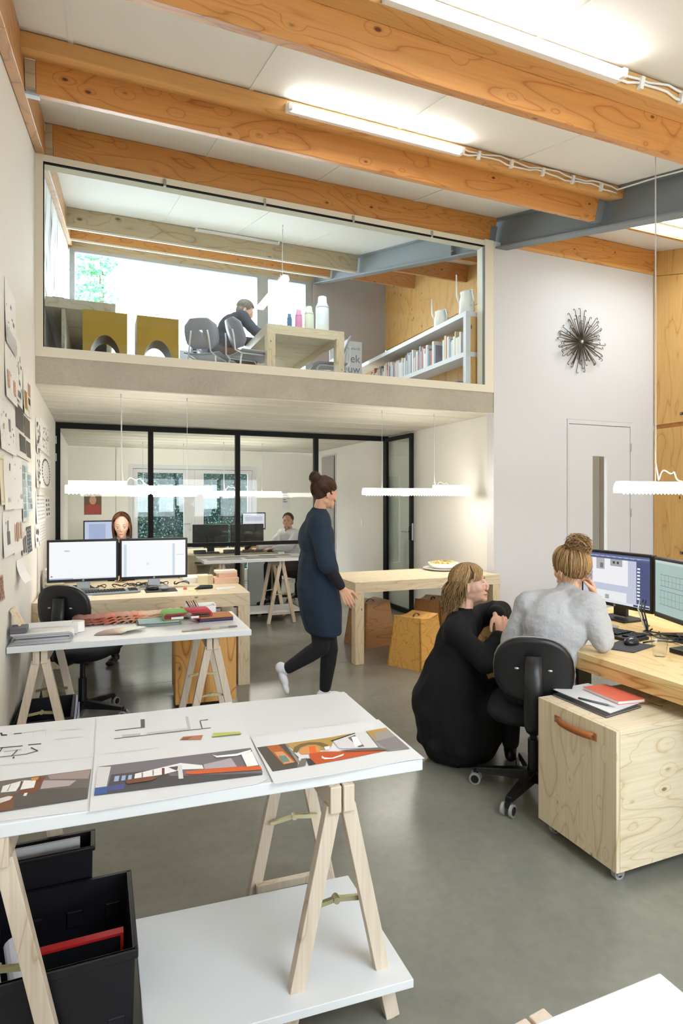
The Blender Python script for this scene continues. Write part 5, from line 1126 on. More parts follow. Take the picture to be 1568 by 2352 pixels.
plain_tunnel = plain('brown_tunnel', '#5d4a28', .6)
arch_box('yellow box stool with an arched hole, left of the pair in the mezzanine', -.112, .250, 5.62, 5.95, .525)
arch_box('yellow box stool with an arched hole, right of the pair in the mezzanine', .330, .690, 5.62, 5.95, .525)
# bookshelf
bs = thing('bookshelf', 'low white bookshelf along the right of the mezzanine', 'bookshelf', (3.72, 7, MF))
sx0, sx1, sy0, sy1, st = 3.595, 3.84, 5.36, 9.3, MF + .875
wsh = plain('white_shelf', '#dfe0e4', .5)
put(MB().box(sx0, sx1, sy0, sy1, st - .05, st), 'top_board', wsh, bs)
put(MB().box(sx0, sx1, sy0, sy1, MF + .40, MF + .45), 'shelf_board', wsh, bs)
put(MB().box(sx0, sx1, sy0, sy1, MF + .02, MF + .06), 'shelf_board', wsh, bs)
put(MB().box(sx0, sx0 + .06, sy0, sy0 + .05, MF + .061, MF + .399).box(sx0, sx0 + .06, sy0, sy0 + .05, MF + .451, st - .051), 'end_post', wsh, bs)
put(MB().box(sx0 + .0605, sx1, sy0, sy0 + .03, MF + .061, MF + .399).box(sx0 + .0605, sx1, sy0, sy0 + .03, MF + .451, st - .051), 'end_panel', M['plywall'], bs)
put(MB().box(sx1 - .012, sx1, sy0 + .031, sy1, MF + .061, MF + .399).box(sx1 - .012, sx1, sy0 + .031, sy1, MF + .451, st - .051), 'back_board', M['plywall'], bs)
rr = random.Random(11); bm = {}
cols = ['#e9e6e2', '#dcd9dc', '#cfd2da', '#b8bcc8', '#8f93a5', '#d8b7a8', '#c06a62', '#f0eeea', '#e3dfd2', '#9aa6b8', '#6d6f80', '#d9c9a8']
cn = ['off-white', 'pale grey', 'bluish grey', 'grey blue', 'slate', 'pinkish', 'red', 'white', 'cream', 'steel blue', 'dark grey', 'sand']
y = sy0 + .12; i = 0; cnt = {}; ORD = 'first second third fourth fifth sixth seventh eighth ninth tenth eleventh twelfth thirteenth fourteenth fifteenth'.split()
while y < 7.75:
    if 5.85 < y < 5.93: y = 6.0
    w = rr.uniform(.018, .042); hh = rr.uniform(.17, .29); k = rr.randrange(12)
    if k not in bm: bm[k] = plain('book_cover_%d' % k, cols[k], .6)
    o = put(MB().box(sx0 + .015, sx0 + rr.uniform(.16, .21), y, y + w - .002, MF + .451, MF + .451 + hh), 'book', bm[k], bevel=.0015)
    cnt[k] = cnt.get(k, 0) + 1; tag(o, '%s %s %s book from the glass end of the mezzanine shelf' % ('the', ORD[cnt[k] - 1], cn[k]), 'book', 'books on the mezzanine shelf'); y += w; i += 1
for k in range(5):
    if k not in bm: bm[k] = plain('book_cover_%d' % k, cols[k], .6)
    tag(put(MB().box(sx0 + .01, sx0 + .20, sy0 + .10 + .02 * k, sy0 + .42 - .01 * k, MF + .0605 + k * .022, MF + .0815 + k * .022), 'book', bm[k]), ['lowest', 'second', 'middle', 'fourth', 'topmost'][k] + ' lying book in the bottom shelf pile of the mezzanine', 'book', 'lying books on the bottom shelf')
def can(label, y, h):
    t = thing('watering_can', label, 'watering can', (3.70, y, st + .0005), group='white cans on the bookshelf')
    put(MB().lathe([(.075, 0), (.085, .01), (.08, h * .6), (.065, h * .8), (.075, h * .95), (.05, h)], (0, 0, 0), 20), 'body', M['ceramic'], t, world=False, smooth=True)
    put(MB().tube([(-.05, .06, h * .5), (-.06, .10, h * .9), (-.06, .11, h * 1.8)], [.012, .010, .007], 8), 'spout', M['ceramic'], t, world=False, smooth=True)
    put(MB().tube([(0, -.07, h * .3), (0, -.13, h * .5), (0, -.10, h * .95), (0, -.03, h)], .009, 8), 'handle', M['ceramic'], t, world=False, smooth=True)
can('white can with a tall spout at the near end of the mezzanine bookshelf', 5.50, .26)
can('white can with a tall spout further back on the mezzanine bookshelf', 6.02, .20)
# poster standing behind the table
po = thing('poster', 'white lettered poster standing on the mezzanine floor right of the table', 'poster', (3.1, 7.9, MF))
a, b_ = onY(790, 782, 7.9), onY(828, 786, 7.9)
put(MB().box(a.x - .22, b_.x + .02, 7.9, 7.912, MF + .001, a.z), 'board', plain('poster_white', '#d9d9dd', .5), po)
tm = []
for txt, sz, dz in (('m wordt', .062, .12), ('iek', .16, .30), ('ouw', .16, .45)):
    put(text_mesh(txt, sz, (b_.x - .01, 7.897, a.z - dz), (1, 0, 0), (0, 0, 1), 'RIGHT'), 'lettering', M['steel'], po)
# flax-like brush drawing on the left wall of the mezzanine
dw = thing('wall_drawing', 'large brush drawing of dark stems on the mezzanine left wall', 'drawing', (XL, 7.2, 4))
put(MB().box(XL + .0005, XL + .004, 5.9, 8.9, 3.45, 4.9), 'sheet', plain('drawing_paper', '#eef1f5', .7), dw)
rr = random.Random(4); m = MB()
for i in range(26):
    y = rr.uniform(6.0, 8.7); z = rr.uniform(3.55, 4.5); L = rr.uniform(.15, .55); s_ = rr.uniform(-.2, .2); w = rr.uniform(.008, .04)
    m.poly([(XL + .005, y - w * .2, z), (XL + .005, y + s_ * L - w, z + L * .5), (XL + .005, y + s_ * L * 1.6, z + L), (XL + .005, y + s_ * L + w, z + L * .5)])
put(m, 'brush_strokes', plain('ink', '#4b505a', .7), dw)['kind'] = 'stuff'
# ------------------------------------------------------------------ outside
def leaf_cloud(mb, c, r, n, size, cols, seed):
    q = random.Random(seed)
    for i in range(n):
        d_ = Vector((q.gauss(0, 1), q.gauss(0, 1), q.gauss(0, 1))); d_.normalize(); p = Vector(c) + Vector((d_.x * r[0], d_.y * r[1], d_.z * r[2])) * q.random() ** .4
        a = Vector((q.gauss(0, 1), q.gauss(0, 1), q.gauss(0, .6))).normalized() * size * q.uniform(.6, 1.2); b_ = a.orthogonal().normalized() * size * .55
        mb.color(lin(q.choice(cols))); mb.quad(p - a, p + b_, p + a, p - b_)
tr = thing('tree', 'pale green tree outside the mezzanine window', 'tree', (.1, 17, 0))
put(MB().tube([(.1, 17, 0), (.15, 17, 4), (.1, 17, 9.6)], [.12, .09, .03], 8), 'trunk', M['bark'], tr, smooth=True)
m = MB()
for k, (u, v, w) in enumerate(((180, 590, .5), (232, 588, .45), (190, 625, .6), (245, 610, .4), (185, 660, .55), (225, 655, .55), (240, 680, .5), (195, 690, .5), (215, 620, .4), (180, 720, .7))):
    p = onY(u, v, 17); leaf_cloud(m, p, (w, w, w * .35), 130, .09, ['#8fd8a4', '#6cc48a', '#b4e8bd', '#58b47c'], k)
o = put(m, 'foliage', M['leaf'], tr); o['kind'] = 'stuff'
sh = thing('shrub', 'loose pale shrub outside the narrow mezzanine window pane', 'shrub', (5, 18, 0))
m = MB()
for k, (u, v, w) in enumerate(((690, 720, 1.0), (650, 735, .8), (615, 745, .7), (560, 770, .5), (520, 780, .6), (670, 680, .5), (700, 690, .6))):
    leaf_cloud(m, onY(u, v, 18), (w, .6, w * .5), 170, .06, ['#8b9a90', '#a9b6ae', '#76867c', '#c2ccc6'], 50 + k)
o = put(m, 'foliage', M['leaf'], sh); o['kind'] = 'stuff'
put(MB().tube([(5.2, 18, 0), (5.1, 18, 4), (5.3, 18, 7)], [.06, .05, .02], 6), 'stem', M['bark'], sh)
hd = thing('house', 'white neighbouring house low in the mezzanine window', 'building', (3, 24, 0))
a, b_ = onY(410, 790, 24), onY(560, 800, 24)
put(MB().box(a.x - 1, b_.x + 2, 24, 26, 0, a.z), 'wall', M['wall'], hd)
for u in (440, 470, 540):
    p = onY(u, 822, 23.98); f_ = put(MB().box(p.x - .55, p.x + .55, 23.97, 23.999, p.z - .6, p.z + .35), 'window', M['steel'], hd)
    put(MB().box(p.x - .45, p.x + .45, 23.955, 23.969, p.z - .5, p.z + .25), 'pane', M['blackplastic'], f_)
hg = thing('hedge', 'dense dark ivy hedge outside the garden doors', 'hedge', (1.6, 12.6, 0))
m = MB(); q = random.Random(8)
for i in range(26000):
    p = Vector((q.uniform(-.8, 4.6), 12.5 + q.uniform(0, .25), q.uniform(.05, 3.0))); a = Vector((q.gauss(0, 1), q.gauss(0, .5), q.gauss(0, 1))).normalized() * q.uniform(.009, .022); b_ = Vector((a.z, q.uniform(-.02, .02), -a.x)) * .8
    m.color(lin(q.choice(['#1d3a36', '#27473c', '#345a4a', '#16302f', '#4d7766', '#213b4a', '#6f9488', '#2c4f44', '#1a3330', '#223f3a']))); m.quad(p - a, p + b_, p + a, p - b_)
o = put(m, 'foliage', M['leaf'], hg); o['kind'] = 'stuff'
put(MB().box(-.9, 4.7, 12.72, 12.9, 0, 3.0), 'stems', plain('dark_stems', '#10201c', .9), hg)
S('ground', MB().box(-30, 40, YB + .16, 40, -.2, -.02), plain('paving', '#8c8c88', .9, var=.1), 'grey paving and lawn outside the far doors', 'ground')
# ------------------------------------------------------------------ back office
bd = slab_table('plywood_desk', 'plywood desk behind the glass partition with two monitors seen from behind', 1.15, 2.42, 8.35, 9.45, .75, .10, 0, M['ply'], M['plyv'], .09)
monitor('left black monitor seen from behind through the glass', (1.50, 8.62, .995), math.radians(172), .50, .32, [('#d8dcec', [(0, 0), (1, 1)])], kind='black', logo=False, foot_z=.751)
monitor('right black monitor seen from behind through the glass', (2.02, 8.60, .995), math.radians(188), .50, .32, [('#d8dcec', [(0, 0), (1, 1)])], kind='black', logo=False, foot_z=.751)
monitor('pale blue screen imitating a reflection in the glass, far left of the back office', (.12, 9.5, 1.02), 0, .60, .36, [('#c9d4ee', [(0, 0), (1, 1)]), ('#aebbe0', [(.1, .1), (.5, .9)])], logo=False, foot_z=.751)  # screen added to imitate a bluish reflection in the partition glass
slab_table('plywood_desk', 'narrow plywood desk at the far left of the back office', -.42, .55, 9.3, 10.2, .75, .10, 0, M['ply'], M['plyv'], .09)
monitor('white monitor in front of the far garden doors', (2.28, 9.25, 1.17), 0, .38, .27, [('#dfe3ea', [(0, 0), (1, 1)]), ('#c3c9d6', [(.1, .2), (.9, .5)])], kind='black', logo=False, foot_z=.751)
tt = thing('trestle_table_top', 'white trestle table top with prints in front of the glass partition', 'table', (1.8, 7.2, .76))
put(MB().box(1.14, 2.46, 6.97, 7.60, .765, .798), 'board', M['white'], tt, bevel=.003)
for i, (a0, a1, b0, b1, c, l) in enumerate(((1.20, 1.60, 7.03, 7.20, '#8f8d90', 'grey print at the left front of the far trestle table'), (1.66, 2.06, 7.05, 7.24, '#77757a', 'dark grey print in the middle of the far trestle table'), (2.08, 2.38, 7.08, 7.22, '#a8a6a6', 'pale print at the right front of the far trestle table'), (1.35, 1.75, 7.30, 7.52, '#b4b2b0', 'light print at the back of the far trestle table'), (1.9, 2.3, 7.32, 7.50, '#96908c', 'brownish print at the back right of the far trestle table'))):
    tag(put(MB().box(a0, a1, b0, b1, .7985, .800), 'print_sheet', plain('print_%d' % i, c, .6, var=.3, vscale=25)), l, 'print')
trestle('trestle', 'slim wooden trestle at the right end of the far trestle table', (2.09, 7.30, 0), 0, L=.50, Ht=.764, spread=.165, mat=M['beech'])
trestle('trestle', 'slim wooden trestle at the left end of the far trestle table', (1.36, 7.30, 0), 0, L=.50, Ht=.764, spread=.165, mat=M['beech'])
tag(put(MB().box(1.02, 2.36, 7.10, 7.52, .126, .150), 'lower_shelf', M['white']), 'white lower shelf board of the far trestle table', 'shelf')
for i, (x, y, w, d_, h, c, l) in enumerate(((1.05, 8.45, .16, .10, .05, '#2b2b30', 'black mouse-sized box at the left of the office desk'), (1.75, 8.47, .3, .12, .035, '#6d5b4c', 'brown folder on the office desk'), (1.92, 8.5, .25, .15, .03, '#e4e4e4', 'white papers on the office desk near the person in white'), (2.08, 8.42, .10, .06, .05, '#17171a', 'black headphones case on the office desk'), (1.45, 8.40, .18, .08, .05, '#3a3a42', 'dark desk tray in the middle of the office desk'))):
    tag(put(MB().box(x + .2, x + .2 + w, y, y + d_, .7505, .7505 + h), 'desk_item', plain('desk_item_%d' % i, c, .5), bevel=.004), l, 'office item')
oc = thing('open_cabinet', 'plywood open cabinet with black folders under the office desk', 'cabinet', (1.6, 8.7, 0))
put(MB().box(1.26, 1.29, 8.5, 9.0, 0, .62).box(1.93, 1.96, 8.5, 9.0, 0, .62).box(1.29, 1.93, 8.5, 9.0, .59, .62).box(1.29, 1.93, 8.97, 9.0, 0, .59), 'carcass', M['ply'], oc)
for i in range(5): tag(put(MB().box(1.32 + .075 * i, 1.385 + .075 * i, 8.56, 8.86, .001, .33), 'binder', plain('binder_%d' % i, ['#1e1e22', '#3a3a40', '#232328', '#55555c', '#1b1b1e'][i], .5), bevel=.003), ['first', 'second', 'third', 'fourth', 'fifth'][i] + ' dark binder from the left in the cabinet under the office desk', 'binder')
tag(put(MB().box(2.00, 2.31, 8.44, 8.48, .0, .60), 'panel_board', plain('pale_board', '#c6ccd4', .5)), 'pale board standing under the office desk near the person in white', 'board')
# posters of the back office
p0 = onY(193, 1128, YB - .01); p1 = onY(233, 1182, YB - .01)
pf = thing('poster', 'small portrait poster with a red lower half on the far wall', 'poster', (p0.x, YB, p1.z))
m = MB(); yy = YB - .006
m.color(lin('#6b5a48')); m.quad((p0.x, yy, p1.z), (p1.x, yy, p1.z), (p1.x, yy, p0.z), (p0.x, yy, p0.z))
cxp, czp = (p0.x + p1.x) / 2, (p0.z * .62 + p1.z * .38)
m.color(lin('#a84a44')); m.poly([(p0.x + .01, yy - .001, p1.z + .01), (p1.x - .01, yy - .001, p1.z + .01), (p1.x - .02, yy - .001, p1.z + .16), (cxp, yy - .001, p1.z + .21), (p0.x + .02, yy - .001, p1.z + .16)])
m.color(lin('#c79a80')); m.poly([(cxp + .055 * math.cos(a), yy - .002, czp + .075 * math.sin(a)) for a in [2 * PI * i / 16 for i in range(16)]])
put(m, 'print', M['printed'], pf)['kind'] = 'stuff'; put(MB().box(p0.x, p1.x, YB - .005, YB - .001, p1.z, p0.z), 'sheet', M['paper'], pf)
q0, q1 = onY(647, 1128, 10.5), onY(667, 1172, 10.5)
wx = 3.0; zt = 2.02
ls = thing('poster', 'white lettered sheet on the far office wall above the person in white', 'poster', (3.2, YB, 1.5))
q0, q1 = onY(648, 1126, YB), onY(666, 1171, YB)
put(MB().box(q0.x, q1.x, YB - .004, YB - .001, q1.z, q0.z), 'sheet', M['paper'], ls)
for i, s_ in enumerate(('IS DIT', 'KUNST', 'OF KAN', 'HET', 'WEG?')): put(text_mesh(s_, .034, (q0.x + .012, YB - .0055, q0.z - .07 - i * .04), (1, 0, 0), (0, 0, 1), bold=.001), 'lettering', M['blackplastic'], ls)
tag(put(MB().box(3.826, 3.838, 8.53, 8.61, 1.10, 1.20), 'light_switch', M['whiteplastic'], bevel=.003), 'small white light switch on the office side wall', 'switch')
tag(put(MB().box(.30, .306, YB - .006, YB - .001, 0, ZS), 'wall_batten', M['steel']), 'thin dark vertical joint strip on the far office wall', 'batten')
# ------------------------------------------------------------------ sheets pinned to the left wall
def pin(label, u0, v0, u1, v1, marks=(), base='#f0efec', curl=.012, group='sheets pinned to the left wall'):
    f = lambda u, v: (u * .3403, 600 + v * .3403)
    A, B = onX(*f(u0, v0), XL + .004), onX(*f(u1, v1), XL + .004)
    ya, yb = A.y, B.y; zt = (A.z); k0 = onX(*f(u0, v1), XL + .004)
    zb = (k0.z + B.z) / 2; zt = (A.z + onX(*f(u1, v0), XL + .004).z) / 2
    t = thing('paper_sheet', label, 'paper', (XL, (ya + yb) / 2, zb), group=group)
    m = MB(); n = 5; V = []
    def pt(a, b_, o=0): return (XL + .002 + o + curl * (1 - b_) ** 2 * .8 + curl * .3 * a * a, ya + (yb - ya) * a, zb + (zt - zb) * b_)
    for i in range(n + 1):
        for j in range(n + 1): V.append(pt(i / n, j / n))
    m.add(V, [(i * (n + 1) + j, (i + 1) * (n + 1) + j, (i + 1) * (n + 1) + j + 1, i * (n + 1) + j + 1) for i in range(n) for j in range(n)])
    put(m, 'sheet', plain('pinned_' + base, base, .75) if 'pinned_' + base not in bpy.data.materials else bpy.data.materials['pinned_' + base], t, solid=.0006)
    if marks:
        m = MB()
        for c, a0, b0, a1, b1 in marks:   # fractions across (left to right) and down
            m.color(lin(c)); k = 3
            for i in range(k):
                for j in range(k):
                    q = [(a0 + (a1 - a0) * (i + di) / k, 1 - (b0 + (b1 - b0) * (j + dj) / k)) for di, dj in ((0, 0), (1, 0), (1, 1), (0, 1))]
                    m.quad(*[pt(a, b_, .0022) for a, b_ in q])
        put(m, 'print', M['printed'], t)['kind'] = 'stuff'
    return t
rr = random.Random(21)
def scrib(n, c, s_=.04): return [(c, a, b_, a + s_ * rr.uniform(.4, 1.6), b_ + s_ * rr.uniform(.3, 1.2)) for a, b_ in [(rr.uniform(.1, .85), rr.uniform(.08, .85)) for _ in range(n)]]
def grid(c, nx, ny, x0=.08, y0=.06, x1=.92, y1=.94, g=.18):
    o = []
    for i in range(nx):
        for j in range(ny):
            w, h_ = (x1 - x0) / nx, (y1 - y0) / ny; cc = c if isinstance(c, str) else c[(i + 2 * j) % len(c)]
            o.append((cc, x0 + w * (i + g / 2), y0 + h_ * (j + g / 2), x0 + w * (i + 1 - g / 2), y0 + h_ * (j + 1 - g / 2)))
    return o
pin('tall white sheet with a faint grey building sketch, highest on the left wall', 34, 190, 102, 600, [('#d0ced0', .05, .72, .95, .98)] + scrib(6, '#8a8890', .07))
pin('white sheet with two rust-coloured tree sketches on the left wall', 34, 575, 104, 950, [('#d8a68a', .15, .50, .35, .78), ('#c98a68', .2, .55, .3, .8), ('#d8a68a', .70, .55, .90, .82), ('#c98a68', .76, .6, .86, .84), ('#c96a50', .02, .02, .14, .05)] + scrib(5, '#b0aeb0', .04))
pin('narrow white sheet with black specks beside the rust tree sketches', 106, 530, 139, 945, scrib(12, '#6a6a70', .09) + [('#77757a', .2, .84, .6, .95)])
pin('cream sheet with a brown doorway picture on the left wall', 157, 760, 184, 1040, [('#a8793f', .2, .42, .75, .86), ('#8a5a2c', .3, .62, .6, .84)], '#ece8dc')
pin('narrow photo strip of brick and dark figures beside the doorway picture', 186, 830, 203, 1060, [('#b88a7a', .1, .0, .9, .36), ('#3c3836', .2, .42, .8, .62), ('#e6e2dc', .1, .7, .9, .98)], '#d9d2c8')
pin('white sheet cut by the left photo edge, beside a small plan', 0, 935, 26, 1270, scrib(5, '#c4a090', .1))
pin('white sheet with a small tower sketch at mid height', 28, 970, 98, 1300, scrib(7, '#8e8c94', .06) + [('#8a8890', .4, .3, .55, .55)])
pin('dark brown photo collage of four roof pictures on the left wall', 102, 1000, 200, 1335, [('#4f4740', .02, .02, .52, .48), ('#5d544c', .56, .10, .97, .5), ('#3f3a36', .22, .55, .62, .88), ('#4a433d', .66, .58, .97, .92), ('#8a8078', .1, .35, .5, .48), ('#7d746c', .6, .4, .95, .48)], '#e3ded8')
pin('pale yellow drawing cut by the left photo edge', 0, 1315, 21, 1645, [('#c9b48a', .1, .05, .9, .08), ('#c9b48a', .1, .92, .9, .95), ('#c9b48a', .8, .05, .88, .95)], '#ece2c6')
pin('large white sheet with tiny grey marks, left of the blue grid photos', 25, 1320, 88, 1675, [('#77757c', .55, .12, .66, .26), ('#9a98a0', .35, .78, .6, .86)])
pin('large white sheet with three small figures, touching the blue grid photos', 89, 1322, 146, 1672, scrib(4, '#6c6a72', .05) + [('#55535a', .72, .72, .95, .80)])
pin('photo sheet of a blue green gridded facade, upper half', 149, 1355, 183, 1755, grid(['#5f8a94', '#8fb0b4', '#46707c', '#a9c2c2'], 2, 7, g=.12), '#d8dede')
pin('second blue green facade photo just right of the gridded one', 185, 1425, 211, 1690, grid(['#557f8c', '#87a9b0', '#3f6673'], 2, 6, g=.12), '#cfd8d8')
pin('white sheet with a dark tower photo low on the left wall', 20, 1690, 88, 1985, [('#5a4a48', .35, .45, .6, .75), ('#8a7a74', .4, .2, .5, .45)] + scrib(3, '#aaa8ae', .05))
pin('white sheet with a row of tan wooden pieces low on the left wall', 90, 1665, 144, 1965, [('#c4a080', .12, .35, .30, .72), ('#b48c6c', .34, .32, .52, .75), ('#cfae90', .56, .34, .74, .70), ('#b08868', .78, .33, .94, .72)])
pin('small photo of standing people low on the left wall', 147, 1825, 176, 1980, [('#3c3a40', .1, .3, .3, .9), ('#8a6a62', .35, .25, .5, .9), ('#4a464a', .6, .2, .85, .95)], '#d5d0cc')
pin('dark slatted photo strip beside the small people photo', 178, 1790, 207, 1965, grid('#8a8e92', 2, 6, g=.5), '#3f4448')
pin('white sheet of black line portraits in the right-hand group', 243, 1060, 268, 1300, scrib(16, '#55545a', .14))
pin('white sheet with a dotted tree crown in the right-hand group', 270, 1090, 326, 1300, scrib(24, '#8a8890', .07))
pin('lace-like round ornament sheet in the right-hand group', 243, 1315, 270, 1530, scrib(30, '#6a686e', .10))
ring = [('#3c3b40', .5 + .36 * math.cos(a) - .035, .5 + .40 * math.sin(a) - .03, .5 + .36 * math.cos(a) + .035, .5 + .40 * math.sin(a) + .03) for a in [2 * PI * i / 26 for i in range(26)]]
pin('sheet with a bold black ring in the right-hand group', 272, 1320, 340, 1535, ring + scrib(3, '#9a98a0', .05))
pin('sheet of rows of tiny line icons below the round ornaments', 243, 1560, 300, 1760, grid('#a5a4aa', 6, 7, g=.55))
pin('sheet with a bold black symbol grid below the ring', 304, 1590, 334, 1730, grid('#4a494e', 2, 4, g=.45))
pin('small dark portrait strip at the bottom of the right-hand group', 238, 1780, 261, 1925, scrib(12, '#5c5a62', .2))
pin('sheet of faint pencil columns at the bottom of the right-hand group', 264, 1765, 302, 1895, grid('#c0bfc4', 4, 6, g=.5))
pin('loose curled white sheet hanging off the wall above the black chair', 112, 2010, 140, 2165, curl=.06)
pin('brick-coloured photo cut by the left edge above the leaning board', 0, 2120, 18, 2290, grid(['#a8705a', '#8f5a48', '#b88470'], 3, 6, g=.1), '#c9b0a2')
# ------------------------------------------------------------------ people
def organic(name, mb, voxel, mat, parent, it=5, fac=.5):
    o = put(mb, name, mat, parent)
    r = o.modifiers.new('union', 'REMESH'); r.mode = 'VOXEL'; r.voxel_size = voxel; r.use_smooth_shade = True
    s_ = o.modifiers.new('soften', 'SMOOTH'); s_.iterations = it; s_.factor = fac
    baked(o); o.data.materials.clear(); o.data.materials.append(mat)
    o.data.polygons.foreach_set('use_smooth', [True] * len(o.data.polygons)); return o
def crumple(o, amp, scale, stretch=(1, 1, .45), seed=0.0):      # soft cloth folds
    me = o.data; n = len(me.vertices); co = np.empty(n * 3); me.vertices.foreach_get('co', co); no = np.empty(n * 3); me.vertices.foreach_get('normal', no)
    co = co.reshape(-1, 3); no = no.reshape(-1, 3)
    for i in range(n):
        p = Vector((co[i, 0] * stretch[0] * scale + seed, co[i, 1] * stretch[1] * scale, co[i, 2] * stretch[2] * scale))
        v = 1 - abs(mnoise.noise(p)) * 2.2; v2 = mnoise.noise(p * 2.1)
        co[i] += no[i] * amp * (v * .8 + v2 * .5)
    me.vertices.foreach_set('co', co.ravel()); me.update(); return o
class Frame:
    def __init__(s, c, f, up=(0, 0, 1)):
        s.c = Vector(c); s.f = Vector(f).normalized(); s.r = s.f.cross(Vector(up)).normalized(); s.u = s.r.cross(s.f).normalized()
    def p(s, x, y, z): return s.c + s.r * x + s.f * y + s.u * z
    @property
    def ax(s): return (s.r, s.f, s.u)
def ell(mb, fr, x, y, z, rx, ry, rz, n=16): mb.ball(fr.p(x, y, z), (rx, ry, rz), n, fr.ax)
def head_shape(mb, h, k=1.0, male=False):
    E = lambda *a: ell(mb, h, *[q * k for q in a])
    E(0, -.012, .035, .073, .092, .086); E(0, .022, .0, .064, .068, .083); E(0, .025, -.05, .047 + .006 * male, .056, .057)
    E(0, .068, -.092, .021, .021, .018); E(0, .048, -.078, .036, .034, .024)
    if male: E(0, .05, -.085, .042, .036, .024)
    for s_ in (-1, 1):
        E(s_ * .036, .050, -.020, .024, .024, .024); E(s_ * (.038 + .006 * male), .0, -.056, .013, .030, .022); E(s_ * .028, .080, .024, .022, .013, .008)
        E(s_ * .073, -.010, -.012, .008, .018, .030); E(s_ * .012, .096, -.036, .008, .009, .008)
    mb.cone(h.p(0, .083 * k, .018 * k), h.p(0, .102 * k, -.020 * k), .0085 * k, .0098 * k, 10); E(0, .1035, -.0225, .0092, .0092, .008); E(s_ * 0, .092, -.034, .010, .012, .006)
    for s_ in (-1, 1): E(s_ * .031, .0740, .0088, .0138, .0125, .0080); E(s_ * .031, .0735, -.0062, .0128, .0116, .0055)
    E(0, .079, -.060, .024, .015, .011); E(0, .078, -.073, .020, .014, .010)
def hand(mb, w, d, n, tv, curl=.5, k=1.0, spread=.012):
    w, d, n, tv = Vector(w), Vector(d).normalized(), Vector(n).normalized(), Vector(tv)
    n = (n - d * n.dot(d)).normalized(); tv = (tv - d * tv.dot(d) - n * tv.dot(n)).normalized()
    offs = (.030, .010, -.011, -.030); lens = (.070, .079, .073, .056)
    for o, L in zip(offs, lens):
        kn = w + d * (.088 - abs(o - .008) * .3) * k + tv * o * k
        mb.cone(w + d * .012 * k + tv * o * .62 * k, kn, .0125 * k, .0105 * k, 8)
        a = 0; p = kn; r = .0095
        for j, fr_ in enumerate((.45, .32, .26)):
            a += curl * (1.0 if j else .75); q = p + (d * math.cos(a) + n * math.sin(a) + tv * o * .35) * L * fr_ * k
            mb.cone(p, q, r * k, (r - .0012) * k, 8); p = q; r -= .0012
    b_ = w + d * .022 * k + tv * .022 * k
    m1 = b_ + (d * .62 + tv * .62 + n * .35) * .046 * k; m2 = m1 + (d * .88 + tv * .25 + n * .35 * (1 + curl)).normalized() * .036 * k; m3 = m2 + (d * .95 + n * .3 * (1 + curl)).normalized() * .027 * k
    mb.cone(w + d * .01 * k, m1, .017 * k, .0125 * k, 8); mb.cone(m1, m2, .0115 * k, .010 * k, 8); mb.cone(m2, m3, .010 * k, .0078 * k, 8)
def limb(mb, pts, rs, n=14):
    for i in range(len(pts) - 1): mb.cone(pts[i], pts[i + 1], rs[i], rs[i + 1], n)
def torso(mb, J, f, inf=0.0, slim=1.0, hips=True):
    up = (J['neck'] - J['pel']).normalized(); fr = Frame(J['chest'], f - up * f.dot(up), up)
    ell(mb, fr, 0, -.005, .0, .150 * slim + inf, .100 * slim + inf, .150 + inf)
    mid = J['pel'].lerp(J['chest'], .5); fm = Frame(mid, fr.f, up); ell(mb, fm, 0, 0, 0, .128 * slim + inf, .095 * slim + inf, .16 + inf)
    fp = Frame(J['pel'], fr.f, up); ell(mb, fp, 0, -.01, .0, .160 * slim + inf, .118 * slim + inf, .125 + inf)
    for s_ in ('L', 'R'):
        mb.cone(J['neck'].lerp(J['chest'], .25), J['sh' + s_], .060 * slim + inf, .056 * slim + inf); mb.cone(J['chest'], J['sh' + s_], .085 * slim + inf, .052 * slim + inf)
    return fr
def arm(mb, J, s_, inf=0.0, end=1.0, k=1.0):
    a, b_, c = J['sh' + s_], J['el' + s_], J['wr' + s_]
    limb(mb, [a, a.lerp(b_, .5), b_], [.050 * k + inf, .046 * k + inf, .039 * k + inf]); limb(mb, [b_, b_.lerp(c, .35), b_.lerp(c, end)], [.039 * k + inf, .038 * k + inf, (.038 - .013 * end) * k + inf])
def leg(mb, J, s_, inf=0.0, foot=True, k=1.0, end=1.0):
    a, b_, c = J['hi' + s_], J['kn' + s_], J['an' + s_]
    limb(mb, [a, a.lerp(b_, .5), b_], [.088 * k + inf, .076 * k + inf, .056 * k + inf]); limb(mb, [b_, b_.lerp(c, .35), b_.lerp(c, end)], [.055 * k + inf, .053 * k + inf, .036 * k + inf])
def shoe(mb, an, toe, sole, k=1.0):
    toe = Vector(toe).normalized(); up = Vector(sole).normalized(); fr = Frame(an, toe, up)
    ell(mb, fr, 0, -.02, -.045, .034 * k, .045 * k, .042 * k); ell(mb, fr, 0, .06, -.055, .038 * k, .075 * k, .030 * k); ell(mb, fr, 0, .125, -.063, .040 * k, .055 * k, .022 * k); ell(mb, fr, 0, .0, -.02, .036 * k, .042 * k, .035 * k)
skin_cache = {}
def skin(c):
    if c not in skin_cache:
        m = plain('skin_' + c, c, .5, spec=.35, var=.04, vscale=25, bump=.03, bscale=250); b_ = m.node_tree.nodes['Principled BSDF']
        b_.inputs['Subsurface Weight'].default_value = .12; b_.inputs['Subsurface Radius'].default_value = (.012, .005, .003); skin_cache[c] = m
    return skin_cache[c]
hair_mat = attr_mat('hair', .45)
def strand(mb, pts, r0, r1, c):
    mb.color(c); n = len(pts); mb.tube(pts, [(r0 + (r1 - r0) * (i / (n - 1)) ** 1.5) * .62 for i in range(n)], 3, caps=False)
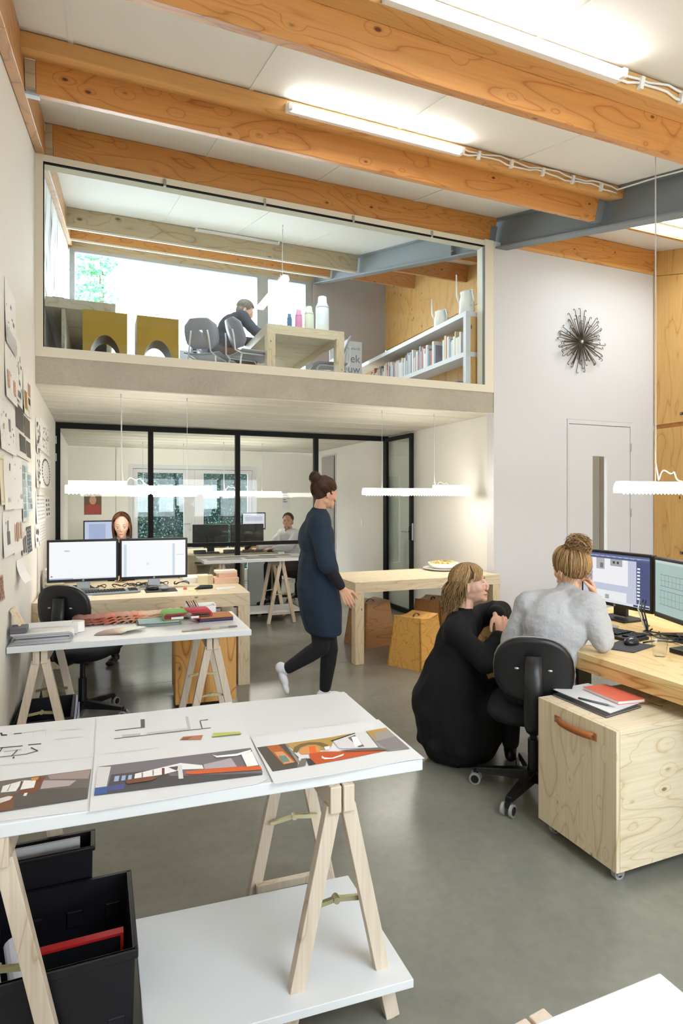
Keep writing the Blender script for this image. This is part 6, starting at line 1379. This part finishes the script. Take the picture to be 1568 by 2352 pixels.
def cvar(rnd, cols, dv=.18):
    c = lin(rnd.choice(cols)); f = 1 + rnd.uniform(-dv, dv); return tuple(min(1, x * f) for x in c)
def scalp(h, th, ph, k=1.0, lift=1.0):   # ph: 0 = forward, + = to the right
    R = (.079 * k * lift, .099 * k * lift, .093 * k * lift)
    return h.p(R[0] * math.sin(th) * math.sin(ph), -.012 * k + R[1] * math.sin(th) * math.cos(ph), .035 * k + R[2] * math.cos(th))
def face_details(t, h, k, eye, brow_c, lip_c, look=(0, 0)):
    for s_ in (-1, 1):
        e = put(MB().ball(h.p(s_ * .031 * k, .0755 * k, .004 * k), .0108 * k, 14), 'eye', eye_white, t, smooth=True)
        put(MB().ball(h.p((s_ * .031 + look[0]) * k, .0806 * k, (.0035 + look[1]) * k), .0066 * k, 10), 'iris', eye, e, smooth=True)
        put(MB().tube([h.p(s_ * .018 * k, .0865 * k, .0085 * k), h.p(s_ * .031 * k, .0862 * k, .0122 * k), h.p(s_ * .044 * k, .078 * k, .0080 * k)], .0018 * k, 6), 'eyelid', brow_c, t, smooth=True)
        put(MB().tube([h.p(s_ * .014 * k, .0905 * k, .0255 * k), h.p(s_ * .030 * k, .0890 * k, .0310 * k), h.p(s_ * .047 * k, .0745 * k, .0265 * k)], [.0018 * k, .0022 * k, .0012 * k], 6), 'eyebrow', brow_c, t, smooth=True)
    put(MB().tube([h.p(x * k, (.0922 - abs(x) * .45) * k, (-.0655 + abs(x) * .08) * k) for x in (-.024, -.014, -.005, 0, .005, .014, .024)], [.0015 * k, .0045 * k, .0058 * k, .005 * k, .0058 * k, .0045 * k, .0015 * k], 8), 'lips', lip_c, t, smooth=True)
eye_white = plain('eye_white', '#cfc8c0', .3)
lip = plain('lip', '#b3605a', .4); lip_pale = plain('lip_pale', '#b9786c', .45)
iris_b = plain('iris_grey', '#4f5f66', .2); iris_d = plain('iris_dark', '#2a1c14', .2)
brow_d = plain('brow_brown', '#6b4f38', .7); brow_k = plain('brow_dark', '#2b1f18', .7)
def person(label, J, f, h, skin_c, vox=.0045, k=1.0, hands=(None, None), male=False, feet=False):
    base = J.get('base', J['pel']); t = thing('person', label, 'person', (base.x, base.y, J.get('floor', 0.0)))
    mb = MB(); torso(mb, J, f)
    for s_ in 'LR': arm(mb, J, s_, k=.92); leg(mb, J, s_, k=.82)
    mb.cone(J['neck'] - Vector((0, 0, .02)), h.p(0, -.022 * k, -.055 * k), .060 if male else .050, .052 if male else .041); head_shape(mb, h, k, male)
    for s_, H in zip('LR', hands):
        if H: hand(mb, J['wr' + s_], *H)
    organic('body', mb, vox, skin(skin_c), t, 4)
    return t
def jd(**k): return {a: Vector(b_) for a, b_ in k.items()}
# ---------- woman in a grey sweater, seen from behind
fb = Vector((.60, .80, 0)).normalized(); lb_ = Vector((-fb.y, fb.x, 0))
J = jd(pel=(2.09, 2.46, .57), chest=atD(1277, 1432, 3.09), neck=atD(1302, 1368, 3.16), shL=atD(1214, 1391, 3.16), shR=atD(1351, 1393, 3.02), elR=atD(1384, 1474, 2.98), wrR=atD(1366, 1372, 3.16), elL=atD(1172, 1474, 3.20), wrL=atD(1230, 1440, 3.42))
for s_, q in (('L', 1), ('R', -1)):
    J['hi' + s_] = J['pel'] + lb_ * q * .085 - Vector((0, 0, .02)); J['kn' + s_] = J['hi' + s_] + fb * .40 + lb_ * q * .05 + Vector((0, 0, .02)); J['an' + s_] = J['kn' + s_] - fb * .06 + Vector((0, 0, -.46))
h1 = Frame(atD(1309, 1309, 3.20), Vector((.05, 1, -.10)))
W1 = person('person in a pale grey sweater seated at the right desk, back turned', J, fb, h1, '#d9a98e', hands=((Vector((.2, .9, -.1)), (0, 0, -1), (1, 0, 0), .25), (atD(1352, 1330, 3.17) - atD(1366, 1372, 3.16), -_d * .2 + Vector((-.6, .5, .3)), -_r * .3 + Vector((-.5, -.5, .2)), .75)))
mb = MB(); torso(mb, J, fb, .020, 1.0); [arm(mb, J, s_, .015, .93) for s_ in 'LR']
mb.cone(J['neck'] - Vector((0, 0, .02)), J['neck'].lerp(h1.c, .14), .066, .058)
up_ = (J['neck'] - J['pel']).normalized(); fs = Frame(J['pel'] + Vector((0, 0, .06)), fb); ell(mb, fs, 0, -.01, 0, .175, .14, .12)
grey_knit = plain('grey_knit', '#b0b0b3', .95, spec=.15, var=.10, vscale=40, bump=.5, bscale=55)
crumple(organic('sweater', mb, .007, grey_knit, W1, 14), .006, 11, (1, 1, .8), 3)
mb = MB(); ell(mb, Frame(J['pel'], fb), 0, -.005, -.035, .178, .145, .105); [leg(mb, J, s_, .014, end=.96) for s_ in 'LR']
navy = plain('dark_trousers', '#15151c', .85, bump=.3, bscale=40)
organic('trousers', mb, .008, navy, W1, 4)
mb = MB(); [shoe(mb, J['an' + s_], fb, (0, 0, 1)) for s_ in 'LR']; organic('shoes', mb, .007, M['blackplastic'], W1, 3)
rnd = random.Random(2); hb = MB(); blond = ['#94704a', '#b08a5c', '#785634', '#c2a274', '#9c774c', '#67482c']
cap = MB(); ell(cap, h1, 0, -.020, .040, .078, .092, .090); ell(cap, h1, 0, -.044, .0, .062, .054, .05); bun = h1.p(.012, -.058, .122); cap.ball(bun, (.055, .05, .046), 14)
capm = plain('hair_under_blond', '#7a6040', .7, var=.3, vscale=60, bump=.6, bscale=120)
for i in range(900):
    ph = rnd.uniform(-PI, PI); lf0 = rnd.uniform(-.01, .05); wv = rnd.uniform(0, 6.28); wa = rnd.uniform(.01, .07); thm = (2.05 + .35 * (abs(ph) > 2.2)) if abs(ph) > 1.2 else 1.15 + .6 * abs(ph) / 1.2; pts = []
    for j in range(9):
        q = j / 8; th = thm * (1 - q) + .30 * q; lift = 1.04 + .09 * math.sin(PI * q) + lf0 * (.5 + q); a = ph + (PI - abs(ph)) * (1 if ph > 0 else -1) * .25 * q + wa * math.sin(wv + q * 4)
        pts.append(scalp(h1, th, a, 1, lift))
    pts[-1] = pts[-1].lerp(bun, .55)
    strand(hb, pts, .0030, .0022, cvar(rnd, blond))
for i in range(300):
    ax = Vector((rnd.gauss(0, 1), rnd.gauss(0, 1), rnd.gauss(0, 1))).normalized(); o_ = ax.orthogonal().normalized(); b2 = ax.cross(o_); r = rnd.uniform(.038, .072); a0 = rnd.uniform(0, 6.28); arc = rnd.uniform(1.5, 4.0)
    pts = [bun + (o_ * math.cos(a0 + arc * j / 8) + b2 * math.sin(a0 + arc * j / 8)) * r * (1 + .10 * math.sin(j * 1.3 + i)) + ax * rnd.uniform(-.02, .02) for j in range(9)]
    strand(hb, pts, .0028, .0014, cvar(rnd, blond))
for i in range(80):   # loose wisps
    ph = rnd.uniform(1.3, 2 * PI - 1.3); p = scalp(h1, rnd.uniform(1.5, 2.1), ph, 1, 1.0); out = (p - h1.c).normalized(); pts = [p]
    for j in range(7): pts.append(pts[-1] + out * .008 * math.cos(j * .8 + i) + Vector((0, 0, -.010)) + h1.r * .006 * math.sin(j + i) )
    strand(hb, pts, .0016, .0008, cvar(rnd, blond))
hc = organic('hair', cap, .006, capm, W1, 4); put(hb, 'hair_strands', hair_mat, hc, smooth=True)['kind'] = 'stuff'
face_details(W1, h1, 1, iris_b, brow_d, lip)
# ---------- crouching woman in black
f2 = Vector(tuple(_r * .93 + _d * -.10)).normalized()
J = jd(pel=atD(1003, 1615, 3.52), chest=atD(1046, 1480, 3.50), neck=atD(1064, 1410, 3.50), shR=atD(1050, 1448, 3.36), shL=atD(1082, 1424, 3.64), elR=atD(1112, 1522, 3.28), wrR=atD(1150, 1462, 3.36), elL=atD(1150, 1402, 3.70), wrL=atD(1139, 1410, 3.46),
       hiL=atD(1010, 1630, 3.60), hiR=atD(1005, 1635, 3.44), knL=atD(1130, 1590, 3.62), knR=atD(1120, 1625, 3.36), anL=atD(1040, 1705, 3.60), anR=atD(1030, 1722, 3.42))
J['base'] = Vector((1.95, 2.98, 0))
for a in ('anL', 'anR'): J[a].z = .085
h2 = Frame(atD(1078, 1343, 3.52), Vector(tuple(_r * .96 - _d * .30 + _u * .16)))
W2 = person('person in a long black dress crouching beside the office chair', J, f2, h2, '#dcae98', k=1.0, hands=((atD(1157, 1452, 3.38) - atD(1139, 1410, 3.46), -_r * .5 + Vector(tuple(_d * .6)), Vector(tuple(-_r)) , .30), (atD(1152, 1420, 3.42) - atD(1150, 1462, 3.36), Vector(tuple(_d)), Vector(tuple(_r)), .35)))
black_cloth = plain('black_wool', '#17171a', .9, spec=.25, bump=.35, bscale=18)
mb = MB(); torso(mb, J, f2, .020, 1.0); [arm(mb, J, s_, .017, .90) for s_ in 'LR']
mb.cone(J['neck'] - Vector((0, 0, .045)), J['neck'] + Vector((0, 0, -.01)), .072, .058)
R3, D3 = Vector(tuple(_r)), Vector(tuple(_d)); rings = []
for (u0, u1, v, dd) in ((1030, 1088, 1440, .12), (1003, 1096, 1480, .165), (978, 1106, 1530, .185), (958, 1128, 1580, .215), (951, 1150, 1625, .23), (953, 1156, 1660, .23), (962, 1148, 1695, .21), (978, 1128, 1725, .17), (992, 1108, 1742, .13)):
    hw = (u1 - u0) / 2 * 3.5 / FPX; rings.append((atD((u0 + u1) / 2, v, 3.50), R3 * hw, D3 * dd))
mb.loft(rings[::-1], 28)
for s_ in 'LR': mb.cone(J['hi' + s_], J['kn' + s_], .125, .085, 16)
mb.v = [(x, y, max(z, .012)) for x, y, z in mb.v]
for q in range(9):      # soft folds of the skirt
    a_ = 2 * PI * q / 9 + .3; cc = atD(1050, 1640, 3.5)
    p0 = cc + R3 * .10 * math.cos(a_) + D3 * .11 * math.sin(a_) + Vector((0, 0, .12)); p1 = cc + R3 * .215 * math.cos(a_ + .15) + D3 * .20 * math.sin(a_ + .15) + Vector((0, 0, -.13)); mb.cone(p0, p1, .03, .034, 8)
crumple(organic('black_dress', mb, .009, black_cloth, W2, 16), .016, 7, (1, 1, .35), 1)
mb = MB(); [shoe(mb, J[a], f2, (0, 0, 1)) for a in ('anL', 'anR')]; organic('shoes', mb, .007, M['blackplastic'], W2, 3)
rnd = random.Random(4); hb = MB(); bl2 = ['#b08e60', '#906e46', '#c4a678', '#755534', '#a48254', '#63462c']
cap = MB(); ell(cap, h2, 0, -.020, .050, .079, .094, .084); ell(cap, h2, 0, -.062, -.03, .066, .050, .075); ell(cap, h2, 0, -.062, -.085, .06, .042, .05)
for i in range(1100):
    ph = rnd.uniform(-PI, PI); front = abs(ph) < .95
    lf0 = rnd.uniform(-.005, .03); off = .12 + rnd.uniform(0, .35); thm = (1.10 + rnd.uniform(-.05, .12)) if front else 1.62 + rnd.uniform(-.1, .15); pts = []
    for j in range(7):
        q = j / 6; th = off + (thm - off) * q; tk = .55 * q * (1 if ph > 0 else -1) if .95 <= abs(ph) < 1.75 else 0; pts.append(scalp(h2, th, ph + tk + .10 * math.sin(q * 3 + i) * (1 if front else .5), 1, 1.02 + .05 * q + lf0))
    if front:
        out = (pts[-1] - h2.p(0, 0, .03)).normalized(); side = h2.r * (1 if ph > 0 else -1)
        for j in range(4): pts.append(pts[-1] + side * .012 * (.5 + abs(ph)) - h2.u * .010 - out * .003)
    else:
        Ln = rnd.uniform(.10, .19) * (.72 if abs(ph) < 1.35 else 1.0); out = (pts[-1] - h2.p(0, 0, .03)); out.z = 0; out.normalize(); wv = rnd.uniform(0, 6.28); am = rnd.uniform(.004, .013)
        for j in range(8): q = j / 7; pts.append(pts[-1] + Vector((0, 0, -Ln / 8)) + out * (.004 * (1 - q) + am * math.sin(wv + j * .85) + (.008 if q > .7 else 0)) + h2.r * am * .6 * math.cos(wv + j * .8))
    strand(hb, pts, .0036, .0015, cvar(rnd, bl2))
hc = organic('hair', cap, .006, plain('hair_under_blond2', '#806645', .7, var=.3, vscale=60, bump=.6, bscale=120), W2, 4); put(hb, 'hair_strands', hair_mat, hc, smooth=True)['kind'] = 'stuff'
face_details(W2, h2, 1, iris_b, brow_d, lip, look=(0, .002))
# ---------- walking woman in a navy tunic
f3 = Vector(tuple(_r * .93 + _d * .30)).normalized()
J = jd(pel=atD(731, 1345, 4.45), chest=atD(728, 1240, 4.45), neck=atD(731, 1178, 4.45), shR=atD(733, 1205, 4.29), shL=atD(726, 1203, 4.60), elR=atD(752, 1298, 4.20), wrR=atD(786, 1352, 4.22), elL=atD(705, 1290, 4.68), wrL=atD(735, 1350, 4.75),
       hiR=atD(736, 1372, 4.41), hiL=atD(731, 1370, 4.54), knR=atD(737, 1486, 4.39), anR=atD(660, 1535, 4.40), knL=atD(757, 1490, 4.50), anL=atD(746, 1592, 4.52))
J['anL'].z = .085; J['base'] = Vector((J['anL'].x, J['anL'].y, 0))
h3 = Frame(atD(745, 1133, 4.44), Vector(tuple(_r * .80 + _d * .52 - _u * .12)))
W3 = person('person walking in a navy tunic, black trousers and white shoes', J, f3, h3, '#d6a58a', hands=(None, (atD(800, 1380, 4.20) - atD(786, 1352, 4.22), Vector(tuple(_d)), Vector(tuple(_r)), .35)))
navy_cloth = plain('navy_felt', '#2a3646', .9, spec=.2, var=.06, vscale=6, bump=.2, bscale=25)
mb = MB(); torso(mb, J, f3, .028, 1.05)
for s_ in 'LR':
    a, b_ = J['sh' + s_], J['el' + s_]; limb(mb, [a, a.lerp(b_, .5), b_], [.068, .070, .066])
rings = []
for (u, v, a_, b_) in ((729, 1262, .115, .150), (730, 1300, .142, .172), (731, 1345, .150, .190), (734, 1390, .150, .195), (738, 1420, .142, .190), (742, 1446, .128, .180), (743, 1452, .118, .170)):
    rings.append((atD(u, v, 4.45), f3 * a_, f3.cross(Vector((0, 0, 1))) * b_ * 1.12))
mb.loft(rings[::-1], 28)
mb.cone(J['neck'] - Vector((0, 0, .03)), J['neck'] + Vector((0, 0, .0)), .075, .062)
crumple(organic('tunic', mb, .009, navy_cloth, W3, 14), .007, 9, (1, 1, .5), 5)
for s_ in 'LR': mb = MB(); a, b_ = J['el' + s_], J['wr' + s_]; limb(mb, [a, a.lerp(b_, .4), a.lerp(b_, .88)], [.044, .043, .034]); organic('undersleeve', mb, .007, navy, W3, 4)
mb = MB(); [leg(mb, J, s_, .008, end=.97) for s_ in 'LR']; organic('trousers', mb, .008, navy, W3, 4)
white_shoe = plain('white_sneaker', '#e4e2ea', .6)
back_dir = (J['anR'] - J['knR']).normalized(); toe_r = Vector(tuple(_r * .35 - _u * .93)).normalized()
mb = MB(); shoe(mb, J['anL'], f3, (0, 0, 1)); organic('shoe', mb, .006, white_shoe, W3, 3)
mb = MB(); shoe(mb, J['anR'], toe_r, Vector(tuple(_r * .93 + _u * .35))); organic('shoe', mb, .006, white_shoe, W3, 3)
rnd = random.Random(6); hb = MB(); br3 = ['#4a2c1a', '#3a2114', '#5f3a22', '#2e1a10']
cap = MB(); ell(cap, h3, 0, -.022, .042, .080, .094, .090); ell(cap, h3, 0, -.050, -.005, .062, .050, .05); bun = h3.p(0, -.095, .105); cap.ball(bun, .042, 14)
for i in range(520):
    ph = rnd.uniform(-PI, PI); thm = (1.95 + .35 * (abs(ph) > 2.0)) if abs(ph) > 1.2 else 1.12 + .6 * abs(ph) / 1.2; pts = []
    e_ = h3.p(0, -.085, .085)
    s0 = scalp(h3, thm, ph, 1, 1.02)
    for j in range(8):
        q = j / 7; p = s0.lerp(e_, q); cc = h3.p(0, -.012, .035); dr = (p - cc).normalized(); m_ = scalp(h3, math.acos(max(-1, min(1, dr.dot(h3.u)))), math.atan2(dr.dot(h3.r), dr.dot(h3.f)), 1, 1.03 + .02 * rnd.random()); pts.append(m_)
    strand(hb, pts, .003, .0022, cvar(rnd, br3))
for i in range(60):
    ax = Vector((rnd.gauss(0, 1), rnd.gauss(0, 1), rnd.gauss(0, 1))).normalized(); o_ = ax.orthogonal().normalized(); b2 = ax.cross(o_); r = rnd.uniform(.034, .048); a0 = rnd.uniform(0, 6.28)
    strand(hb, [bun + (o_ * math.cos(a0 + .4 * j) + b2 * math.sin(a0 + .4 * j)) * r for j in range(8)], .003, .0016, cvar(rnd, br3))
hc = organic('hair', cap, .006, plain('hair_under_brown', '#3f2516', .7, var=.3, vscale=60, bump=.5, bscale=120), W3, 4); put(hb, 'hair_strands', hair_mat, hc, smooth=True)['kind'] = 'stuff'
face_details(W3, h3, 1, iris_d, brow_k, lip_pale)
# ---------- woman behind the twin screens
f4 = Vector(tuple(-_d)).normalized()
c4 = onY(279, 1207, 6.22)
J = jd(pel=(c4.x + .0, 6.48, .55), chest=(c4.x + .01, 6.37, .93), neck=(c4.x + .005, 6.30, 1.105))
r4 = f4.cross(Vector((0, 0, 1)))
for s_, q in (('L', -1), ('R', 1)):
    J['sh' + s_] = J['neck'] + r4 * q * .165 + Vector((0, 0, -.055)); J['el' + s_] = J['sh' + s_] + f4 * .10 + r4 * q * .07 + Vector((0, 0, -.24)); J['wr' + s_] = J['el' + s_] + f4 * .22 - r4 * q * .08 + Vector((0, 0, -.005))
    J['hi' + s_] = J['pel'] + r4 * q * .085; J['kn' + s_] = J['hi' + s_] + f4 * .40 + r4 * q * .03 + Vector((0, 0, .0)); J['an' + s_] = Vector((J['kn' + s_].x - .02, J['kn' + s_].y - .10, .085))
for s_ in 'LR': J['el' + s_].z = .83; J['wr' + s_].z = .80
h4 = Frame(c4, Vector(tuple(-_d * .92 + _r * .30 - _u * .20)))
W4 = person('person in a black top looking down behind the twin white screens', J, f4, h4, '#e0b8a2', vox=.005, hands=((f4, (0, 0, -1), r4, .2), (f4, (0, 0, -1), -r4, .2)))
mb = MB(); torso(mb, J, f4, .014); [arm(mb, J, s_, .010, .92) for s_ in 'LR']; organic('black_top', mb, .009, black_cloth, W4, 4)
mb = MB(); [leg(mb, J, s_, .010, end=.96) for s_ in 'LR']; ell(mb, Frame(J['pel'], f4), 0, 0, -.02, .17, .14, .11); organic('trousers', mb, .010, navy, W4, 4)
mb = MB(); [shoe(mb, J['an' + s_], f4, (0, 0, 1)) for s_ in 'LR']; organic('shoes', mb, .008, M['blackplastic'], W4, 3)
rnd = random.Random(9); hb = MB(); br4 = ['#5a3722', '#6d452b', '#4a2b1a', '#7d5436']
cap = MB(); ell(cap, h4, 0, -.024, .046, .080, .091, .087); ell(cap, h4, 0, -.060, -.06, .072, .046, .10)
for i in range(800):
    sg = rnd.choice((-1, 1)); p0_ = rnd.uniform(.12, PI); off = .05 + (.55 if p0_ < .7 else 0) * rnd.random(); thm = 1.55; pts = []; lf0 = rnd.uniform(0, .025)
    for j in range(7): q = j / 6; pts.append(scalp(h4, off + (thm - off) * q, sg * (p0_ + max(0, 1.12 - p0_) * min(1, q * 1.25)), 1, 1.03 + .05 * q + lf0))
    Ln = rnd.uniform(.13, .20); out = (pts[-1] - h4.c); out.z = 0; out.normalize(); wv = rnd.uniform(0, 6.3)
    for j in range(7): pts.append(pts[-1] + Vector((0, 0, -Ln / 7)) + out * .003 * math.sin(wv + j) + Vector(tuple(_d)) * .004)
    strand(hb, pts, .0036, .0018, cvar(rnd, br4))
hc = organic('hair', cap, .007, plain('hair_under_chestnut', '#54331f', .7, var=.3, vscale=60, bump=.5, bscale=120), W4, 4); put(hb, 'hair_strands', hair_mat, hc, smooth=True)['kind'] = 'stuff'
face_details(W4, h4, 1, iris_d, brow_k, lip, look=(0, -.004))
# ---------- man behind the glass
f5 = Vector((-.95, -.30, 0)).normalized(); r5 = f5.cross(Vector((0, 0, 1))); c5 = atD(661, 1198, 8.75)
J = jd(pel=(c5.x + .13, c5.y + .06, .55), chest=(c5.x + .07, c5.y + .03, .90), neck=(c5.x + .02, c5.y + .015, 1.055))
for s_, q in (('L', -1), ('R', 1)):
    J['sh' + s_] = J['neck'] + r5 * q * .185 + Vector((0, 0, -.055)); J['el' + s_] = J['sh' + s_] + f5 * .16 + r5 * q * .04 + Vector((0, 0, -.17)); J['wr' + s_] = J['el' + s_] + f5 * .24 - r5 * q * .03 + Vector((0, 0, -.005))
    J['hi' + s_] = J['pel'] + r5 * q * .09; J['kn' + s_] = J['hi' + s_] + f5 * .40 + r5 * q * .04; J['an' + s_] = Vector((J['kn' + s_].x, J['kn' + s_].y, .085))
h5 = Frame(c5, Vector((-.52, -.85, .05)))
W5 = person('person in a white long-sleeved shirt sitting behind the glass partition', J, f5, h5, '#cf9c84', vox=.006, male=True, hands=((f5, (0, 0, -1), r5, .25), (f5, (0, 0, -1), -r5, .25)))
mb = MB(); torso(mb, J, f5, .016, 1.06); [arm(mb, J, s_, .014, .94) for s_ in 'LR']; crumple(organic('white_shirt', mb, .010, plain('white_jersey', '#dddce2', .9, bump=.2, bscale=30), W5, 6), .008, 10)
mb = MB(); [leg(mb, J, s_, .012, end=.96) for s_ in 'LR']; ell(mb, Frame(J['pel'], f5), 0, 0, -.02, .175, .14, .11); organic('trousers', mb, .011, navy, W5, 4)
mb = MB(); [shoe(mb, J['an' + s_], f5, (0, 0, 1)) for s_ in 'LR']; organic('shoes', mb, .009, M['blackplastic'], W5, 3)
rnd = random.Random(12); hb = MB(); cap = MB(); ell(cap, h5, 0, -.024, .048, .080, .092, .088); ell(cap, h5, 0, -.055, -.01, .066, .05, .05)
for i in range(160):
    ph = rnd.uniform(-PI, PI); thm = .95 if abs(ph) < .9 else 1.5; pts = [scalp(h5, .1 + (thm - .1) * j / 6, ph + .2 * j / 6, 1, 1.03 + .03 * rnd.random()) for j in range(7)]; strand(hb, pts, .004, .002, cvar(rnd, ['#3a2c22', '#4d3d30', '#2a201a', '#6a5a4a']))
hc = organic('hair', cap, .008, plain('hair_under_dark', '#3a2c22', .7, var=.3, vscale=60), W5, 4); put(hb, 'hair_strands', hair_mat, hc, smooth=True)['kind'] = 'stuff'
mb = MB(); ell(mb, h5, 0, .045, -.083, .046, .042, .028); organic('stubble', mb, .006, plain('stubble', '#9a7460', .7), W5, 2)
face_details(W5, h5, 1, iris_d, brow_k, lip_pale)
office_chair('black office chair under the person in white behind the glass', (J['pel'].x + .02, J['pel'].y, 0), math.atan2(f5.y, f5.x), seatz=.455, backz=.72, light_trim=False)
# ---------- person at the mezzanine table
f6 = Vector((.96, .12, 0)).normalized(); r6 = f6.cross(Vector((0, 0, 1)))
J = jd(pel=(1.30, 6.98, MF + .55), chest=(1.43, 6.95, MF + .88), neck=(1.52, 6.93, MF + 1.02), floor=(0, 0, MF)); J['floor'] = MF
for s_, q in (('L', -1), ('R', 1)):
    J['sh' + s_] = J['neck'] + r6 * q * .17 + Vector((0, 0, -.06)); J['el' + s_] = J['sh' + s_] + f6 * .14 + r6 * q * .05 + Vector((0, 0, -.17)); J['wr' + s_] = J['el' + s_] + f6 * .22 - r6 * q * .05 + Vector((0, 0, .0)); J['wr' + s_].z = J['el' + s_].z = MF + .80
    J['hi' + s_] = J['pel'] + r6 * q * .085; J['kn' + s_] = J['hi' + s_] + f6 * .38; J['an' + s_] = Vector((J['kn' + s_].x, J['kn' + s_].y, MF + .085))
h6 = Frame((1.60, 6.91, MF + 1.085), Vector((.90, -.10, -.40)))
W6 = person('person in a dark jacket bent over the mezzanine table', J, f6, h6, '#dcb29c', vox=.006, hands=((f6, (0, 0, -1), r6, .25), (f6, (0, 0, -1), -r6, .25)))
mb = MB(); torso(mb, J, f6, .022, 1.05); [arm(mb, J, s_, .018, .94) for s_ in 'LR']; organic('dark_jacket', mb, .010, plain('slate_jacket', '#4a4f5a', .9, bump=.2, bscale=30), W6, 4)
mb = MB(); [leg(mb, J, s_, .014, end=.96) for s_ in 'LR']; ell(mb, Frame(J['pel'], f6), 0, 0, -.02, .175, .14, .11); organic('trousers', mb, .011, plain('brown_trousers', '#5a4638', .85), W6, 4)
mb = MB(); [shoe(mb, J['an' + s_], f6, (0, 0, 1)) for s_ in 'LR']; organic('shoes', mb, .009, M['blackplastic'], W6, 3)
rnd = random.Random(14); hb = MB(); cap = MB(); ell(cap, h6, 0, -.022, .044, .083, .096, .092); ell(cap, h6, 0, -.052, -.015, .072, .055, .06)
for i in range(220):
    ph = rnd.uniform(-PI, PI); thm = 1.15 if abs(ph) < .9 else 1.75; pts = [scalp(h6, .1 + (thm - .1) * j / 7, ph + .15 * j / 7, 1, 1.05 + .04 * rnd.random()) for j in range(8)]; strand(hb, pts, .004, .002, cvar(rnd, ['#a39a90', '#8a8078', '#c0b6a6', '#6f665f']))
hc = organic('hair', cap, .008, plain('hair_under_grey', '#8f867c', .7, var=.3, vscale=60), W6, 4); put(hb, 'hair_strands', hair_mat, hc, smooth=True)['kind'] = 'stuff'
face_details(W6, h6, 1, iris_d, brow_d, lip_pale)
shell_chair('grey shell chair under the person at the mezzanine table', (1.27, 6.98, MF), math.radians(6))
